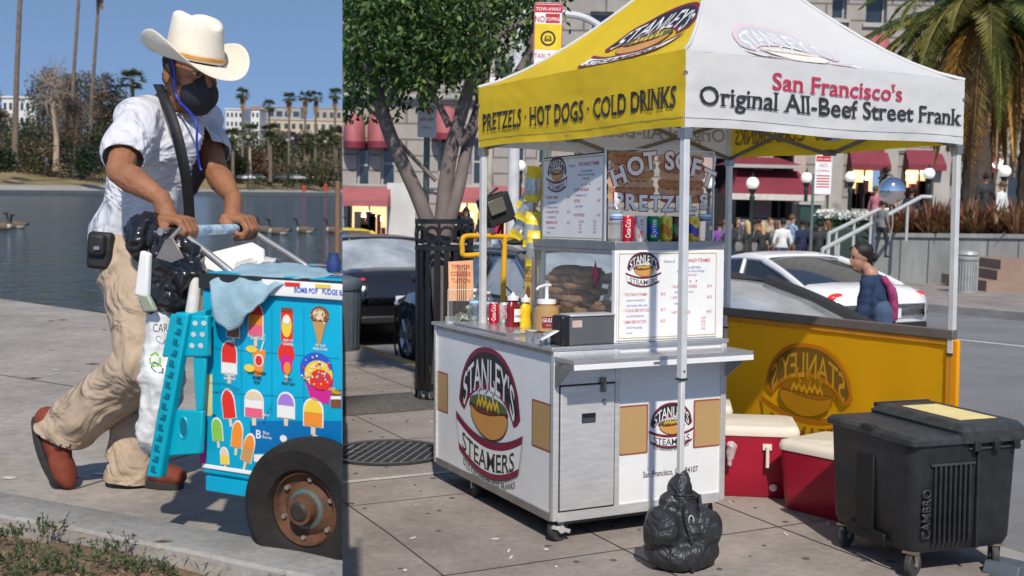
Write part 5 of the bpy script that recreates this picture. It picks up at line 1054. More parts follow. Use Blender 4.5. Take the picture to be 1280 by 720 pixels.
def board(parent, fr, w, h, name, lw, wide=False):
    """cream bordered menu board lettered like the photograph"""
    b = MB(); b.prism([(0, 0), (w, 0), (w, h), (0, h)], fr, -.012, 0, PAL['wht']); o = b.build(name, parent, bevel=.002)
    b = MB(); b.prism([(-.008, -.008), (w+.008, -.008), (w+.008, h+.008), (-.008, h+.008)], fr, -.016, -.0125, mat('board_edge', (.05, .05, .05))); b.build('board_backing', o)
    b = MB()
    t = .004; gold = mat('gold_line', (.50, .33, .10))
    for r_ in ((t*2, t*2, w-t*2, t*3), (t*2, h-t*3, w-t*2, h-t*2), (t*2, t*3, t*3, h-t*3), (w-t*3, t*3, w-t*2, h-t*3)): b.art([(r_[0], r_[1]), (r_[2], r_[1]), (r_[2], r_[3]), (r_[0], r_[3])], gold, fr, .0006)
    logo(b, fr.sub(w*.25, h*.81, 1), w*.34, small=False, dz=.00025, z=.0006)
    s = h*.048
    b.text('Home of', fr, w*.45, h*.87, s*1.1, PAL['blue'], z=.0008, align='L', sx=.8); b.text('THE STANLEY STEAMER', fr, w*.60, h*.875, s*1.25, PAL['red'], z=.0008, align='L', sx=min(.8, w*.36/(s*1.25*12.0)), bold=.012)
    L = [(.60, .80, 'A 1/4 LB ALL BEEF FRANK', 'blue'), (.52, .76, 'steamed, with your choice of toppings', 'blue'), (.57, .715, 'chips and a drink', 'red')]
    for x, y, t_, c in L: b.text(t_, fr, w*.72, h*y, s*.85, PAL[c], z=.0008, sx=.62)
    for k in range(3): b.art(arc(w*(.66+.06*k), h*.655, w*.008, 0, 360, 6), PAL['red'], fr, .0008)
    def item(x, y, t_, pr_, sub):
        b.text(t_, fr, w*x, h*y, s*1.0, PAL['red'], z=.0008, align='L', sx=.58, bold=.006); b.text(pr_, fr, w*(x+.41), h*y, s*1.0, PAL['red'], z=.0008, align='R', sx=.6)
        for i, q in enumerate(sub): b.text(q, fr, w*(x+.03), h*y-s*1.25*(i+1), s*.86, PAL['blue'], z=.0008, align='L', sx=.62)
    item(.06, .50, '* THE STANLEY STEAMER', '$6.50', ['served on steamed bun', 'with mustard, relish, onion']); item(.06, .32, '* 1/4 LB ALL BEEF HOT DOG', '$5.75', ['the old fashioned frank']); item(.06, .19, '* JUMBO BEEF HOT DOG', '$6.25', ['with all the toppings', 'you like'])
    item(.53, .58, '* ALL BEEF POLISH SAUSAGE', '$6.50', ['smoked sausage on a bun']); item(.53, .45, '* HOT LINK', '$6.50', ['spicy, if you dare']); item(.53, .28, '* HOT SOFT PRETZEL', '$4.50', [])
    for k, (a_, p_) in enumerate((('cold drinks', '$2.00'), ('water', '$2.00'), ('chips', '$1.50'), ('pretzel', '$4.50'))): b.text(a_, fr, w*.62, h*(.21-.042*k), s*.85, PAL['red'], z=.0008, align='L', sx=.6); b.text(p_, fr, w*.86, h*(.21-.042*k), s*.85, PAL['red'], z=.0008, sx=.6)
    b.build('menu_print', o, smooth=0); return o
board(cab, Fr((.355, UY0-.008, UZ0+.012), (1, 0, 0), (0, 0, 1)), .585, .425, 'menu_board', .2)
# second board up on wires, facing the side
t = thing('menu_board', 'upper white menu board facing the pavement above the pretzel case', 'menu board', MS@Matrix.Translation(V((.36, .80, 1.415))))
board(t, Fr((-.004, 0, 0), (0, -1, 0), (0, 0, 1)), .645, .425, 'board', .2)
b = MB(); wr_ = mat('white_wire', (.7, .7, .7), rough=.4)
for y in (-.04, -.33): b.tube([(0.02, y, -.0), (0.02, y, .51)], .005, wr_, 6)
b.tube([(0.02, -.04, .51), (.02, -.33, .51)], .004, wr_, 6)
b.build('wire_hanger', t)
# clear front screen with the pretzel print
t = thing('display_screen', 'clear panel printed HOT SOFT PRETZELS above the cans on the cart', 'sign', MS@Matrix.Translation(V((.345, .13, 1.415))))
b = MB(); b.b2((0, 0, 0), (.64, .004, .445), gls)
pane = b.build('clear_panel', t); b = MB(); 
for a_, c_ in (((-.004, -.003, 0), (.004, .007, .45)), ((.0045, -.003, .445), (.64, .007, .45)), ((.634, -.003, 0), (.642, .007, .444))): b.b2(a_, c_, alum)
b.build('screen_frame', t)
PF = Fr((0, 0, 0), (1, 0, 0), (0, 0, 1)); PF.n = V((0, -1, 0)); b = MB(); pz = [mat('pretzel_print_%d' % i, c, rough=.6, vs=14, var=.2, col2=c2) for i, (c, c2) in enumerate([((.50, .26, .12), (.30, .12, .05)), ((.60, .40, .25), (.42, .20, .09)), ((.36, .15, .06), (.22, .08, .03))])]
def roll_(cx, cy, w, h, m, k): b.art(spl2([(cx-w/2, cy), (cx-w*.42, cy+h*.42), (cx, cy+h*.5), (cx+w*.42, cy+h*.42), (cx+w/2, cy), (cx+w*.4, cy-h*.45), (cx, cy-h*.5), (cx-w*.4, cy-h*.45), (cx-w/2, cy)], 3)[:-1], m, PF, k)
for i, (y, mm) in enumerate(((.215, 1), (.250, 0), (.285, 1), (.33, 0), (.365, 1), (.405, 0))):
    roll_(.145+.006*math.sin(i*2), y, .27, .055, pz[mm], .001+.0005*i); roll_(.44+.006*math.cos(i*2), y, .28, .055, pz[(mm+1) % 2], .001+.0005*i)
    for j in range(5): roll_(.06+.04*j, y+.008, .03, .008, pz[2], .0045); roll_(.36+.045*j, y+.008, .03, .008, pz[2], .0045)
def outl(s, x, y, size, ang):
    f = PF.sub(x, y, 1, 0, ang); b.text(s, f, 0, 0, size, PAL['mar'], z=.006, bold=.075, serif=False); b.text(s, f, 0, 0, size, PAL['wht'], z=.0068, bold=.035, serif=True)
for ch, x, y, a_ in (('H', .085, .275, .38), ('O', .175, .325, .22), ('T', .255, .350, .1), ('S', .365, .355, 0), ('O', .445, .352, -.05), ('F', .515, .325, -.2), ('T', .585, .275, -.35)): outl(ch, x, y, .122, a_)
for i, ch in enumerate('PRETZELS'): outl(ch, .07+.072*i, .160-.012*math.sin(i*.45), .105, 0)
b.build('print', pane, smooth=0)
# ---- pretzels inside the case
prm = [mat('pretzel_%d' % i, c, rough=.55, vs=22, var=.3, bump=.3) for i, c in enumerate([(.36, .17, .07), (.45, .24, .10), (.27, .11, .045)])]
pret0 = None; rg = random.Random(9); npz = 0
for k in range(30):
    col = k % 3; lvl = k//3; 
    if lvl > (9, 9, 4)[col]: continue
    y = (.78, .60, .30)[col]+rg.uniform(-.01, .01); z = UZ0+.02+lvl*.032; x = UX0+.16+rg.uniform(-.02, .02)
    M = MS@Matrix.Translation(V((x, y, z)))@Matrix.Rotation(rg.uniform(0, 6), 4, 'Z')
    if pret0 is None:
        pret0 = thing('pretzel', 'soft pretzel stacked inside the glass case of the cart', 'pretzel', M, 'pretzels piled in the glass case'); b = MB()
        b.tube(spl([(.0, -.07, 0), (.07, -.055, 0), (.095, .01, 0), (.06, .07, 0), (.01, .045, .008), (-.02, -.02, .016), (-.05, -.06, .012)], 5), .017, prm[0], 10); b.tube(spl([(.0, -.07, 0), (-.07, -.055, 0), (-.095, .01, 0), (-.06, .07, 0), (-.01, .045, .018), (.02, -.02, .02), (.05, -.06, .012)], 5), .017, prm[1], 10); b.build('dough', pret0)
    else: copy_tree(pret0, M=M)
# ---- cans, bottles, pumps on the cart
class Cyl:
    def __init__(s, x, y, r, a0, z): s.c = V((x, y, 0)); s.r = r; s.a = a0; s.z = z; s.n = V((0, 0, 0))
    def __call__(s, x, y, z=0): a = s.a+x/s.r; return V((s.c.x+(s.r+z)*math.cos(a), s.c.y+(s.r+z)*math.sin(a), s.z+y))
VA = R(-90-2)-R(26)                       # towards the viewer
def can(x, y, z, m, m2, txt, label, tc='wht', tall=.122, r=.033):
    M = MS@Matrix.Translation(V((x, y, z))); t = thing('drink_can', label, 'drink can', M, 'drink cans on the cart'); b = MB()
    b.lathe([(0, .004), (r*.75, .0), (r*.8, .004), (r, .014), (r, tall-.012), (r*.82, tall)], m, 24); bd = b.build('body', t)
    b = MB(); b.lathe([(r*.83, tall-.002), (r*.84, tall+.002), (r*.8, tall+.001), (r*.76, tall-.003), (0, tall-.003)], alum, 24); b.box((0, 0, tall), (.02, .01, .002), alum); b.build('top', t)
    b = MB(); f = Cyl(0, 0, r, VA, 0)
    if m2: b.add([f(-r*.9+r*1.8*i/8, (.03 if j == 0 else .075)+.012*math.sin(i*.8), .0006) for j in (0, 1) for i in range(9)], [(i, i+1, 10+i, 9+i) for i in range(8)], m2)
    vs, fs = text_mesh(txt, .01); xx = [v[0] for v in vs]; w = max(xx)-min(xx); s = .088/w; s2 = min(.034, s*1.7)
    b.add([f(-(v[1]-.36)*s2, .018+(v[0]-min(xx))*s, .0012) for v in vs], fs, PAL[tc]); b.build('label_print', bd, smooth=0); return t
mc = {k: mat('can_'+k, c, rough=.28, metal=.35, var=.05) for k, c in dict(red=(.55, .01, .03), sil=(.62, .63, .65), grn=(.0, .22, .09), blu=(.01, .06, .40), yel=(.75, .58, .06), blk=(.03, .03, .03), ora=(.6, .2, .02)).items()}
zs = UZ1+.0425
for px, m, m2, tx, lb, tc in [(784, 'red', None, 'Coca-Cola', 'red cola can on the upper shelf beside the water bottle', 'wht'), (800, 'sil', None, 'Diet Coke', 'silver diet cola can on the upper shelf', 'red'), (816, 'grn', 'blu', 'Sprite', 'green and blue soda can on the upper shelf', 'wht'), (832, 'yel', 'ora', 'Lemon', 'yellow lemonade can left of the tent post on the upper shelf', 'grn'), (845, 'blk', 'grn', 'Dr Pepper', 'dark can half hidden by the tent post on the upper shelf', 'red'), (866, 'yel', 'blu', 'Iced Tea', 'yellow tea can right of the tent post on the upper shelf', 'red')]:
    p = pxl(MS, px, 310, 1, .075); can(p.x, .075, zs, mc[m], mc[m2] if m2 else None, tx, lb, tc)
pet = glass('pet_plastic', (.90, .93, .95), .08, .10); waterl = mat('bottle_label', (.20, .42, .65), rough=.4, vs=30, var=.2); capw = mat('cap_white', (.8, .8, .8), rough=.4)
def bottle(x, y, z, label, h=.20, r=.032, lab=True):
    t = thing('water_bottle', label, 'bottle', MS@Matrix.Translation(V((x, y, z)))); b = MB(); b.lathe([(0, .004), (r*.8, 0), (r, .012)]+[(r*(1 if i % 2 else .94), .02+i*.011) for i in range(9)]+[(r, h*.62), (r*.95, h*.72), (r*.6, h*.84), (r*.40, h*.88), (r*.40, h*.93)], pet, 22); bd = b.build('body', t)
    b = MB(); b.lathe([(r*.42, h*.92), (r*.45, h*.93), (r*.45, h*.995), (r*.3, h), (0, h)], capw, 18); b.build('cap', t)
    b = MB(); b.lathe([(r*1.012, h*.48), (r*1.015, h*.66)], waterl, 22); b.lathe([(r*1.02, h*.50), (r*1.02, h*.53)], PAL['mar'], 22); b.lathe([(r*1.02, h*.60), (r*1.02, h*.63)], PAL['wht'], 22); b.build('label_print', bd); return t
p = pxl(MS, 770, 308, 1, .075); bottle(p.x, .075, zs, 'water bottle with blue label, left end of the upper shelf', .205); p = pxl(MS, 880, 308, 1, .075); bottle(p.x, .075, zs, 'water bottle with blue label, right end of the upper shelf', .205)
p = pxl(MS, 863, 308, 1, .12); bottle(p.x+.01, .15, zs, 'water bottle standing behind the cans, second from the right end', .2)
# lower counter goods; tray rail
ZT = CT+.0225
b = MB(); tx0 = .03; b.b2((.03, .56, ZT), (.26, 1.24, ZT+.008), steel); b.b2((.025, .555, ZT+.0085), (.265, 1.245, ZT+.012), steel); tr_ = thing('tray', 'long low stainless tray holding the counter bottles and cans', 'tray', MS); b.build('pan', tr_, bevel=.002)
TZ = ZT+.0125
def cp(px, py, z=None): return pxl(MS, px, py, 2, TZ if z is None else z)
q = cp(593, 402); bottle(q.x, q.y, TZ, 'water bottle with blue label on the counter beside the tip box', .185, .030)
q = cp(606, 402); bottle(q.x+.05, q.y+.06, TZ, 'second water bottle on the counter, behind the red can', .165, .028)
for px, m, m2, tx, lb, tc in [(617, 'red', None, 'Coca-Cola', 'red cola can on the counter tray', 'wht'), (630, 'sil', None, 'Diet Coke', 'silver diet cola can on the counter tray', 'red'), (644, 'grn', 'blu', 'Sprite', 'green soda can on the counter tray beside the ketchup', 'wht')]:
    q = cp(px, 404); can(q.x, q.y, TZ, mc[m], mc[m2] if m2 else None, tx, lb, tc, .112, .030)
def squeeze(px, py, m, capm, label, w=.032, h=.15, lab=None, lt=''):
    q = pxl(MS, px, py, 2, ZT); t = thing('sauce_bottle', label, 'bottle', MS@Matrix.Translation(V((q.x, q.y, ZT)))@Matrix.Rotation(R(20), 4, 'Z')); b = MB()
    b.lathe([(0, .002), (w*.95, 0), (w*1.1, .012), (w*.98, .03), (w*.88, h*.45), (w, h*.62), (w*.95, h*.78), (w*.55, h*.9), (w*.5, h*.95)], m, 24, sy=.7); bd = b.build('body', t)
    b = MB(); b.lathe([(w*.75, h*.94), (w*.78, h*1.06), (w*.3, h*1.1), (w*.12, h*1.2), (0, h*1.2)], capm, 18); b.build('cap', t)
    if lab:
        b = MB(); f = Cyl(0, 0, w*.9, R(-95), 0); b.add([f(-w*.5+w*i/4, .04 if j == 0 else .11, .006) for j in (0, 1) for i in range(5)], [(i, i+1, 6+i, 5+i) for i in range(4)], lab); b.text(lt, f, 0, .065, .022, PAL['dk'], z=.008, sx=.7); b.build('label_print', bd)
    return t
squeeze(641, 411, mat('ketchup_red', (.22, .01, .02), rough=.25), capw, 'dark red ketchup squeeze bottle at the counter edge', .042, .165, PAL['wht'], 'Heinz')
squeeze(657, 411, mat('mustard_yellow', (.85, .55, .02), rough=.3), capw, 'yellow mustard squeeze bottle beside the ketchup', .036, .155, None)
def pumpjar(px, py, label, s=1, fill=(.42, .26, .10), lab=True):
    q = pxl(MS, px, py, 2, ZT); t = thing('pump_jar', label, 'sauce jar', MS@Matrix.Translation(V((q.x, q.y, ZT)))@Matrix.Rotation(R(18), 4, 'Z')@Matrix.Scale(s, 4)); b = MB()
    b.lathe([(0, .003), (.075, 0), (.085, .01), (.087, .14), (.08, .165), (.06, .18), (.058, .195)], mat('sauce_%d' % int(fill[0]*100), fill, rough=.3), 26); j = b.build('jar', t)
    b = MB(); b.lathe([(.060, .195), (.064, .196), (.064, .222), (.05, .225), (.012, .228), (.012, .30)], capw, 22); b.build('lid', t)
    b = MB(); b.tube([(0, 0, .29), (0, 0, .315)], .012, capw, 10); b.tube(spl([(.035, 0, .318), (-.02, 0, .318), (-.075, -.0, .308), (-.095, 0, .29)], 5), [.011]*6+[.009]*10, capw, 8); b.build('pump', t)
    if lab: b = MB(); f = Cyl(0, 0, .0875, R(-110), 0); b.add([f(-.07+.14*i/8, .04 if k == 0 else .115, .001) for k in (0, 1) for i in range(9)], [(i, i+1, 10+i, 9+i) for i in range(8)], PAL['mar']); b.text("GULDEN'S", f, .0, .08, .036, PAL['wht'], z=.002, sx=.8, bold=.01); b.text('spicy brown', f, 0, .055, .018, PAL['mus'], z=.002); b.build('label_print', j)
    return t
pumpjar(683, 416, 'big brown mustard pump jar with a dark red label on the counter', .78); pumpjar(664, 402, 'smaller pump jar standing behind the yellow mustard bottle', .68, (.20, .02, .02), False); pumpjar(716, 400, 'pump jar near the glass case, behind the napkin box', .74, (.40, .33, .22), False)
# condiment tins, napkin
b = MB(); q = cp(672, 421, ZT); t = thing('condiment_tray', 'small stainless condiment tins by the counter corner', 'condiment tins', MS@Matrix.Translation(V((.06, .17, ZT))))
for i, y in enumerate((.0, .085, .165)):
    b = MB(); b.lathe([(0, .003), (.032, .0), (.036, .045), (.039, .046), (.034, .04), (.0, .035)], steel, 18, (0, y, 0)); tin = b.build('tin', t); b = MB(); b.ball((0, y, .038), (.03, .03, .012), mat('tin_fill_%d' % i, [(.7, .68, .62), (.10, .02, .02), (.6, .58, .5)][i]), 12); b.build('filling', tin)
# napkin dispenser: grey box, black front, napkin sticking out
t = thing('napkin_dispenser', 'grey and black napkin dispenser at the front corner of the worktop', 'napkin dispenser', MS); x0, x1 = .06, .335
b = MB(); b.b2((.10, .03, ZT), (.345, .13, ZT+.135), mat('dispenser_grey', (.10, .105, .115), rough=.35)); bd = b.build('case', t, bevel=.008, seg=3)
b = MB(); b.b2((.055, .028, ZT), (.0995, .132, ZT+.140), mat('dispenser_black', (.015, .015, .017), rough=.3)); b.build('mouth', t, bevel=.012, seg=3)
b = MB(); b.b2((.098, .024, ZT+.136), (.345, .132, ZT+.146), alum); b.build('chrome_top', bd, bevel=.003)
b = MB(); b.b2((.112, .0285, ZT+.085), (.165, .0297, ZT+.118), mat('sticker_tan', (.55, .42, .36))); b.build('sticker', bd)
b = MB(); b.add([(.055, .05, ZT+.07), (.055, .11, ZT+.07), (-.02, .13, ZT+.03), (-.03, .06, ZT+.028)], [(0, 1, 2, 3)], PAL['wht']); b.build('napkin', t, sol=.002)
# tip box with a taped sign
t = thing('tip_box', 'clear plastic tip box with dollar notes and an orange sign on the counter end', 'tip box', MS@Matrix.Translation(V((.035, 1.33, ZT)))@Matrix.Rotation(R(-25), 4, 'Z')); b = MB(); X_, Y_, Z_ = .175, .105, .19
for a_, c_ in (((0, 0, 0), (X_, Y_, .003)), ((0, 0, .0031), (X_, .003, Z_)), ((0, Y_-.003, .0031), (X_, Y_, Z_)), ((0, .0031, .0031), (.003, Y_-.0031, Z_)), ((X_-.003, .0031, .0031), (X_, Y_-.0031, Z_))): b.b2(a_, c_, gls)
b.build('box', t); b = MB(); ed = mat('acrylic_edge', (.75, .78, .78), rough=.2)
for a_, c_ in (((0, 0, 0), (0, 0, Z_)), ((X_, 0, 0), (X_, 0, Z_)), ((0, 0, Z_), (X_, 0, Z_)), ((0, Y_, Z_), (X_, Y_, Z_)), ((0, 0, Z_), (0, Y_, Z_)), ((X_, 0, Z_), (X_, Y_, Z_)), ((0, 0, .002), (X_, 0, .002)), ((0, Y_, 0), (0, Y_, Z_))): b.cyl(a_, c_, .0016, ed, n=6)
b.build('edges', t); b = MB(); rg = random.Random(4); bill = mat('bank_note', (.50, .53, .42), rough=.8, vs=60, var=.4, var2=.4, v2s=200)
for k in range(14): c = V((rg.uniform(.03, X_-.04), rg.uniform(.02, Y_-.02), .015+rg.random()*.06)); u = rnd_dir(rg)*.030; w = u.cross(rnd_dir(rg)).normalized()*.018; b.add([c-u-w, c+u-w, c+u+w, c-u+w], [(0, 1, 2, 3)], bill)
b.build('bank_notes', t); b = MB(); op = mat('orange_card', (.75, .40, .20), rough=.7); sf = Fr((.02, .08, .12), (1, 0, 0), (0, .05, 1)); b.prism([(-.018, 0), (.125, .0), (.120, .235), (-.022, .225)], sf, 0, .002, op); sg = b.build('sign_card', t)
b = MB(); 
for i, s in enumerate(('TIPS FOR', 'COLLEGE', 'TUITION')): b.text(s, sf, .05, .185-i*.04, .034, PAL['red'], z=-.003 if False else .004, sx=.8, bold=.01)
b.build('sign_print', sg); b = MB(); bs_ = Fr((.02, .08, .12), (1, 0, 0), (0, .05, 1))
for k in range(5): b.tube([(.05+.012*k, .06, .02), (.055+.012*k, .055, .33)], .0022, mat('stick_dark', (.1, .05, .03)), 5)
b.build('skewers', t)
# chip bags hanging in a strip, yellow sign
t = thing('snack_strip', 'strip of yellow and silver snack bags hanging beside the upper menu board', 'snack bags', MS@Matrix.Translation(V((.36, .90, 1.38)))); yf = mat('chips_yellow', (.80, .62, .04), rough=.28, vs=12, var=.2, bump=.5, bs=30); sf2 = mat('chips_silver', (.55, .55, .52), rough=.25, metal=.6, vs=18, bump=.4)
for i, (x, y, z, a_) in enumerate([(0, .02, .33, .1), (.0, .06, .22, .5), (0, .12, .12, .6), (0, .03, .08, .1), (0, .0, -.02, .05), (.01, .06, .27, .6)]):
    Rm = Matrix.Rotation(R(60), 3, 'Z')@Matrix.Rotation(a_, 3, 'X')@Matrix.Rotation(R(90), 3, 'Z'); pr_ = [(-.098, .002), (-.085, .003), (-.06, .014), (-.03, .021), (0, .023), (.03, .021), (.06, .014), (.085, .003), (.098, .002)]; b = MB()
    rings = [[V((x, y, z))+Rm@V((sx*.042*(1-.06*abs(zz)/.1), sy*th*(1 if abs(sx) < .9 else .12)+.003*N((sx*3, zz*30, i)), zz)) for sx, sy in ((-1, -1), (-.5, -1), (0, -1.1), (.5, -1), (1, -1), (1, 1), (.5, 1), (0, 1.1), (-.5, 1), (-1, 1))] for zz, th in pr_]
    for q in range(8): b.loft(rings[q:q+2], sf2 if 2 <= q <= 4 else yf, caps=False)
    b.build('snack_bag', t, smooth=60)
b = MB(); b.tube([(.0, .03, -.05), (.0, .03, .43)], .004, wr_, 6); b.build('hanging_clip', t)
t = thing('paper_sign', 'narrow yellow mustard sign taped behind the pump jars', 'sign', MS); b = MB(); f = Fr((.35, .985, ZT+.10), (0, -1, 0), (0, 0, 1)); b.prism([(0, 0), (.09, 0), (.09, .30), (0, .30)], f, 0, .003, mat('sign_yellow', (.80, .60, .10))); pl = b.build('card', t)
b = MB(); b.text('Salsa', f, .045, .245, .034, PAL['dk'], z=.004); b.text('HOT', f, .045, .19, .036, PAL['red'], z=.004, bold=.02); b.text('DOG', f, .045, .15, .036, PAL['red'], z=.004, bold=.02); b.art(arc(.045, .09, .028, 0, 360, 14, .036), PAL['rust'], f, .004); b.build('card_print', pl)
b = MB()
# ---- glass guard at the back of the counter
b = MB(); b.b2((.05, CL-.06, ZT), (.34, CL-.045, ZT+.03), steel); t = thing('counter_rail', 'thin steel rail along the rear end of the worktop', 'rail', MS); b.build('rail', t, bevel=.002)
# ================================================================== tent
TB, TA, TZ0, TZ1, TPK = 1.85, 1.687, 1.915, 2.245, 3.03
MT = SM(.355, -.511, 0, .106)
ten = thing('canopy_tent', 'pop-up canopy tent with yellow and white lettered valances over the cart', 'canopy tent', MT)
yc_ = mat('canopy_yellow', (.93, .66, .03), rough=.6, vs=2.2, var=.10, bump=.15, bs=8, transl=.35); wc_ = mat('canopy_white', (.84, .84, .84), rough=.6, vs=2.0, var=.04, bump=.15, bs=8, transl=.35)
post = mat('tent_post', (.74, .74, .72), rough=.38, metal=.25, vs=8, var=.1)
for x, y, zb in ((0, 0, 0), (TB, 0, 0), (0, TA, 0), (TB, TA, 0)):
    b = MB(); b.b2((x-.016, y-.016, .82), (x+.016, y+.016, TZ1-.02), post); b.b2((x-.012, y-.012, zb+.012), (x+.012, y+.012, .819), post); p = b.build('post', ten, bevel=.003)
    b = MB(); b.b2((x-.018, y-.018, .822), (x+.018, y+.018, .832), PAL['dk']); b.build('collar', p); b = MB(); b.box((x, y-.017, .862), (.008, .004, .008), PAL['dk']); b.build('bolt', p); b = MB(); b.b2((x-.022, y-.022, 1.87), (x+.022, y+.022, 1.912), alud); b.build('post_clip', p)
    b = MB(); b.b2((x-.05, y-.05, .0), (x+.05, y+.05, .012), alud); b.build('foot_plate', p)
cor = [V((-.02, -.02, TZ1)), V((TB+.02, -.02, TZ1)), V((TB+.02, TA+.02, TZ1)), V((-.02, TA+.02, TZ1))]; pk = V((TB/2, TA/2, TPK))
rg = random.Random(2)
def roofpt(a, c, u, w):        # u along the eave, w up to the peak, gently sagging
    e = a.lerp(c, u); p = e.lerp(pk, w); p.z -= .115*math.sin(math.pi*max(0, w)**.8)*(.8+.3*math.sin(math.pi*u))+.006*N((u*3, w*5, a.x), 2); return p
def valpt(a, c, u, w, o=0):
    p = a.lerp(c, u); n = V((0, 0, 1)).cross(c-a).normalized()*-1; s = .012*N((u*3+a.x, w*2, a.y), 2)*w+.004*N((u*11, w*6, a.x), 2)
    return p+V((0, 0, -w*(TZ1-TZ0)+.006*math.sin(u*9)*w))-n*(s+o)*-1
vals = {}
for i, (m, nm) in enumerate(((wc_, 'front'), (yc_, 'right'), (wc_, 'rear'), (yc_, 'left'))):
    a, c = cor[i], cor[(i+1) % 4]; b = MB(); n = 40
    g = [[roofpt(a, c, u/n, w/24) for u in range(n+1)] for w in range(25)]; b.loft(g, m, closed=False); rp_ = b.build('roof_panel', ten, smooth=60)
    b = MB(); g = [[valpt(a, c, u/90, w/14) for u in range(91)] for w in range(15)]; b.loft(g, m, closed=False); vp = b.build('valance', ten, smooth=60); vals[nm] = (a, c, vp, rp_)
    b = MB(); b.tube([roofpt(a, c, 0, w/10)+V((0, 0, .006)) for w in range(11)], .008, wc_, 6); b.tube([valpt(a, c, u/36, .88, .0015) for u in range(37)], .0012, alud, 4); b.build('seam', vp)
class ValF:           # text laid on the valance cloth
    def __init__(s, side, off, mirror=False): s.a, s.c = vals[side][0], vals[side][1]; s.off = off; s.L = (s.c-s.a).length; s.m = mirror; s.n = V((0, 0, 0))
    def __call__(s, x, y, z=0):
        u = x/s.L; return valpt(s.a, s.c, u, 1-y/(TZ1-TZ0), 0)+(V((0, 0, 1)).cross(s.c-s.a).normalized()*-1)*(s.off+z)
tk = mat('cloth_black', (.03, .03, .035), rough=.7); tr2 = mat('cloth_red', (.50, .03, .08), rough=.7)
H_ = TZ1-TZ0
def fit_text(b, f, s, cx, y, w, size, m, z=.003, **k):
    vs, fs = text_mesh(s, k.get('bold', 0), k.get('serif', False)); ww = (max(v[0] for v in vs)-min(v[0] for v in vs))*size; b.text(s, f, cx, y, size, m, z=z, sx=w/ww, **k)
LF = (cor[1]-cor[0]).length
for off, sd in ((.004, 1),):
    b = MB(); f = ValF('front', .0062); fit_text(b, f, "San Francisco's", LF*.505, H_*.585, LF*.47, .108, tr2, 0, bold=.012, serif=True); b.build('lettering', vals['front'][2], smooth=0); b = MB(); fit_text(b, f, "Original All-Beef Street Frank", LF*.515, H_*.295, LF*.95, .118, tk, 0, bold=.012, serif=True)
    b.build('lettering', vals['front'][2], smooth=0)
LS = (cor[3]-cor[0]).length
for nm in ('left', 'right'):
    b = MB(); f = ValF(nm, .0062); fit_text(b, f, "PRETZELS · HOT DOGS · COLD DRINKS", LS*.5, H_*.26, LS*.94, .135, tk, 0, bold=.012, serif=True); b.build('lettering', vals[nm][2], smooth=0)
    fade = mat('show_through_dark', (.28, .18, .05), rough=.7); b = MB(); f = ValF(nm, -.006); fit_text(b, f, "PRETZELS · HOT DOGS · COLD DRINKS", LS*.5, H_*.26, LS*.94, .135, fade, 0, bold=.012, serif=True); b.build('show_through', vals[nm][2], smooth=0)
b = MB(); f = ValF('rear', -.006); fd = mat('show_through_grey', (.42, .40, .38), rough=.7); fit_text(b, f, "Original All-Beef Street Frank", LF*.5, H_*.32, LF*.95, .118, fd, 0, bold=.01, serif=True); b.build('show_through', vals['rear'][2], smooth=0)
# roof emblems lie on the cloth
class RoofF:
    def __init__(s, side, u0, w0, k): s.a, s.c = vals[side][0], vals[side][1]; s.u0 = u0; s.w0 = w0; s.L = (s.c-s.a).length; e = s.a.lerp(s.c, .5); s.H = (pk-e).length; s.k = k; s.n = (s.c-s.a).cross(pk-s.a).normalized(); 
    def __call__(s, x, y, z=0):
        w = max(.01, s.w0+y*s.k/s.H); u = .5+(s.u0-.5+x*s.k/s.L)/(1-w) if w < .98 else .5; p = roofpt(s.a, s.c, max(0, min(1, u)), w); return p+s.n*(.004+z*s.k)
class Sub:
    def __init__(s, g, k, n): s.g = g; s.k = k; s.n = n
    def sub(s, x, y, k): return Sub(s.g, s.k*k, s.n)
    def __call__(s, x, y, z=0): return s.g(x*s.k, y*s.k, z)
for nm, wv, pal in (('left', .86, PAL), ('front', .88, None)):
    rf = RoofF(nm, .62 if nm == 'left' else .43, .33 if nm == 'left' else .2, 1); b = MB()
    if pal is None: pal = {k: mat('pale_'+k, c, rough=.7, var=.03) for k, c in dict(dk=(.50, .50, .51), mar=(.62, .50, .52), wht=(.76, .76, .76), bun=(.74, .70, .60), saus=(.70, .62, .56), grn=(.62, .62, .56), mus=(.76, .72, .6), txt=(.62, .62, .62), lt=(.70, .70, .71)).items()}
    tm = MB(); logo(tm, Fr((0, 0, 0), (1, 0, 0), (0, 1, 0)), wv*.80, p=pal, z=.0, dz=.0008, small=False); me = tm.mesh('tmp', 0); bm = bmesh.new(); bm.from_mesh(me); bmesh.ops.triangulate(bm, faces=bm.faces[:])
    for q in range(4):
        ee = [e for e in bm.edges if e.calc_length() > .035]
        if ee: bmesh.ops.subdivide_edges(bm, edges=ee, cuts=1); bmesh.ops.triangulate(bm, faces=bm.faces[:])
    for v in bm.verts: v.co = rf(v.co.x, v.co.y, v.co.z)
    bm.to_mesh(me); bm.free(); me.name = 'emblem'; o = bpy.data.objects.new('emblem', me); COL.objects.link(o); o.parent = vals[nm][3]
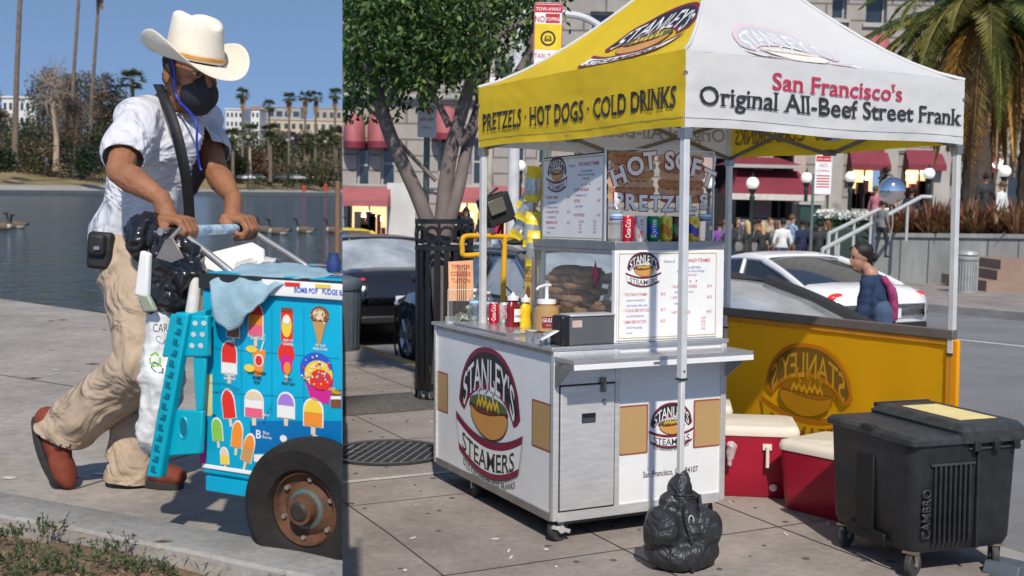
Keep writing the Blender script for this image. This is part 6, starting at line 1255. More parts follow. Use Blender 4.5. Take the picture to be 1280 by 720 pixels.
# scissor trusses under the eaves
bar = mat('truss_bar', (.22, .21, .20), rough=.4, metal=.6)
for i in range(4):
    a, c = cor[i], cor[(i+1) % 4]; inn = (pk-(a+c)/2); inn.z = 0; inn = inn.normalized()*.03; b = MB()
    for k in range(2):
        p, q = a.lerp(c, k/2+.01), a.lerp(c, k/2+.49)
        for z0, z1, o in ((-.09, -.335, 0), (-.335, -.09, .012)): b.box(((p+q)/2+inn*(1+o*20)+V((0, 0, (z0+z1)/2))), ((q-p).length, .012, .022), bar, ((q-p)+V((0, 0, z1-z0))).to_track_quat('X', 'Z').to_matrix())
    b.box((a+c)/2+inn+V((0, 0, -.33)), (.06, .05, .035), bar); b.build('truss', ten)
b = MB(); b.cyl((TB/2, TA/2, 2.35), (TB/2, TA/2, TPK-.03), .016, post)
for co in cor: b.cyl(co+V((0, 0, -.1)), V((TB/2, TA/2, 2.4)), .010, bar, n=6)
b.build('centre_pole', ten)
# side banner on its rail, hangs on the tent's right side
ban = thing('side_banner', 'bright yellow cloth banner with mirrored hot dog emblem hung between the tent posts', 'banner', MT)
by = mat('banner_yellow', (1.0, .47, .001), rough=.6, vs=1.5, var=.06, bump=.15, bs=6, transl=.45)
BZ = .955; YA, YB = -.02, TA+.35
b = MB(); nn, mm = 40, 10; g = [[V((TB+.004*N((u*.3, w*.2, 3), 1)+.008*math.sin(u*.9)*(w/mm), YA+(YB-YA)*u/nn, BZ-.06-(BZ-.09)*w/mm)) for u in range(nn+1)] for w in range(mm+1)]; b.loft(g, by, closed=False); cl = b.build('cloth', ban, smooth=60)
b = MB(); b.b2((TB-.022, YA, BZ-.05), (TB+.02, YB, BZ), mat('rail_brown_grey', (.20, .17, .15), rough=.45, metal=.4)); b.b2((TB-.012, YA, BZ-.085), (TB+.012, YB, BZ-.051), mat('banner_hem', (.62, .25, .01), rough=.6)); b.build('rail', ban, bevel=.004)
b = MB(); b.b2((TB-.012, YA-.03, .05), (TB+.012, YA+.05, BZ-.05), by); b.build('end_sleeve', ban, bevel=.01)
tint = {k: mat('tint_'+k, c, rough=.7, var=.05, transl=.3) for k, c in dict(dk=(.22, .12, .008), mar=(.55, .20, .0), wht=(.82, .45, .0), bun=(.62, .28, .0), saus=(.45, .17, .0), grn=(.38, .16, .0), mus=(.80, .45, .0), txt=(.36, .16, .0), lt=(.72, .38, .02)).items()}
bf = Fr((TB-.016, 0, 0), (0, 1, 0), (0, 0, 1)); bf.n = V((-1, 0, 0)); y_l = pxl(MT, 955, 510, 0, TB).y; y_r = pxl(MT, 1072, 510, 0, TB).y; cy_ = (y_l+y_r)/2; wl = abs(y_l-y_r); zc = (pxl(MT, 1012, 426, 0, TB).z+pxl(MT, 1012, 556, 0, TB).z)/2
b = MB(); lb_ = Sub(lambda x, y, z=0: V((TB-.016, cy_+x, zc+y*1.0)), 1, V((-1, 0, 0))); logo(b, lb_, wl, p=tint, z=.0, dz=.0007, small=False); b.build('emblem', cl, smooth=0)
# ================================================================== ground of the street
m_side = mat('sidewalk_concrete', (.32, .28, .25), rough=.85, vs=1.3, var=.24, bump=.3, bs=50, var2=.14, v2s=25, vdet=8); m_road = mat('asphalt', (.22, .22, .228), rough=.88, vs=.8, var=.15, bump=.5, bs=90, var2=.2, v2s=80)
m_ks = mat('kerb_street', (.34, .33, .31), rough=.85, vs=2, var=.2); m_ky = mat('kerb_painted', (.55, .36, .14), rough=.8, vs=3, var=.2)
KX = 1.76
def sheet(name, x0, x1, y0, y1, z, m, nx=1, kind='structure'):
    b = MB(); b.add([S(x0, y0, z), S(x1, y0, z), S(x1, y1, z), S(x0, y1, z)], [(0, 1, 2, 3)], m); o = b.build(name, smooth=0); tag(o, kind=kind); return o
sheet('ground', -120, 400, -30, 500, -.16, m_road)
sheet('road', KX+.15, 13.6, -12, 120, -.130, m_road)
sheet('sidewalk', -60, KX, -12, 26, 0, m_side)
b = MB(); fr = Fr((0, 0, 0), (1, 0, 0), (0, 0, 1))
def kerbpiece(y0, y1, x, w, z1, m, name='kerb'):
    b = MB(); v = []
    for y in (y0, y1): v.append([S(x, y, -.2), S(x, y, z1-.003), S(x+.004, y, z1), S(x+w-.02, y, z1), S(x+w, y, z1-.02), S(x+w, y, -.2)])
    b.loft(v, m); o = b.build(name, smooth=0); tag(o, kind='structure')
kerbpiece(-12, 1.2, KX, .15, .004, m_ks); kerbpiece(1.2, 26, KX, .15, .004, m_ky)
sheet('road', -60, KX+.15, 26.01, 60, -.128, m_road)
kerbpiece(-12, 120, 13.6, .18, .02, m_ks, 'far_kerb'); sheet('far_sidewalk', 13.78, 120, -12, 120, .018, m_side)
b = MB(); jm = mat('joint_line', (.06, .055, .05), rough=.95); lm_ = mat('pale_line', (.52, .50, .47), rough=.9, vs=8, var=.2)
f = Fr(S(0, 0, .003), SX, SY)
for x in (-.63, .27, 1.17): b.line([(x+.008*math.sin(y*3), y) for y in [i*.5-3 for i in range(40)]], .007, jm, f)
for y in (-.2, 1.08, 2.65+.0, 4.9, 6.0, 8.0, -1.2): b.line([(-3, y), (KX-.01, y)], .006, jm, f)
o = b.build('sidewalk_joints', smooth=0); tag(o, kind='structure')
b = MB(); b.line([(-4, 1.63+.02), (.25, 1.60)], .055, lm_, f, .001); b.line([(-4, 4.42), (.9, 4.30)], .05, lm_, f, .001); b.line([(-4, 6.9), (1.6, 6.72)], .05, lm_, f, .001); o = b.build('pale_joint_strips', smooth=0); tag(o, kind='structure')
# lane lines
b = MB(); wl_ = mat('lane_white', (.62, .62, .60), rough=.8, vs=6, var=.15); g = Fr(S(0, 0, -.126), SX, SY)
for y in range(-12, 60, 4): b.line([(7.0, y), (7.0, y+2.4)], .10, wl_, g)
p0 = MSI@hit(1195, 424, S(0, 0, -.126), SN); p1 = MSI@hit(1290, 434, S(0, 0, -.126), SN); b.line([(p0.x, p0.y), (p1.x, p1.y), (p1.x+(p1.x-p0.x)*2, p1.y+(p1.y-p0.y)*2)], .11, wl_, g)
o = b.build('lane_markings', smooth=0); tag(o, kind='structure')
# round grating, square plate
iron = mat('cast_iron', (.055, .055, .055), rough=.6, metal=.3, vs=12, var=.3); 
t = thing('manhole_cover', 'round dark grated cover in the pavement beside the cart', 'manhole cover', SM(.02, 2.28, .004)); b = MB(); b.lathe([(.40, .0), (.40, .008), (.34, .008), (.34, .004), (0, .004)], iron, 40); b.lathe([(.375, .0095), (.35, .0095)], alud, 40); cv = b.build('cover', t, smooth=20)
b = MB(); pl_ = mat('grate_light', (.25, .25, .25), rough=.7)
for i in range(-5, 6):
    w = math.sqrt(max(0, .33**2-(i*.058)**2)); f2 = Fr((0, 0, .006), (math.cos(.9), math.sin(.9), 0), (-math.sin(.9), math.cos(.9), 0)); b.box((0, i*.058, .0), (w*2, .008, .005), pl_, fr=f2)
    if i % 2 == 0: b.box((i*.058, 0, .0), (.006, w*2, .004), iron, fr=f2)
b.build('grate_bars', cv)
t = thing('utility_plate', 'dark square plate set in the pavement in front of the tree guard', 'utility cover', SM(.66, 4.05, .003)); b = MB(); b.b2((-.5, -.35, 0), (.42, .55, .004), mat('plate_dark', (.12, .11, .10), rough=.8, vs=20, var=.35, bump=.4)); b.build('plate', t)
b = MB(); rg = random.Random(8); sp_ = mat('gum_dark', (.10, .09, .085), rough=.9); wl2 = mat('scrap_white', (.75, .75, .72))
for k in range(240): x, y = rg.uniform(-1.2, 1.6), rg.uniform(-1.1, 6); r = rg.uniform(.004, .014); b.lathe([(0, .0035), (r, .003), (r*1.1, .001)], sp_ if rg.random() < .7 else wl2 if r < .007 else sp_, 8, S(x, y, .001), sx=rg.uniform(.8, 1.6))
for px, py in ((619, 674), (636, 689), (639, 697), (516, 673), (1035, 655), (982, 668), (913, 628)): p = GR(px, py); b.box(p+V((0, 0, .003)), (.035, .008, .003), wl2, Matrix.Rotation(px, 3, 'Z'))
o = b.build('pavement_specks', smooth=0); tag(o, 'gum spots and small scraps scattered over the pavement', 'litter', kind='stuff')
# ---- weight bag at the tent post
sbm = mat('bag_black_vinyl', (.03, .032, .036), rough=.42, vs=8, var=.2, bump=.6, bs=9, bd=.06)
t = thing('weight_bag', 'black vinyl weight bag strapped round the foot of the front tent post', 'sandbag', SM(.355, -.511, 0))
def bd_(c, n): return .014*ridge((V((c.x, c.y, c.z))), 8, 3, (1, 1, .7))-.006+.006*ridge(c, 13, 8, (1, 1, .5))+.002*ridge(c, 30, 2)
blob('sack', [('e', (.01, -.01, .075), (.172, .13, .080)), ('e', (.085, -.02, .165), (.105, .10, .095)), ('e', (-.085, -.01, .175), (.095, .10, .10)), ('e', (0, .0, .17), (.13, .11, .10)), ('c', (-.02, 0, .22), (.0, 0, .30), .075, .050), ('c', (0, -.01, .24), (.0, 0, .34), .075, .05), ('c', (0, 0, .34), (.008, 0, .40), .05, .022), ('c', (-.05, .0, .29), (.045, 0, .29), .05, .045)], .008, sbm, t, sm=2, disp=bd_)
b = MB()
for z in range(5): b.tube([(math.cos(a)*.058+.0, math.sin(a)*.055-.01, .275+z*.013+.004*math.sin(a*2)) for a in [i*.45 for i in range(15)]], .0075, sbm, 6)
b.tube(spl([(-.03, -.09, .30), (-.035, -.10, .22), (-.01, -.115, .12), (-.01, -.115, .01)], 5), .012, sbm, 6); b.tube(spl([(.05, -.07, .33), (.045, -.09, .25), (.01, -.11, .18)], 5), .010, sbm, 6); b.build('strap', t)
b = MB(); b.tube([(-.012+.014*math.cos(a), -.102, .225+.026*math.sin(a)) for a in [i*.5 for i in range(14)]], .0035, alum, 6); b.build('buckle', t)
# ---- coolers
cr = mat('cooler_red', (.36, .008, .03), rough=.4, vs=4, var=.12, bump=.06); cwh = mat('cooler_white', (.72, .66, .55), rough=.5, vs=6, var=.06)
def cooler(label, M, L, W, H, handle=True):
    t = thing('cooler', label, 'cool box', M, 'cool boxes behind the cart'); b = MB(); n = 0
    def ring(z, e): return [V((L/2+(x-.5)*(L-2*e), W/2+(y-.5)*(W-2*e), z)) for x, y in [( (px+0.0), py) for px, py in rrect(0, 0, 1, 1, .09, 4)]]
    b.loft([ring(.0, .035), ring(.02, .022), ring(H*.35, .012), ring(H*.86, 0)], cr); bd = b.build('body', t, smooth=50)
    b = MB(); b.loft([ring(H*.862, -.006), ring(H*.92, -.008), ring(H*.985, .002), ring(H, .02)], cwh); b.loft([ring(H+.0005, .07), ring(H+.004, .08)], cwh); b.build('lid', t, smooth=50)
    if handle:
        b = MB(); x = L+.004; z0, z1 = H*.42, H*.78; b.b2((L-.005, W*.22, z1-.02), (L+.016, W*.38, z1+.02), cwh); b.b2((L-.005, W*.62, z1-.02), (L+.016, W*.78, z1+.02), cwh); b.tube([(x+.012, W*.30, z1), (x+.014, W*.30, z0), (x+.014, W*.70, z0), (x+.012, W*.70, z1)], .010, cwh, 8); b.build('handle', t)
        b = MB(); b.tube([(L*.72, -.012, H*.72), (L*.72, -.035, H*.72), (L*.72, -.035, H*.46), (L*.72, -.012, H*.46)], .010, cwh, 8); b.b2((L*.68, -.012, H*.68), (L*.76, .003, H*.76), cwh); b.build('side_handle', t)
        b = MB(); b.lathe([(0, .02), (.012, .02), (.014, .01), (.02, .008), (.02, 0)], cwh, 14, (L*.78, .006, H*.16), Matrix.Rotation(R(90), 3, 'X')); b.build('drain_plug', t)
    return t
cooler('red cool box with cream lid and handle, the one close behind the hot dog cart', SM(1.12, .52, 0, R(-35)), .60, .40, .40)
cooler('red cool box with cream lid partly hidden by the black wheeled bin', SM(1.40, .10, 0, R(-78)), .60, .42, .37)
cooler('cool box whose cream lid alone shows behind the nearest red cool box', SM(1.30, 1.05, 0, R(-35)), .42, .36, .42, False)
b = MB(); t = thing('plastic_bag', 'clear crumpled plastic bag hanging on the front of the first red cool box', 'bag', SM(1.30, .38, .29)); blob('bag_film', [('c', (0, -.02, .0), (-.02, -.03, -.10), .03, .012)], .008, mat('clear_bag', (.55, .42, .45), rough=.25), t, sm=1, disp=lambda c, n: .008*N(c, 40))
# ---- black wheeled ice bin
A_, B_, C_ = GS(1050, 706), GS(1137, 728), GS(1238, 716)
ex = (C_-B_); Lx = ex.length; an_ = math.atan2(ex.y, ex.x); ey = A_-B_
M = SM(B_.x, B_.y, 0, an_)
bp = mat('bin_black_plastic', (.022, .023, .025), rough=.48, vs=5, var=.25, bump=.15, bs=60, var2=.3, v2s=18); bp2 = mat('bin_lid_grey', (.045, .047, .05), rough=.45, vs=6, var=.25, bump=.15, bs=70, var2=.3, v2s=25)
t = thing('ice_bin', 'black plastic wheeled ice bin with grey lids and yellow paper on top', 'ice bin', M)
p_l = pxl(M, 1033, 600, 0, 0); p_r = pxl(M, 1276, 600, 1, 0); zT = pxl(M, 1127, 560, 1, 0).z; YL, XL = p_l.y, p_r.x; zB = pxl(M, 1130, 697, 1, 0).z
def oct_(x0, y0, x1, y1, z, r): return [V((x, y, z)) for x, y in rrect(x0, y0, x1, y1, r, 5)]
e = .012; b = MB()
b.loft([oct_(.02+e, .02+e, XL-.02-e, YL-.02-e, zB, .05), oct_(.015, .015, XL-.015, YL-.015, zB+.04, .06), oct_(.002, .002, XL-.002, YL-.002, zT-.05, .06), oct_(0, 0, XL, YL, zT, .055)], bp); bd = b.build('body', t, smooth=50)
b = MB(); fR = Fr((0, 0, 0), (1, 0, 0), (0, 0, 1)); fR.n = V((0, -1, 0))
for i in range(8): x = XL*.20+i*XL*.045; b.box((x, -.002, (zB+zT)/2-.02), (.012, .018, (zT-zB)*.72), bp)
b.box((XL*.36, -.004, zT-.085), (XL*.40, .014, .012), bp2); b.b2((XL*.575, -.012, zB+.01), (XL*.60, .004, zT+.01), bp)
b.build('side_ribs', bd, bevel=.004)
vs, fs = text_mesh('CAMBRO', .01); w = max(v[0] for v in vs)-min(v[0] for v in vs); b = MB()
for dz, mm in ((0, bp2),): b.add([V((XL*.125-(v[1]-.36)*.062, -.0045-dz, zB+.07+(v[0])*.052+w*.026)) for v in vs], fs, mm)
o = b.build('embossed_name', bd, sol=.006)
b = MB(); b.b2((-.006, YL*.42, zB+.02), (.010, YL*.62, zB+(zT-zB)*.80), mat('slot_black', (.006, .006, .006), rough=.6)); b.b2((-.006, YL*.28, zB-.005), (.01, YL*.72, zB+.05), mat('slot_black', (0, 0, 0))); b.build('grip_slot', bd, bevel=.006)
b = MB(); zl = zT+.002; xs = XL*.46
b.loft([oct_(-.012, -.014, xs, YL+.008, zl, .03), oct_(-.012, -.014, xs, YL+.008, zl+.022, .03), oct_(.0, .0, xs-.01, YL-.006, zl+.036, .03)], bp2); lf = b.build('front_lid', t, smooth=40); b = MB(); b.b2((-.018, YL*.42, zl+.02), (.01, YL*.55, zl+.045), bp); b.build('latch', lf, bevel=.005)
b = MB(); b.loft([oct_(xs-.02, -.02, XL+.015, YL+.012, zl, .03), oct_(xs-.03, -.022, XL+.02, YL+.014, zl+.05, .035), oct_(xs-.0, .005, XL-.005, YL-.02, zl+.078, .03)], bp2); rl = b.build('rear_lid', t, smooth=40)
b = MB()
for i in range(3): x = xs+.05+i*(XL-xs-.1)/2; b.b2((x-.016, -.030, zl-.035), (x+.016, -.001, zl+.01), bp)
b.b2((xs+.02, -.012, zl-.03), (XL-.01, .002, zl-.022), bp2); b.build('hinge_lugs', rl, bevel=.004)
b = MB(); b.b2((xs+.06, .10, zl+.0785), (XL-.05, YL-.12, zl+.080), mat('yellow_paper', (.80, .68, .30), rough=.8)); b.build('paper', rl); b = MB(); b.cyl((xs+.0, YL-.0, zl+.07), (XL, YL-.0, zl+.07), .012, bp); b.build('rear_handle', rl)
for x, y in ((.06, .06), (XL-.08, .06), (.06, YL-.08), (XL-.08, YL-.08)): caster(t, x, y, r=.056, w=.03, h=zB+.004, a=R(25) if x < .1 else R(60), hub=mat('rusty_fork', (.28, .20, .15), rough=.5, metal=.5))
t = thing('drain_board', 'small dark grey plastic wedge lying under the right end of the black bin', 'wedge', SM(GS(1268, 716).x, GS(1268, 716).y, .0, .3)); b = MB(); b.prism([(0, 0), (.25, 0), (.20, .03), (.03, .05)], Fr((-.1, 0, 0), (1, 0, 0), (0, 0, 1)), -.10, .05, mat('wedge_blue_grey', (.09, .11, .13), rough=.5)); b.build('wedge', t, bevel=.004)
# ---- tree guard with the ficus
gk_ = mat('guard_black', (.016, .016, .017), rough=.4, vs=10, var=.2); GC = GS(557, 503); GC = V((GC.x+.06, GC.y+.18, 0)); gw = .235
t = thing('tree_guard', 'black iron tree guard of upright slats with a ring band at the top', 'tree guard', SM(GC.x, GC.y, 0, R(12))); b = MB(); H = 1.50
for k in range(18):
    a = k*2*math.pi/18; c, s = math.cos(a), math.sin(a); b.box((gw*c, gw*s, .08+(H-.30)/2), (.006, .042, H-.32), gk_, Matrix.Rotation(a, 3, 'Z'))
b.build('slats', t)
for z0, z1 in ((.10, .16), (H-.24, H-.20), (H-.02, H+.02)):
    b = MB(); b.lathe([(gw+.004, z0), (gw+.012, z0), (gw+.012, z1), (gw+.004, z1), (gw+.004, z0)], gk_, 36); b.build('hoop', t)
b = MB()
for k in range(12):
    a = k*2*math.pi/12; ax = Matrix.Rotation(a, 3, 'Z')@Matrix.Rotation(R(90), 3, 'Y'); b.lathe([(.048, -.008), (.075, -.008), (.075, .008), (.048, .008), (.048, -.008)], gk_, 18, (gw*math.cos(a), gw*math.sin(a), H-.11), ax)
b.build('ring_band', t)
for a in (45, 135, 225, 315): b = MB(); c, s = math.cos(R(a)), math.sin(R(a)); b.cyl((gw*c, gw*s, 0), (gw*c, gw*s, H), .012, gk_); b.build('leg', t)
# ficus: forked grey trunks, dense dark leaves
fb = mat('ficus_bark', (.13, .10, .088), rough=.85, vs=9, var=.3, bump=.5, bs=30, stretch=(1, 1, .35), col2=(.20, .165, .15)); TP = S(GC.x, GC.y, 0); D0 = TP.y
tf = thing('ficus_tree', 'street tree with forked pinkish grey trunks and dense dark green leaves', 'tree', WM(TP)); TI = tf.matrix_world.inverted()
def tp_(px, py, dd=0): return TI@P(px, py, D0+dd)
b = MB(); base = V((0, 0, .0)); b.tube([base, V((0, 0, .6)), tp_(549, 300)], [.12, .095, .09], fb, 14)
def limb(pts, rs): b.tube(spl([tp_(*p) for p in pts], 6), [rs[0]+(rs[1]-rs[0])*i/(6*(len(pts)-1)) for i in range(6*(len(pts)-1)+1)], fb, 12)
limb([(547, 310), (520, 240), (488, 170), (466, 100), (452, 60), (440, 0), (436, -60)], (.068, .04)); limb([(551, 310), (556, 240), (566, 180), (586, 110), (598, 60), (606, 0)], (.072, .04)); limb([(553, 308), (572, 240), (585, 180, .1), (602, 120, .15), (612, 60, .2), (628, -20, .3)], (.060, .034))
limb([(572, 180), (600, 150), (630, 115), (660, 70), (674, 10), (680, -50)], (.050, .032)); limb([(562, 158), (548, 130), (530, 100), (514, 66), (500, 20)], (.032, .016)); limb([(545, 226), (510, 190), (476, 150), (440, 118), (420, 100)], (.018, .014)); limb([(600, 70), (630, 40), (668, 20), (700, -20)], (.03, .015)); limb([(478, 140), (500, 90), (490, 40), (510, -20)], (.035, .02))
b.build('trunk', tf, smooth=60)
lf_ = leafmats('ficus_leaf', [(.05, .11, .022), (.08, .155, .03), (.028, .07, .016), (.16, .24, .05)]); rg = random.Random(12); cl_ = []
for (px, py, dd, r) in [(440, 20, .0, .55), (480, 30, -.5, .5), (520, 20, .2, .55), (565, 15, -.2, .5), (445, 75, .1, .42), (490, 70, .3, .35), (530, 60, -.3, .40), (575, 50, .2, .42), (610, 20, 0, .42), (600, 45, -.4, .22), (655, 5, .2, .25), (560, 75, .3, .22), (438, 130, .0, .14), (540, 80, 0, .15), (470, 10, .6, .5), (560, -20, .5, .6), (500, -40, -.6, .7), (440, -50, 0, .7), (620, -30, .3, .5), (680, -25, -.1, .28), (668, 30, .3, .12), (600, 60, .3, .15), (515, 85, .3, .2), (445, 100, -.3, .2), (580, 66, -.4, .14)]:
    cl_.append((tp_(px, py, dd), r))
b = MB()
wts = [c for c in cl_ for _ in range(max(1, int(c[1]**2*40)))]
for k in range(12500):
    c, r = wts[rg.randrange(len(wts))]; dv = rnd_dir(rg); p = c+dv*r*(rg.random()**.5); d = rnd_dir(rg); d.z -= .5; add_leaf(b, p, rg.uniform(.05, .085), rg.uniform(.026, .04), d, rnd_dir(rg), lf_[min(3, int(rg.random()**1.3*4))])
for k in range(220):           # drooping twigs with leaves
    c, r = wts[rg.randrange(len(wts))]; p = c+V((rg.uniform(-1, 1), rg.uniform(-.5, .5), -.7))*r
    for j in range(7): add_leaf(b, p+V((.01*j*rg.uniform(-1, 1), 0, -.03*j)), .07, .034, V((rg.uniform(-1, 1), rg.uniform(-1, 1), -.8)), rnd_dir(rg), lf_[rg.randrange(4)])
b.build('crown', tf, smooth=0)
# ---- signs on poles
def post_sign(label, px, py, d, w, h, pole_to, build, polex=None, off=0):
    c = P(px, py, d); g = GD(px, d); M = WM(V((c.x, c.y, g.z)), R(off)); t = thing('street_sign', label, 'sign', M); z = c.z-g.z; b = MB(); 
    b.cyl((0 if polex is None else polex, .03, 0), (0 if polex is None else polex, .03, z+pole_to), .028, mat('sign_pole', (.16, .20, .18), rough=.5, metal=.3)); b.build('pole', t)
    f = Fr((0, 0, z), (1, 0, 0), (0, 0, 1)); f.n = V((0, -1, 0)); b = MB(); b.prism(rrect(-w/2, -h/2, w/2, h/2, w*.08), f, -.002, .002, PAL['wht']); s = b.build('plate', t); b = MB(); build(b, f, w, h); b.build('print', s, smooth=0); return t
sr = mat('sign_red', (.55, .02, .03), rough=.4); sy = mat('sign_bright_yellow', (.85, .60, .02), rough=.4)
def taxi(b, f, w, h):
    A1 = lambda x0, y0, x1, y1, m, z=.003: b.art([(x0*w, y0*h), (x1*w, y0*h), (x1*w, y1*h), (x0*w, y1*h)], m, f, z)
    A1(-.47, .36, .47, .47, sr); A1(-.47, -.16, .47, .20, sy); A1(-.10, .215, .40, .345, sr, .0032)
    b.text('TOW-AWAY', f, 0, h*.385, w*.17, PAL['wht'], z=.004, bold=.01, sx=.9); b.text('NO', f, -w*.30, h*.225, w*.30, sr, z=.004, bold=.01, sx=.75); b.text('STOPPING', f, w*.15, h*.245, w*.17, PAL['wht'], z=.005, bold=.01, sx=.62)
    b.band([(x*.8, y*.8) for x, y in arc(0, h*.0, w*.25, 0, 360, 24)], arc(0, 0, w*.27, 0, 360, 24), PAL['dk'], f, .004); b.art([(-w*.13, -w*.02), (-w*.09, w*.09), (w*.09, w*.09), (w*.13, -w*.02), (w*.13, -w*.10), (-w*.13, -w*.10)], PAL['dk'], f, .0045); b.art([(-w*.07, w*.0), (-w*.055, w*.06), (w*.055, w*.06), (w*.07, 0)], sy, f, .005); b.text('TAXI', f, 0, -w*.075, w*.09, sy, z=.005)
    b.text('TAXI ZONE', f, 0, -h*.275, w*.22, sr, z=.004, sx=.82); b.line([(-w*.12, -h*.37), (w*.22, -h*.37)], h*.022, sr, f, .004); b.art([(-w*.24, -h*.37), (-w*.10, -h*.345), (-w*.10, -h*.395)], sr, f, .004)
    b.band(rrect(-w*.47, -h*.48, w*.47, h*.48, w*.06)+[rrect(-w*.47, -h*.48, w*.47, h*.48, w*.06)[0]], rrect(-w*.495, -h*.495, w*.495, h*.495, w*.07)+[rrect(-w*.495, -h*.495, w*.495, h*.495, w*.07)[0]], sr, f, .0035)
    A1(-.45, -.485, .45, -.45, sr)
post_sign('red, white and yellow NO STOPPING TAXI ZONE sign above the canopy corner', 685, 48, 9.0, .225, .56, .34, taxi)
def parksign(b, f, w, h):
    A1 = lambda x0, y0, x1, y1, m, z=.003: b.art([(x0*w, y0*h), (x1*w, y0*h), (x1*w, y1*h), (x0*w, y1*h)], m, f, z)
    A1(-.48, .36, .48, .485, sr); A1(-.48, .20, -.05, .34, sr); b.text('NO', f, -w*.26, h*.225, w*.28, PAL['wht'], z=.004, sx=.7); b.text('PARKING', f, w*.0, h*.39, w*.22, PAL['wht'], z=.004, sx=.8); b.text('ANY', f, w*.22, h*.24, w*.22, sr, z=.004, sx=.8)
    b.line([(-w*.26, h*.03), (w*.12, h*.03)], h*.035, sr, f, .004); b.art([(w*.28, h*.03), (w*.08, h*.085), (w*.08, -h*.025)], sr, f, .004); b.text('4PM-6PM', f, 0, -h*.20, w*.27, sr, z=.004, sx=.75); b.text('DAILY', f, 0, -h*.34, w*.2, sr, z=.004, sx=.8)
post_sign('white parking sign with a red arrow seen between the tree branches', 534, 138, 9.9, .165, .47, -.2, parksign)
def redwhite(b, f, w, h):
    A1 = lambda x0, y0, x1, y1, m, z=.003: b.art([(x0*w, y0*h), (x1*w, y0*h), (x1*w, y1*h), (x0*w, y1*h)], m, f, z)
    A1(-.45, .32, .45, .46, sr); b.text('TOW-AWAY', f, 0, h*.355, w*.18, PAL['wht'], z=.004); b.text('NO', f, 0, h*.18, w*.3, sr, z=.004); b.text('STOPPING', f, 0, h*.06, w*.2, sr, z=.004, sx=.85)
    for i in range(5): A1(-.4, -.05-.07*i, .4, -.02-.07*i, sr)
post_sign('tall white and red parking sign on a pole near the planter steps', 1029, 218, 21, .31, .74, .0, redwhite, polex=-.17)
# small blue street plate behind the canopy corner
t = thing('street_plate', 'small white plate with a blue arrow behind the left canopy corner', 'sign', WM(V((P(614, 110, 12).x, 12, GD(614, 12).z)))); z = P(614, 108, 12).z-GD(614, 12).z; b = MB(); b.cyl((0, 0, 0), (0, 0, z+1.2), .035, mat('cream_pole', (.50, .46, .36), rough=.6)); b.build('pole', t); b = MB(); f = Fr((0, -.05, z), (1, 0, 0), (0, 0, 1)); f.n = V((0, -1, 0)); b.prism([(-.06, -.07), (.10, -.07), (.10, .09), (-.06, .09)], f, 0, .004, PAL['wht']); pl = b.build('plate', t); b = MB(); b.text('>', f, .02, -.02, .1, PAL['blue'], z=.005); b.build('print', pl)
# street light arm
t = thing('street_light', 'pale curved street light arm reaching over the canopy from the left', 'street lamp', WM(GD(640, 14))); zt_ = P(700, 18, 14).z-GD(640, 14).z; x_ = P(700, 18, 14).x-GD(640, 14).x; b = MB(); lp = mat('pale_pole', (.60, .60, .60), rough=.5)
b.tube([(0, 0, 0), (0, 0, zt_-1.0), (.05, 0, zt_)], [.09, .07, .06], lp, 12); b.build('pole', t); b = MB(); pp = [TI for _ in ()]; b.tube(spl([(.05, 0, zt_)]+[tuple(t.matrix_world.inverted()@P(*q)) for q in ((700, 17, 14), (730, 22, 14), (752, 34, 14), (768, 44, 14))], 6), .045, lp, 10); b.build('arm', t)
# ---- grey bin at the seam
t = thing('litter_bin', 'grey ribbed street bin at the left edge by the kerb', 'bin', SM(1.50, 7.95, 0)); b = MB(); gm_ = mat('bin_slate', (.10, .12, .14), rough=.5)
b.lathe([(0, .0), (.20, .0), (.21, .02), (.23, .70)], gm_, 28); bd = b.build('body', t); b = MB(); b.lathe([(.245, .70), (.255, .72), (.255, .80), (.235, .83), (.10, .86), (0, .86)], gm_, 28); b.build('lid', t); b = MB()
for k in range(20): a = k*.314; b.cyl((.212*math.cos(a), .212*math.sin(a), .04), (.232*math.cos(a), .232*math.sin(a), .69), .008, gm_, n=6)
b.build('ribs', bd)
# ---- yellow tube cargo tricycle behind the counter
MP = SM(1.25, 2.35, 0, 0); t = thing('pedicab', 'yellow tube framed pedicab with black bags parked behind the counter', 'pedicab', MP); yt = mat('tube_yellow', (.80, .42, .01), rough=.4); L_ = lambda px, py, y=0: pxl(MP, px, py, 1, y)
b = MB(); r_ = .017
b.tube(spl([L_(602, 318), L_(580, 319), L_(578, 312), L_(578, 300), L_(584, 295), L_(610, 295), L_(650, 297), L_(672, 300)], 4), r_, yt, 10); b.cyl(L_(631, 296), L_(629, 366), r_*1.1, yt); b.cyl(L_(629, 366), V((L_(629, 366).x, 0, .25)), r_*1.1, yt); b.cyl(V((L_(629, 366).x, 0, .25)), V((L_(629, 366).x+.6, .3, .25)), r_, yt); b.cyl(L_(672, 300), V((L_(672, 300).x+.1, .3, .25)), r_, yt); b.build('frame', t)
def wheel_(x, y, r, nm='wheel'):
    b = MB(); ax = Matrix.Rotation(R(90), 3, 'X'); b.lathe([(r-.03, -.012), (r-.005, -.018), (r, 0), (r-.005, .018), (r-.03, .012)], rub, 32, (x, y, r), ax); w_ = b.build(nm, t); b = MB()
    for k in range(14): a = k*.449; b.cyl((x, y, r), (x+(r-.03)*math.cos(a), y, r+(r-.03)*math.sin(a)), .002, alum, n=4)
    b.build('spokes', w_)
xw = L_(629, 366).x; wheel_(xw, -.03, .30); wheel_(xw+.65, .30, .30); wheel_(xw+.65, -.20, .30)
bk = mat('bag_black_fabric', (.02, .02, .022), rough=.7, bump=.3); b = MB()
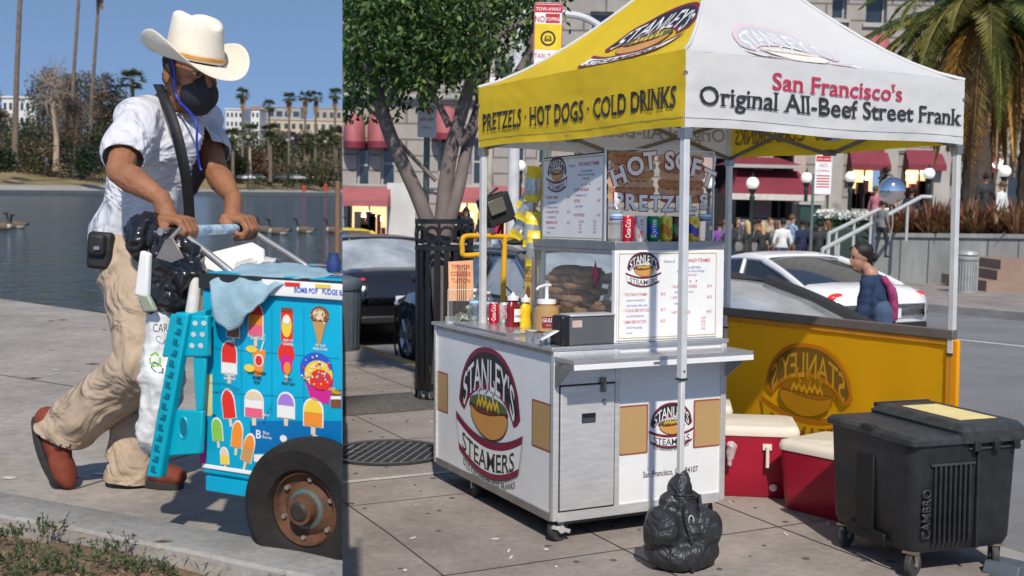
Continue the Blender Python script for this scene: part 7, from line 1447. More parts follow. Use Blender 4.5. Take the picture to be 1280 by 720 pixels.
q0 = L_(620, 262); blob('front_bag', [('b', q0, (.20, .14, .20), Matrix.Rotation(-.35, 3, 'Y'))], .010, bk, t, sm=6); b.tube(spl([L_(600, 300), L_(598, 275), L_(606, 250), L_(622, 235)], 5), .008, bk, 8); b.tube(spl([L_(622, 292), L_(640, 262), L_(648, 300), L_(655, 305)], 4), .008, bk, 8); b.build('cables', t)
b = MB(); b.box(L_(621, 258, -.09), (.12, .02, .10), mat('bag_window', (.14, .13, .10), rough=.3), Matrix.Rotation(-.35, 3, 'Y')); b.build('bag_window', t, bevel=.005)
blob('rear_bag', [('e', L_(655, 268), (.05, .05, .06)), ('e', L_(652, 290), (.07, .05, .03)), ('e', L_(645, 303), (.09, .05, .02))], .010, bk, t, sm=4)
b = MB(); b.box(L_(600, 270, -.02), (.03, .03, .05), yt); b.box(L_(658, 289), (.05, .04, .10), mat('orange_tag', (.75, .22, .02))); b.build('reflectors', t, bevel=.006)
b = MB(); b.tube(spl([L_(624, 300), L_(630, 320), L_(628, 350), L_(640, 366)], 5), .005, bk, 6); b.build('brake_cable', t)
# ---- cars
pb = mat('paint_black', (.012, .012, .014), rough=.12, var=.05, coat=1); pdk = mat('paint_charcoal', (.03, .031, .034), rough=.18, var=.05, coat=1); pw = mat('paint_white', (.80, .80, .80), rough=.2, var=.03, coat=.8); py_ = mat('paint_taxi', (.85, .62, .03), rough=.25, coat=.6, var=.05); psoft = mat('soft_top', (.03, .03, .032), rough=.75)
zc_ = -.13
def scar(name, label, x, y, paint, back=False, **k): return car(name, label, SM(x, y, zc_, R(90) if not back else R(-90)), paint, **k)
scar('parked_car', 'dark grey car parked at the kerb just behind the tree guard, its front wheel showing', 2.95, 5.85, pdk, H=1.40, gl=mat('painted_sky_glass', (.42, .45, .47), rough=.08, var=.35, vs=1.5, coat=1))  # pale glass colour paints in the bright sky reflected by the car windows
scar('parked_car', 'black saloon seen from behind at the left edge with a red tail light', 2.85, 11.35, pb, H=1.43, gl=MATS['painted_sky_glass'], tail=.7)
scar('parked_car', 'white estate car further up the street beyond the black saloon', 2.7, 17.2, pw, H=1.5, kind='suv')
scar('car', 'white car in the next lane seen behind the yellow tubes', 5.2, 10.6, pw, H=1.38)
scar('taxi', 'yellow taxi far up the street beside the tree trunk', 5.6, 21.5, py_, H=1.45)
scar('parked_car', 'low black coupe parked right behind the yellow banner', 3.15, 3.95, pb, H=1.22, kind='fast', top=psoft, L=4.5, gl=MATS['painted_sky_glass'])
scar('car', 'white coupe with red tail light behind the woman in blue', 7.75, 8.0, pw, H=1.24, kind='coupe', L=4.5, plate='7EQZ410', tail=.5)
# ================================================================== the far side of the street
stone = None
def mk_stone():
    m = mat('facade_stone', (.37, .34, .305), rough=.85, vs=.25, var=.12, bump=.1, var2=.10, v2s=3); nt = m.node_tree; n = nt.nodes; l = nt.links; b = n['Principled BSDF']
    src = b.inputs['Base Color'].links[0].from_socket; tc = n.new('ShaderNodeTexCoord'); mp = n.new('ShaderNodeMapping'); mp.inputs['Rotation'].default_value = (R(90), 0, 0); l.new(tc.outputs['Object'], mp.inputs[0])
    br = n.new('ShaderNodeTexBrick'); br.inputs['Scale'].default_value = 1.0; br.inputs['Brick Width'].default_value = 1.7; br.inputs['Row Height'].default_value = .62; br.inputs['Mortar Size'].default_value = .045; br.inputs['Mortar Smooth'].default_value = .3
    br.inputs['Color1'].default_value = (1, 1, 1, 1); br.inputs['Color2'].default_value = (.93, .93, .93, 1); br.inputs['Mortar'].default_value = (.42, .42, .42, 1); l.new(mp.outputs[0], br.inputs[0])
    mx = n.new('ShaderNodeMix'); mx.data_type = 'RGBA'; mx.blend_type = 'MULTIPLY'; mx.inputs[0].default_value = 1; l.new(src, mx.inputs[6]); l.new(br.outputs['Color'], mx.inputs[7]); l.new(mx.outputs[2], b.inputs['Base Color']); return m
stone = mk_stone(); trim = mat('facade_trim', (.42, .40, .37), rough=.8, vs=.8, var=.15); wfr = mat('window_frame', (.40, .40, .38), rough=.6); wgl = mat('window_glass', (.035, .045, .055), rough=.12, var=.3, vs=.6, spec=.8)
mar_ = mat('awning_maroon', (.21, .03, .048), rough=.7, vs=2, var=.12); pink_ = mat('awning_rose', (.40, .12, .125), rough=.7, vs=2, var=.12); lit = mat('lit_shop', (.7, .45, .25), rough=.6, emit=(1, .62, .32), es=1.1, vs=1.2, var=.3); dkin = mat('dark_interior', (.02, .02, .025), rough=.5)
DB = 44.0; t = thing('hotel_building', 'large beige rusticated stone building with red awnings across the street', 'building', WM((0, DB, 0))); BLD = t
def bx(px, py, o=0): q = P(px, py, DB+o); return q.x, q.z
ZG = -1.2
ops = []
def rect(px0, py0, px1, py1): a = bx(px0, py0); c = bx(px1, py1); return (a[0], c[1], c[0], a[1])
wins = [(738, 14, 766, 62, 'u'), (566, 20, 590, 60, 'u'), (640, -40, 664, 6, 'u'), (880, -60, 906, -10, 'u'), (1042, -30, 1058, 24, 'u'), (446, 176, 462, 236, 'a'), (476, 172, 494, 236, 'a'), (548, 168, 566, 236, 'a'), (640, 176, 656, 232, 'a'), (672, 176, 688, 232, 'a'), (590, 172, 606, 232, 'a'), (716, 170, 732, 232, 'a'), (1085, -40, 1108, 30, 'u'), (1170, -40, 1192, 30, 'u'), (1250, -40, 1272, 30, 'u'), (1084, 88, 1108, 150, 'u'), (1216, 96, 1240, 150, 'u')]
shops = [(434, 256, 486, 298, 's'), (566, 250, 600, 298, 's'), (620, 250, 664, 300, 's'), (690, 250, 740, 300, 'd'), (1063, 205, 1103, 262, 's'), (1133, 207, 1171, 262, 's'), (1211, 206, 1243, 262, 's'), (1262, 190, 1300, 262, 'd')]
ent = (897, 140, 1002, 300, 'e')
allr = [rect(*w[:4])+(w[4],) for w in wins+shops+[ent]]
X0, X1 = bx(395, 200)[0], bx(1420, 200)[0]; Z1_ = 22
xs = sorted({X0, X1}|{r[0] for r in allr}|{r[2] for r in allr}); zs_ = sorted({ZG, Z1_}|{r[1] for r in allr}|{r[3] for r in allr})
b = MB()
for i in range(len(xs)-1):
    for j in range(len(zs_)-1):
        cx, cz = (xs[i]+xs[i+1])/2, (zs_[j]+zs_[j+1])/2
        if any(r[0] < cx < r[2] and r[1] < cz < r[3] for r in allr): continue
        b.add([(xs[i], 0, zs_[j]), (xs[i+1], 0, zs_[j]), (xs[i+1], 0, zs_[j+1]), (xs[i], 0, zs_[j+1])], [(0, 1, 2, 3)], stone)
for r in allr:
    x0, z0, x1, z1, k = r; d = .45 if k != 'e' else 3
    b.add([(x0, 0, z0), (x1, 0, z0), (x1, 0, z1), (x0, 0, z1), (x0, d, z0), (x1, d, z0), (x1, d, z1), (x0, d, z1)], [(0, 4, 5, 1), (1, 5, 6, 2), (2, 6, 7, 3), (3, 7, 4, 0)], trim)
b.add([(X0, 0, Z1_), (X1, 0, Z1_), (X1, 30, Z1_), (X0, 30, Z1_), (X0, 30, ZG), (X0, 0, ZG), (X1, 0, ZG), (X1, 30, ZG)], [(0, 1, 2, 3), (0, 3, 4, 5), (1, 6, 7, 2)], stone)
b.build('wall', BLD, smooth=0)
rg = random.Random(3)
for r in allr:
    x0, z0, x1, z1, k = r; b = MB(); w = x1-x0
    if k in 'ua':
        for a, c in (((x0, .30, z0), (x0+.09, .40, z1)), ((x1-.09, .30, z0), (x1, .40, z1)), ((x0+.09, .30, z1-.09), (x1-.09, .40, z1)), ((x0+.09, .30, z0), (x1-.09, .40, z0+.09)), ((x0+.09, .31, (z0+z1)/2-.04), (x1-.09, .39, (z0+z1)/2+.04))): b.b2(a, c, wfr)
        f = b.build('window', BLD); b = MB(); b.b2((x0, .36, z0), (x1, .38, z1), wgl); b.build('pane', f)
        b = MB(); b.b2((x0-.12, -.12, z0-.14), (x1+.12, .3, z0-.002), trim); b.build('sill', f)
        b = MB(); b.b2((x0+.1, .42, z0+(z1-z0)*.45), (x1-.1, .46, z1), mat('curtain_pale', (.55, .53, .48), rough=.9)); b.build('curtain', f)
    elif k == 's':
        b.b2((x0, 1.4, z0), (x1, 1.45, z1), lit); f = b.build('shop_window', BLD); b = MB()
        for q in range(10): xx = rg.uniform(x0+.1, x1-.25); h = rg.uniform(.3, 1.2); b.b2((xx, .9, z0), (xx+rg.uniform(.12, .3), 1.2, z0+h), rg.choice([mar_, mat('goods_pink', (.7, .25, .3)), mat('goods_cream', (.7, .6, .4)), mat('goods_dark', (.06, .04, .04)), mat('goods_orange', (.7, .28, .08))]))
        b.build('window_display', f); b = MB()
        for q in range(6): b.ball((rg.uniform(x0+.2, x1-.2), 1.1, z1-rg.uniform(.2, .6)), .09, mat('shop_spot', (1, .9, .7), emit=(1, .85, .6), es=5), 8, k=6)
        b.build('shop_lights', f); b = MB(); 
        for xx in (x0, (x0+x1)/2-.03, x1-.06): b.b2((xx, .3, z0), (xx+.06, .36, z1), dkin)
        b.build('mullions', f)
    elif k == 'd': b.b2((x0, .5, z0), (x1, .55, z1), wgl); b.build('shop_window', BLD)
    else:
        b.b2((x0-.0, 2.9, z0), (x1, 2.95, z1), dkin); b.build('entrance_recess', BLD); b = MB(); m = (x0+x1)/2; b.b2((m-.1, .2, z0), (m+.55, .8, z1), mat('column_rose', (.48, .34, .30), rough=.6)); b.build('column', BLD)
# cornices, pilasters
def ledge(py, h, d, m=trim, px0=395, px1=1420, name='cornice'):
    z = bx(900, py)[1]; b = MB(); b.b2((bx(px0, 0)[0], -d, z-h), (bx(px1, 0)[0], -.004, z), m); b.b2((bx(px0, 0)[0], -d*.6, z-h*1.6), (bx(px1, 0)[0], -.004, z-h-.002), m); 
    b.build(name, BLD)
ledge(76, .28, .7); ledge(128, .18, .25); ledge(240, .16, .15, px1=870); ledge(-30, .3, .5); ledge(180, .12, .12, px0=1005)
z = bx(900, 90)[1]; b = MB()
for i in range(90): x = X0+.5+i*.55; b.b2((x, -.5, z-.12), (x+.22, -.004, z+.22), trim)
bk_ = b.build('cornice_brackets', BLD); tag(bk_, kind='stuff')
for px0, px1, m in ((884, 899, mat('pillar_rose', (.52, .40, .35), rough=.6, vs=1)), (999, 1014, mat('pillar_rose', (0, 0, 0))), (1045, 1061, trim), (1112, 1130, trim), (1176, 1196, trim), (488, 524, mat('base_white', (.62, .61, .58), vs=.6))):
    b = MB(); b.b2((bx(px0, 0)[0], -.25, ZG), (bx(px1, 0)[0], -.004, bx(900, 128 if px0 > 600 else 238)[1]), m); b.build('pilaster', BLD)
# awnings
def awn(px0, py0, px1, py1, m, name, d=1.0, dome=False):
    x0, z1 = bx(px0, py0); x1, z0 = bx(px1, py1); b = MB()
    if dome:
        n = 10; cx = (x0+x1)/2; r = (x1-x0)/2; h = z1-z0; g = []
        for i in range(7):
            a = math.pi/2*i/6; g.append([V((cx+r*math.cos(math.pi*j/n)*math.cos(a)**.6 if False else cx+r*math.cos(math.pi*j/n), -d*math.sin(math.pi*j/n)*math.cos(a)-.02, z0+.25+(h-.25)*math.sin(a)*(math.sin(math.pi*j/n)**.5 if 0 < j < n else 0))) for j in range(n+1)])
        b.loft(g, m, closed=False); g2 = [[V((p.x, p.y, z0)) for p in g[0]], g[0]]; b.loft(g2, dkin if m is mar_ else mar_, closed=False)
    else:
        b.add([(x0, -.02, z1), (x1, -.02, z1), (x1+.05, -d, z0+.22), (x0-.05, -d, z0+.22), (x0-.05, -d, z0), (x1+.05, -d, z0)], [(0, 1, 2, 3), (3, 2, 5, 4)], m); b.add([(x0, -.02, z1), (x0-.05, -d, z0+.22), (x0-.05, -d, z0), (x0-.05, -.02, z0)], [(0, 1, 2, 3)], m); b.add([(x1, -.02, z1), (x1+.05, -d, z0+.22), (x1+.05, -d, z0), (x1+.05, -.02, z0)], [(0, 1, 2, 3)], m)
    return b.build(name, BLD, smooth=60 if dome else 0)
awn(430, 142, 457, 186, pink_, 'dome_awning', .9, True); awn(460, 134, 492, 186, pink_, 'dome_awning', .9, True); awn(540, 132, 574, 176, pink_, 'dome_awning', .9, True); awn(1074, 40, 1112, 92, pink_, 'dome_awning', .9, True); awn(1208, 52, 1246, 100, pink_, 'dome_awning', .9, True)
awn(430, 232, 488, 258, pink_, 'awning', 1.4); awn(560, 232, 606, 254, pink_, 'awning', 1.4); awn(616, 232, 668, 254, pink_, 'awning', 1.4); awn(688, 232, 742, 254, mar_, 'awning', 1.4)
awn(1061, 182, 1105, 214, mar_, 'awning', .7); awn(1131, 184, 1173, 214, mar_, 'awning', .7); awn(1209, 186, 1245, 216, mar_, 'awning', .7)
# entrance canopy, two tiers
def frust(x0, x1, z0, X0_, X1_, Z0, d0, d1, m, name):
    b = MB(); b.loft([[V((X0_, -d1, Z0)), V((X1_, -d1, Z0)), V((X1_, -.02, Z0)), V((X0_, -.02, Z0))], [V((x0*.5+X0_*.5, -(d0+d1)/2-.1, z0*.45+Z0*.55)), V((x1*.5+X1_*.5, -(d0+d1)/2-.1, z0*.45+Z0*.55)), V((x1*.5+X1_*.5, -.02, z0*.45+Z0*.55)), V((x0*.5+X0_*.5, -.02, z0*.45+Z0*.55))], [V((x0, -d0, z0)), V((x1, -d0, z0)), V((x1, -.02, z0)), V((x0, -.02, z0))]], m); return b.build(name, BLD, smooth=0)
a0, a1 = bx(912, 218)[0], bx(984, 218)[0]; c0, c1 = bx(896, 218)[0], bx(1004, 218)[0]
frust(a0, a1, bx(950, 214)[1], c0, c1, bx(950, 243)[1], 1.6, 3.0, mar_, 'entrance_roof'); frust(bx(925, 0)[0], bx(972, 0)[0], bx(950, 198)[1], bx(901, 0)[0], bx(992, 0)[0], bx(950, 208)[1], 1.2, 2.4, mar_, 'entrance_roof')
b = MB(); b.b2((c0-.05, -3.05, bx(950, 250)[1]), (c1+.05, -2.9, bx(950, 243)[1]), mat('fascia_cream', (.60, .56, .50))); b.b2((bx(901, 0)[0], -2.42, bx(950, 212)[1]), (bx(992, 0)[0], -2.3, bx(950, 208)[1]), trim); b.build('fascia', BLD)
b = MB(); sx_ = bx(1230, 205); f = Fr((sx_[0], -.75, bx(1230, 212)[1]), (1, 0, 0), (0, 0, 1)); f.n = V((0, -1, 0)); b.b2((bx(1209, 0)[0], -.74, bx(1, 214)[1]), (bx(1245, 0)[0], -.70, bx(1, 196)[1]), dkin); sg_ = b.build('shop_sign', BLD)
b = MB(); b.text('PINK', f, 0, .03, .52, mat('sign_glow', (.9, .9, .9), emit=(1, 1, 1), es=1.0), z=.01, bold=.03); b.build('shop_lettering', sg_)
# ---- plaza behind the planter, planter wall, steps, rails
plz = mat('plaza_paving', (.34, .32, .30), rough=.9, vs=.5); cw_ = mat('planter_concrete', (.30, .31, .30), rough=.85, vs=.8, var=.25, bump=.2, stretch=(1, 1, .3), var2=.1, v2s=8)
t = thing('planter_wall', 'grey concrete planter wall across the street holding reddish plants', 'wall', MS); q = lambda px, py, d: MSI@P(px, py, d)
wl_y = 26.5; A1_, A2_ = P(1092, 296, 28.5), P(1440, 300, 25.0); b = MB()
b.add([A1_, A2_, V((A2_.x, A2_.y, -.6)), V((A1_.x, A1_.y, -.6))], [(0, 1, 2, 3)], cw_); dv_ = (A2_-A1_); nb = V((-dv_.y, dv_.x, 0)).normalized()
pw_ = nb*3.2; b.v = []; b.f = []; b.m = []
b.add([A1_, A2_, V((A2_.x, A2_.y, -.6)), V((A1_.x, A1_.y, -.6)), A1_+pw_, A2_+pw_, V((A2_.x, A2_.y, -.6))+pw_, V((A1_.x, A1_.y, -.6))+pw_], [(0, 1, 2, 3), (4, 7, 6, 5), (0, 4, 5, 1), (0, 3, 7, 4)], cw_); o = b.build('wall_block', t, smooth=0, M=Matrix()); 
b = MB(); cp_ = V((0, 0, .10)); o_ = nb*-.06; b.add([A1_+o_, A2_+o_, A2_+nb*.25, A1_+nb*.25, A1_+o_+cp_, A2_+o_+cp_, A2_+nb*.25+cp_, A1_+nb*.25+cp_], [(0, 1, 5, 4), (4, 5, 6, 7), (3, 7, 6, 2), (0, 4, 7, 3)], cw_); b.build('coping', t, smooth=0, M=Matrix()); b = MB()
for k in range(1, 9): p = A1_.lerp(A2_, k/9); b.box(p+V((0, 0, -.7))+nb*-.003, (.03, .01, 1.3), mat('joint_dark2', (.10, .10, .10)), Matrix.Rotation(math.atan2(dv_.y, dv_.x), 3, 'Z'))
b.build('joints', t, M=Matrix(), smooth=0)
sheet2 = MB(); p0, p1 = A1_+pw_+V((0, 0, -.15)), A2_+pw_+V((0, 0, -.15)); sheet2.add([p0+V((-3, 0, 0)), p1+V((30, 0, 0)), V((60, 44, 1.15)), V((8.5, 44, 1.0))], [(0, 1, 2, 3)], plz); o = sheet2.build('plaza', smooth=0); tag(o, kind='structure')
# plants: reddish strap leaves
t = thing('red_flax_bed', 'bed of reddish brown strap leaved plants on top of the concrete planter', 'plants', WM(A1_)); t['kind'] = 'stuff'
fm = leafmats('flax', [(.22, .085, .045), (.30, .13, .06), (.16, .06, .035), (.20, .15, .05), (.34, .17, .09)]); b = MB(); rg = random.Random(6); I_ = t.matrix_world.inverted()
for k in range(95):
    c = A1_.lerp(A2_, rg.random())+nb*rg.uniform(.2, 2.6)+V((0, 0, .02)); c.z -= .0
    for j in range(26):
        a = rg.uniform(0, 6.283); el = rg.uniform(.5, 1.4); L = rg.uniform(.5, 1.15); d = V((math.cos(a)*math.cos(el), math.sin(a)*math.cos(el), math.sin(el))); s = V((-math.sin(a), math.cos(a), 0))*.035; m = fm[rg.randrange(5)]; p1 = c+d*L*.6; p2 = c+d*L+V((0, 0, -.22*L*math.cos(el)))
        b.add([I_@x for x in (c-s*.6, c+s*.6, p1+s, p1-s, p2)], [(0, 1, 2, 3), (3, 2, 4)], m)
b.build('strap_leaves', t, smooth=0)
# hedge with white flowers, low dark hedge
t = thing('flower_hedge', 'low hedge topped with white flowers left of the planter steps', 'hedge', WM(GD(1050, 31))); b = MB(); rg = random.Random(7); gl_ = leafmats('hedge', [(.04, .09, .025), (.06, .13, .04)]); wf = mat('petal_white', (.75, .75, .70), rough=.6); a, c = P(1024, 272, 31), P(1098, 276, 31); I_ = t.matrix_world.inverted(); a, c = I_@a, I_@c
for k in range(3800): p = a.lerp(c, rg.random())+V((0, rg.uniform(-.3, .5), rg.uniform(-.6, .05))); add_leaf(b, p, .09, .05, rnd_dir(rg), rnd_dir(rg), gl_[rg.randrange(2)])
b.build('leaves', t, smooth=0); b = MB()
for k in range(1100): p = a.lerp(c, rg.random())+V((0, rg.uniform(-.35, .4), rg.uniform(.02, .20))); add_leaf(b, p, .09, .09, rnd_dir(rg), rnd_dir(rg), wf)
b.build('flowers', t, smooth=0)
t = thing('planter_box', 'dark green planter box beneath the white flowers', 'planter', WM(GD(1060, 30.5))); b = MB(); g = t.matrix_world.translation; zz = P(1060, 284, 30.5).z-g.z; w = 80*30.5/F; b.b2((-w/2, -.4, 0), (w/2, .6, zz), mat('green_dark_panel', (.03, .055, .045), rough=.6)); b.build('box', t, bevel=.03)
t = thing('notice_kiosk', 'dark green kiosk panel behind the crowd', 'kiosk', WM(GD(1012, 33))); g = t.matrix_world.translation; zz = P(1012, 256, 33).z-g.z; b = MB(); w = 26*33/F; b.b2((-w/2, 0, 0), (w/2, .5, zz), mat('kiosk_green', (.02, .06, .05), rough=.5)); b.build('panel', t, bevel=.03); b = MB(); b.b2((-w/2-.06, -.06, zz+.002), (w/2+.06, .56, zz+.09), trim); b.build('cap', t)
t = thing('handrail', 'two pale sloping handrails climbing the steps behind the white coupe', 'handrail', WM(GD(1040, 26))); I_ = t.matrix_world.inverted(); b = MB(); hr_ = mat('rail_pale', (.60, .62, .60), rough=.4, metal=.3)
for (p, q, d1, d2) in (((1028, 312), (1152, 246), 25.0, 27.8), ((1036, 292), (1098, 262), 26.6, 28.2)): 
    a, c = I_@P(*p, d1), I_@P(*q, d2); b.tube([a+V((0, 0, -.5)), a, c, c+V((.25, 0, 0))], .05, hr_, 10)
    r_ = b.build('rail', t); b = MB()
    for k in (.15, .5, .85): pp = a.lerp(c, k); b.cyl(pp, pp+V((0, 0, -.9)), .035, hr_, n=8)
    b.build('baluster', r_) if False else b.build('balusters', r_); b = MB()
t = thing('stone_steps', 'reddish brown stone steps at the right end of the planter', 'steps', WM(GD(1262, 24.6))); I_ = t.matrix_world.inverted(); b = MB(); stc = mat('step_brown', (.30, .21, .16), rough=.8, vs=2)
for k, (px, py) in enumerate(((1231, 361), (1253, 349), (1266, 337))): p = I_@P(px, py-10, 24.6); b.b2((p.x, -.1+.35*k, 0 if k == 0 else I_.translation.z*0+(I_@P(px, [361, 361, 349][k], 24.6)).z-.1), (p.x+3, 2.5, p.z), stc)
b.build('treads', t, smooth=0)
# street bin
t = thing('litter_bin', 'pale grey slatted street bin in front of the planter wall', 'bin', WM(GD(1211, 24.2))); zz = (362-308)*24.2/F; r_ = 13.5*24.2/F; b = MB(); gg = mat('bin_pale', (.40, .41, .40), rough=.5, metal=.2); b.lathe([(r_*.95, .0), (r_*.95, zz*.05), (r_*.86, zz*.06), (r_*.86, zz*.76), (r_, zz*.78), (r_*1.02, zz*.84), (r_*.9, zz*.86)], gg, 28); b.build('body', t); b = MB()
for k in range(24): a = k*.2618; b.cyl((r_*.93*math.cos(a), r_*.93*math.sin(a), zz*.06), (r_*.93*math.cos(a), r_*.93*math.sin(a), zz*.76), .012, gg, n=6)
b.build('slats', t); b = MB(); b.lathe([(r_*.9, zz*.88), (r_*1.0, zz*.9), (r_*.85, zz*.97), (r_*.4, zz), (0, zz)], gg, 28); b.build('hood', t)
# silver balloon
t = thing('balloon', 'large shiny silver balloon held up in front of the shops', 'balloon', WM(P(1115, 238, 24))); mir = mat('foil_silver', (.75, .77, .8), rough=.06, metal=1, var=.0, bump=.2, bs=5); rr = 16.5*24/F
b = MB(); b.ball((0, 0, 0), (rr, rr*.8, rr*1.02), mir, 32, k=20); b.build('foil', t, smooth=80); b = MB(); b.tube(spl([(0, 0, -rr), (.05, 0, -rr-.4), (0, 0, -rr-.8)], 4), .006, mat('string_white', (.7, .7, .7)), 5); b.build('string', t)
# lamps with globes
for px, py, d, r, l in [(938, 229, 30, .17, 'globe street lamp in front of the maroon entrance roof'), (884, 229, 33, .17, 'globe street lamp at the left edge of the entrance, by the tent pole'), (1005, 222, 34, .17, 'globe street lamp right of the maroon entrance roof'), (1060, 221, 31, .16, 'globe street lamp left of the first glowing shop window'), (1157, 217, 31, .16, 'globe street lamp in front of the second glowing shop window'), (1251, 214, 31, .17, 'globe street lamp near the PINK shop sign'), (648, 207, 34, .17, 'globe street lamp seen left of the upper menu board')]:
    g = GD(px, d); z = P(px, py, d).z-g.z; globe_lamp(l, WM(g), h=z+.27-r*.9+.0, r=r)
# cypress
tree('cypress_tree', 'narrow dark green cypress between the two glowing shop windows', WM((P(1108, 250, 40).x, 40, .6)), P(1108, 186, 40).z-.6, (.30, .30, 1.7), leafmats('cyp', [(.02, .06, .02), (.03, .08, .03)]), bark, 81, 1500, .10, .06, nclump=26, low=.1)
# palms
pfm = leafmats('canary', [(.15, .20, .05), (.22, .25, .06), (.09, .13, .035), (.30, .27, .07)]); pdm = leafmats('canary_dead', [(.48, .26, .05), (.58, .36, .12), (.30, .17, .06), (.42, .30, .14)]); pbk = mat('canary_bark', (.10, .075, .055), rough=.95, vs=3, var=.4, bump=1, bs=12, col2=(.05, .038, .03))
def bigpalm(label, px, ytop, d, seed, fl, tr, **k): g = GD(px, d); g.z = .3; feather_palm('palm_tree', label, WM(g), P(px, ytop, d).z-g.z, pfm, pdm, pbk, seed, fl, tr, **k)
bigpalm('big date palm with orange dead fronds rising behind the right canopy corner', 1216, 8, 33, 31, 4.6, .36, nf=58, ndead=60, leaflets=40, lw=.07, ll=.66, maxel=1.0)
bigpalm('second date palm whose dark trunk stands at the right edge', 1284, 22, 34, 32, 4.4, .34, nf=40, ndead=44, leaflets=36, lw=.07, ll=.66, maxel=1.0)
# ---- the crowd
cl = lambda n, c: mat('cloth_'+n, c, rough=.9, vs=20, var=.12)
blk_, wht_, prp, dnm, nvy, gry_, tan_, blu_, org_ = cl('black', (.018, .018, .02)), cl('white', (.72, .72, .70)), cl('purple', (.22, .08, .36)), cl('denim', (.06, .10, .18)), cl('navy', (.02, .03, .07)), cl('grey', (.2, .2, .2)), cl('tan', (.45, .34, .22)), cl('lightblue', (.30, .42, .58)), cl('orange', (.55, .2, .05))
hb, hbl, hbr, hgr = mat('hair_dark', (.02, .014, .01), rough=.7), mat('hair_blonde', (.55, .38, .16), rough=.7), mat('hair_brown', (.14, .07, .03), rough=.7), mat('hair_grey', (.4, .38, .36), rough=.7)
def per(label, px, ytop, d, *a, **k):
    g = GD(px, d); h = P(px, ytop, d).z-g.z; bystander(label, WM(g), *a, h=h*1.7/1.75, **k)
crowd = [(899, 276, 31, prp, dnm, hb, 0, dict(facing=1.5, seed=1), 'person in a purple top and jeans at the left of the crowd'),
 (912, 279, 30.5, blk_, dnm, hbl, 0, dict(longhair=True, facing=1.2, seed=2, bag=gry_), 'blonde person with grey bag beside the purple top'),
 (922, 272, 32.5, blk_, blk_, hbr, 0, dict(facing=-1.4, seed=3), 'tall person in black behind the blonde with the grey bag'),
 (933, 276, 30, blk_, blk_, hbl, 0, dict(longhair=True, facing=2.2, seed=4, skirt=True, bag=gry_), 'blonde person in a black dress with a shoulder bag, back turned'),
 (943, 274, 32, blk_, nvy, hb, 1, dict(facing=.5, seed=5), 'dark haired person in black just right of the black dress'),
 (953, 277, 30, blk_, blk_, hbl, 0, dict(longhair=True, facing=1.6, seed=6, bag=gry_), 'long haired blonde person in black in the middle of the crowd'),
 (962, 272, 33, tan_, blk_, hbr, 0, dict(facing=-1.2, seed=7), 'person in a tan top behind the long haired blonde'),
 (969, 275, 31.5, gry_, blk_, hbr, 0, dict(facing=2.0, seed=8, longhair=True), 'brown haired person in grey left of the white t-shirt'),
 (978, 273, 29.5, wht_, dnm, hb, 1, dict(facing=1.57, seed=9), 'person in a white t-shirt and jeans seen from behind'),
 (990, 268, 32, blu_, gry_, hbr, 0, dict(facing=.3, seed=10, arm=1), 'person in a light blue shirt with a raised arm'),
 (1003, 274, 29.5, nvy, nvy, hb, 1, dict(facing=1.8, seed=11), 'person in dark navy clothes right of the white t-shirt'),
 (1024, 276, 29, blk_, blk_, hb, 1, dict(facing=1.5, seed=12), 'person in black left of the embracing neighbour by the handrail'),
 (1033, 275, 29.3, blk_, blk_, hbr, 0, dict(facing=2.6, seed=13, longhair=True), 'person in black with brown hair at the right end of the crowd'),
 (906, 274, 34, gry_, dnm, hbr, 0, dict(facing=.4, seed=15), 'grey dressed person half hidden behind the purple top'),
 (928, 277, 33.5, wht_, blk_, hgr, 0, dict(facing=1.0, seed=16), 'grey haired person in white behind the black dress'),
 (948, 273, 34.5, org_, dnm, hb, 1, dict(facing=.8, seed=17), 'person in orange at the back of the crowd'),
 (996, 275, 34, blk_, blk_, hbr, 0, dict(facing=-.6, seed=18), 'person in black between the light blue and navy clothes'),
 (1012, 276, 33, blk_, gry_, hb, 1, dict(facing=1.2, seed=19), 'person in black and grey in front of the green kiosk'),
 (888, 276, 33, blk_, dnm, hb, 0, dict(facing=.2, seed=14), 'person in black partly behind the bottle at the crowd\'s left end')]
for px, yt, d, top, leg, hr_c, skn, kw, lab in crowd: per(lab, px, yt, d, top, leg, hr_c, skn, **kw)
def perz(label, px, ytop, d, h, *a, **k): z = P(px, ytop, d).z; bystander(label, WM((P(px, ytop, d).x, d, z-h*1.75/1.7)), *a, h=h, **k)
perz('person in a black jacket seen from behind above the planter near the PINK sign', 1233, 216, 31, 1.75, blk_, blk_, hb, 1, facing=1.6, seed=21)
perz('person in a white jacket above the planter right of the black jacket', 1253, 226, 30.5, 1.7, wht_, dnm, hbr, 0, facing=2.2, seed=22)
perz('dark dressed person beside the silver balloon', 1140, 234, 31, 1.7, nvy, blk_, hb, 1, facing=1.0, seed=23)
perz('person in a pink top behind the silver balloon', 1096, 232, 32, 1.65, cl('pink', (.6, .2, .25)), blk_, hbr, 0, facing=.5, seed=24)
perz('person bending in grey under the silver balloon', 1104, 250, 26, 1.3, gry_, blk_, hb, 1, facing=.5, seed=25)
for k in range(3): perz(['red dressed person far behind the yellow tubes', 'dark person walking far behind the tree fork', 'person in blue far behind the yellow tubes'][k], [622, 583, 604][k], [262, 258, 266][k], [33, 34, 32][k], 1.65, [cl('red', (.5, .03, .04)), blk_, nvy][k], blk_, hb, 1, facing=k, seed=30+k)
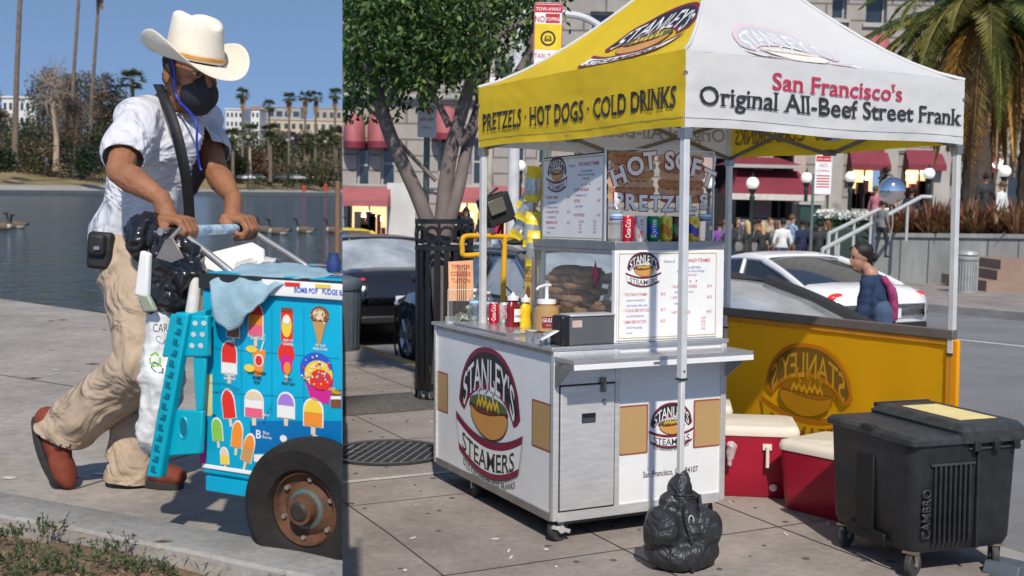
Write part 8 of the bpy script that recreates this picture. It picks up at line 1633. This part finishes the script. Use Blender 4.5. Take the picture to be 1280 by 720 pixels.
# ---- the woman in blue behind the banner
gW = S(4.55, 2.95, zc_); dW = P(1086, 400, gW.y); M = WM(V((dW.x, gW.y, gW.z))); wo = thing('person', 'woman with dark hair in a bun and navy top standing behind the banner', 'person', M); WI = M.inverted()
w_ = lambda px, py, dd=0: WI@P(px, py, gW.y+dd)
hc = w_(1075, 322); HW = rotz_frame(hc, V((-1, -.25, -.12))); h_ = lambda x, y, z: HW@V((x, y, z)); HWr = HW.to_3x3(); nk_ = w_(1088, 343); sN, sF = w_(1084, 355, -.10), w_(1098, 352, .16)
pr = [('e', h_(-.01, 0, .03), (.095, .074, .092), HWr), ('e', h_(.02, 0, -.035), (.066, .056, .078), HWr), ('c', h_(.055, 0, -.085), h_(.03, 0, -.09), .027, .035), ('c', h_(.080, 0, .012), h_(.094, 0, -.018), .008, .011), ('c', h_(.085, 0, -.045), h_(.088, 0, -.056), .012, .012), ('e', h_(-.012, -.078, -.005), (.02, .010, .03), HWr), ('c', h_(-.02, 0, -.05), nk_, .048, .055), ('c', nk_, w_(1092, 372), .07, .11), ('c', w_(1092, 372), w_(1096, 400), .12, .12), ('c', sN, sF, .05, .05)]
hipW = w_(1098, 408); hipW.z = .86; pr += [('c', w_(1096, 400), hipW, .12, .15)]
for s_, y in ((sN, -.1), (sF, .16)): e_ = s_+V((-.04, y*.2, -.27)); h2 = e_+V((-.12, .02, -.22)); pr += [('c', s_, e_, .05, .04), ('c', e_, h2, .04, .028), ('e', h2+V((-.04, 0, -.05)), (.035, .022, .05))]
for y in (-.09, .09): pr += [('c', hipW+V((0, y, 0)), V((hipW.x+.02, y, .47)), .085, .06), ('c', V((hipW.x+.02, y, .47)), V((hipW.x+.06, y, .08)), .052, .036), ('c', V((hipW.x+.06, y, .05)), V((hipW.x-.10, y, .04)), .04, .035)]
blob('body', pr, .007, mat('skin_woman', (.44, .23, .15), rough=.5, vs=12, var=.1), wo, sm=3)
for s_ in (-1, 1): b = MB(); b.ball(h_(.078, s_*.030, .02), (.011, .011, .006), eb, 10, HWr); b.build('eye', wo)
hwm = mat('hair_dark_glossy', (.022, .012, .010), rough=.45, vs=50, var=.4, bump=.6, bs=150, stretch=(1, 1, .3)); blob('hair', [('e', h_(-.030, 0, .050), (.100, .085, .088), HWr), ('e', h_(-.06, 0, .0), (.06, .07, .06), HWr), ('e', h_(-.128, 0, -.012), (.045, .042, .042), HWr), ('c', h_(.055, -.035, .082), h_(.0, -.075, .03), .02, .02)], .007, hwm, wo, sm=3, disp=lambda c, n: .004*N((c.x, c.y, c.z*3), 40))
nv = mat('navy_knit', (.020, .042, .095), rough=.9, vs=25, var=.15, bump=.3); sw = [('c', nk_+V((.01, 0, -.05)), w_(1092, 370), .085, .125), ('c', w_(1092, 370), w_(1097, 402), .13, .135), ('c', w_(1097, 402), hipW+V((0, 0, -.02)), .13, .155), ('c', sN, sF, .06, .06)]
for s_, y in ((sN, -.1), (sF, .16)): e_ = s_+V((-.04, y*.2, -.27)); sw += [('c', s_, e_, .062, .052), ('c', e_, e_+V((-.10, .015, -.18)), .052, .04)]
blob('sweater', sw, .009, nv, wo, sm=4, disp=lambda c, n: .012*N((c.x, c.y, c.z*1.6), 11)+.006*ridge(c, 14, 2))
b = MB(); pts = [w_(1104, 347, -.06), w_(1114, 362, -.12), w_(1117, 380, -.13), w_(1116, 400, -.12)]; b.tube(spl(pts, 5), [.03]*5+[.04]*11, mat('magenta_scarf', (.45, .05, .18), rough=.8, vs=40, col2=(.10, .02, .05)), 10); b.build('scarf', wo)
blob('trousers', [('c', hipW+V((0, y, .02)), V((hipW.x+.02, y, .45)), .105, .08) for y in (-.08, .08)]+[('c', V((hipW.x+.02, y, .45)), V((hipW.x+.06, y, .12)), .08, .065) for y in (-.09, .09)], .012, dnm, wo, sm=3)
# ================================================================== light, sky, camera, seam
LEFTSET = globals().get('LEFTSET', set())
def seam():
    n = ray(428, 0).cross(ray(428, 720)).normalized()
    if n.x < 0: n = -n                     # n points to the right of the seam
    bpy.context.view_layer.update()
    for o in list(COL.objects):
        if o.type != 'MESH': continue
        sg = -1 if o.name in LEFTSET else 1
        mw = o.matrix_world; me = o.data
        ds = [(mw@v.co-CAM).dot(n)*sg for v in me.vertices]
        if not ds or min(ds) >= -.0005: continue
        if max(ds) <= 0:
            bpy.data.objects.remove(o); continue
        me = me.copy() if me.users > 1 else me; o.data = me
        bm = bmesh.new(); bm.from_mesh(me); inv = mw.inverted(); pc = inv@CAM; pn = (mw.transposed().to_3x3()@n).normalized()
        r = bmesh.ops.bisect_plane(bm, geom=bm.verts[:]+bm.edges[:]+bm.faces[:], plane_co=pc, plane_no=pn*sg, clear_inner=True)
        ce = [e for e in r['geom_cut'] if isinstance(e, bmesh.types.BMEdge)]
        if len(me.vertices) < 6000 and ce:
            try: bmesh.ops.holes_fill(bm, edges=ce)
            except Exception: pass
        bm.to_mesh(me); bm.free(); me.update()
seam()
for o in list(COL.objects):              # things left with nothing on their side of the seam
    if o.type == 'EMPTY' and not [c for c in o.children_recursive if c.type == 'MESH']: bpy.data.objects.remove(o)
W = bpy.data.worlds.new('World'); SC.world = W; W.use_nodes = True; nt = W.node_tree; bg = nt.nodes['Background']
SD = V((-.08, .95, -.95)).normalized()
sk = nt.nodes.new('ShaderNodeTexSky'); sk.sky_type = 'NISHITA'; sk.sun_disc = False; sk.sun_elevation = math.asin(-SD.z); sk.sun_rotation = math.atan2(-SD.x, -SD.y)
sk.air_density = 1.0; sk.dust_density = 0.1; sk.ozone_density = 1.6; sk.altitude = 300
tcw = nt.nodes.new('ShaderNodeTexCoord'); va = nt.nodes.new('ShaderNodeVectorMath'); va.operation = 'ADD'; va.inputs[1].default_value = (0, 0, .34); vn = nt.nodes.new('ShaderNodeVectorMath'); vn.operation = 'NORMALIZE'
nt.links.new(tcw.outputs['Generated'], va.inputs[0]); nt.links.new(va.outputs[0], vn.inputs[0]); nt.links.new(vn.outputs[0], sk.inputs[0])
nt.links.new(sk.outputs[0], bg.inputs[0]); bg.inputs[1].default_value = .112
L = bpy.data.lights.new('sun', 'SUN'); L.energy = 3.15; L.angle = R(1.3); L.color = (1, .925, .82); so = bpy.data.objects.new('sun', L); COL.objects.link(so); so.rotation_euler = SD.to_track_quat('-Z', 'Y').to_euler()
c = bpy.data.cameras.new('camera'); co = bpy.data.objects.new('camera', c); COL.objects.link(co); SC.camera = co
co.matrix_world = Matrix(((_r.x, _u.x, -_f.x, 0), (_r.y, _u.y, -_f.y, 0), (_r.z, _u.z, -_f.z, HC), (0, 0, 0, 1)))
c.sensor_width = 36; c.lens = 36*F/1280; c.shift_y = (CY-360)/1280; c.clip_start = .05; c.clip_end = 3000
c.dof.use_dof = True; c.dof.focus_distance = 4.7; c.dof.aperture_fstop = 5
SC.view_settings.view_transform = 'Standard'; SC.view_settings.look = 'None'; SC.view_settings.exposure = .45; SC.view_settings.gamma = 1
SC.render.resolution_x = 1024; SC.render.resolution_y = 576
SC.cycles.max_bounces = 6; SC.cycles.transparent_max_bounces = 12; SC.cycles.use_denoising = True
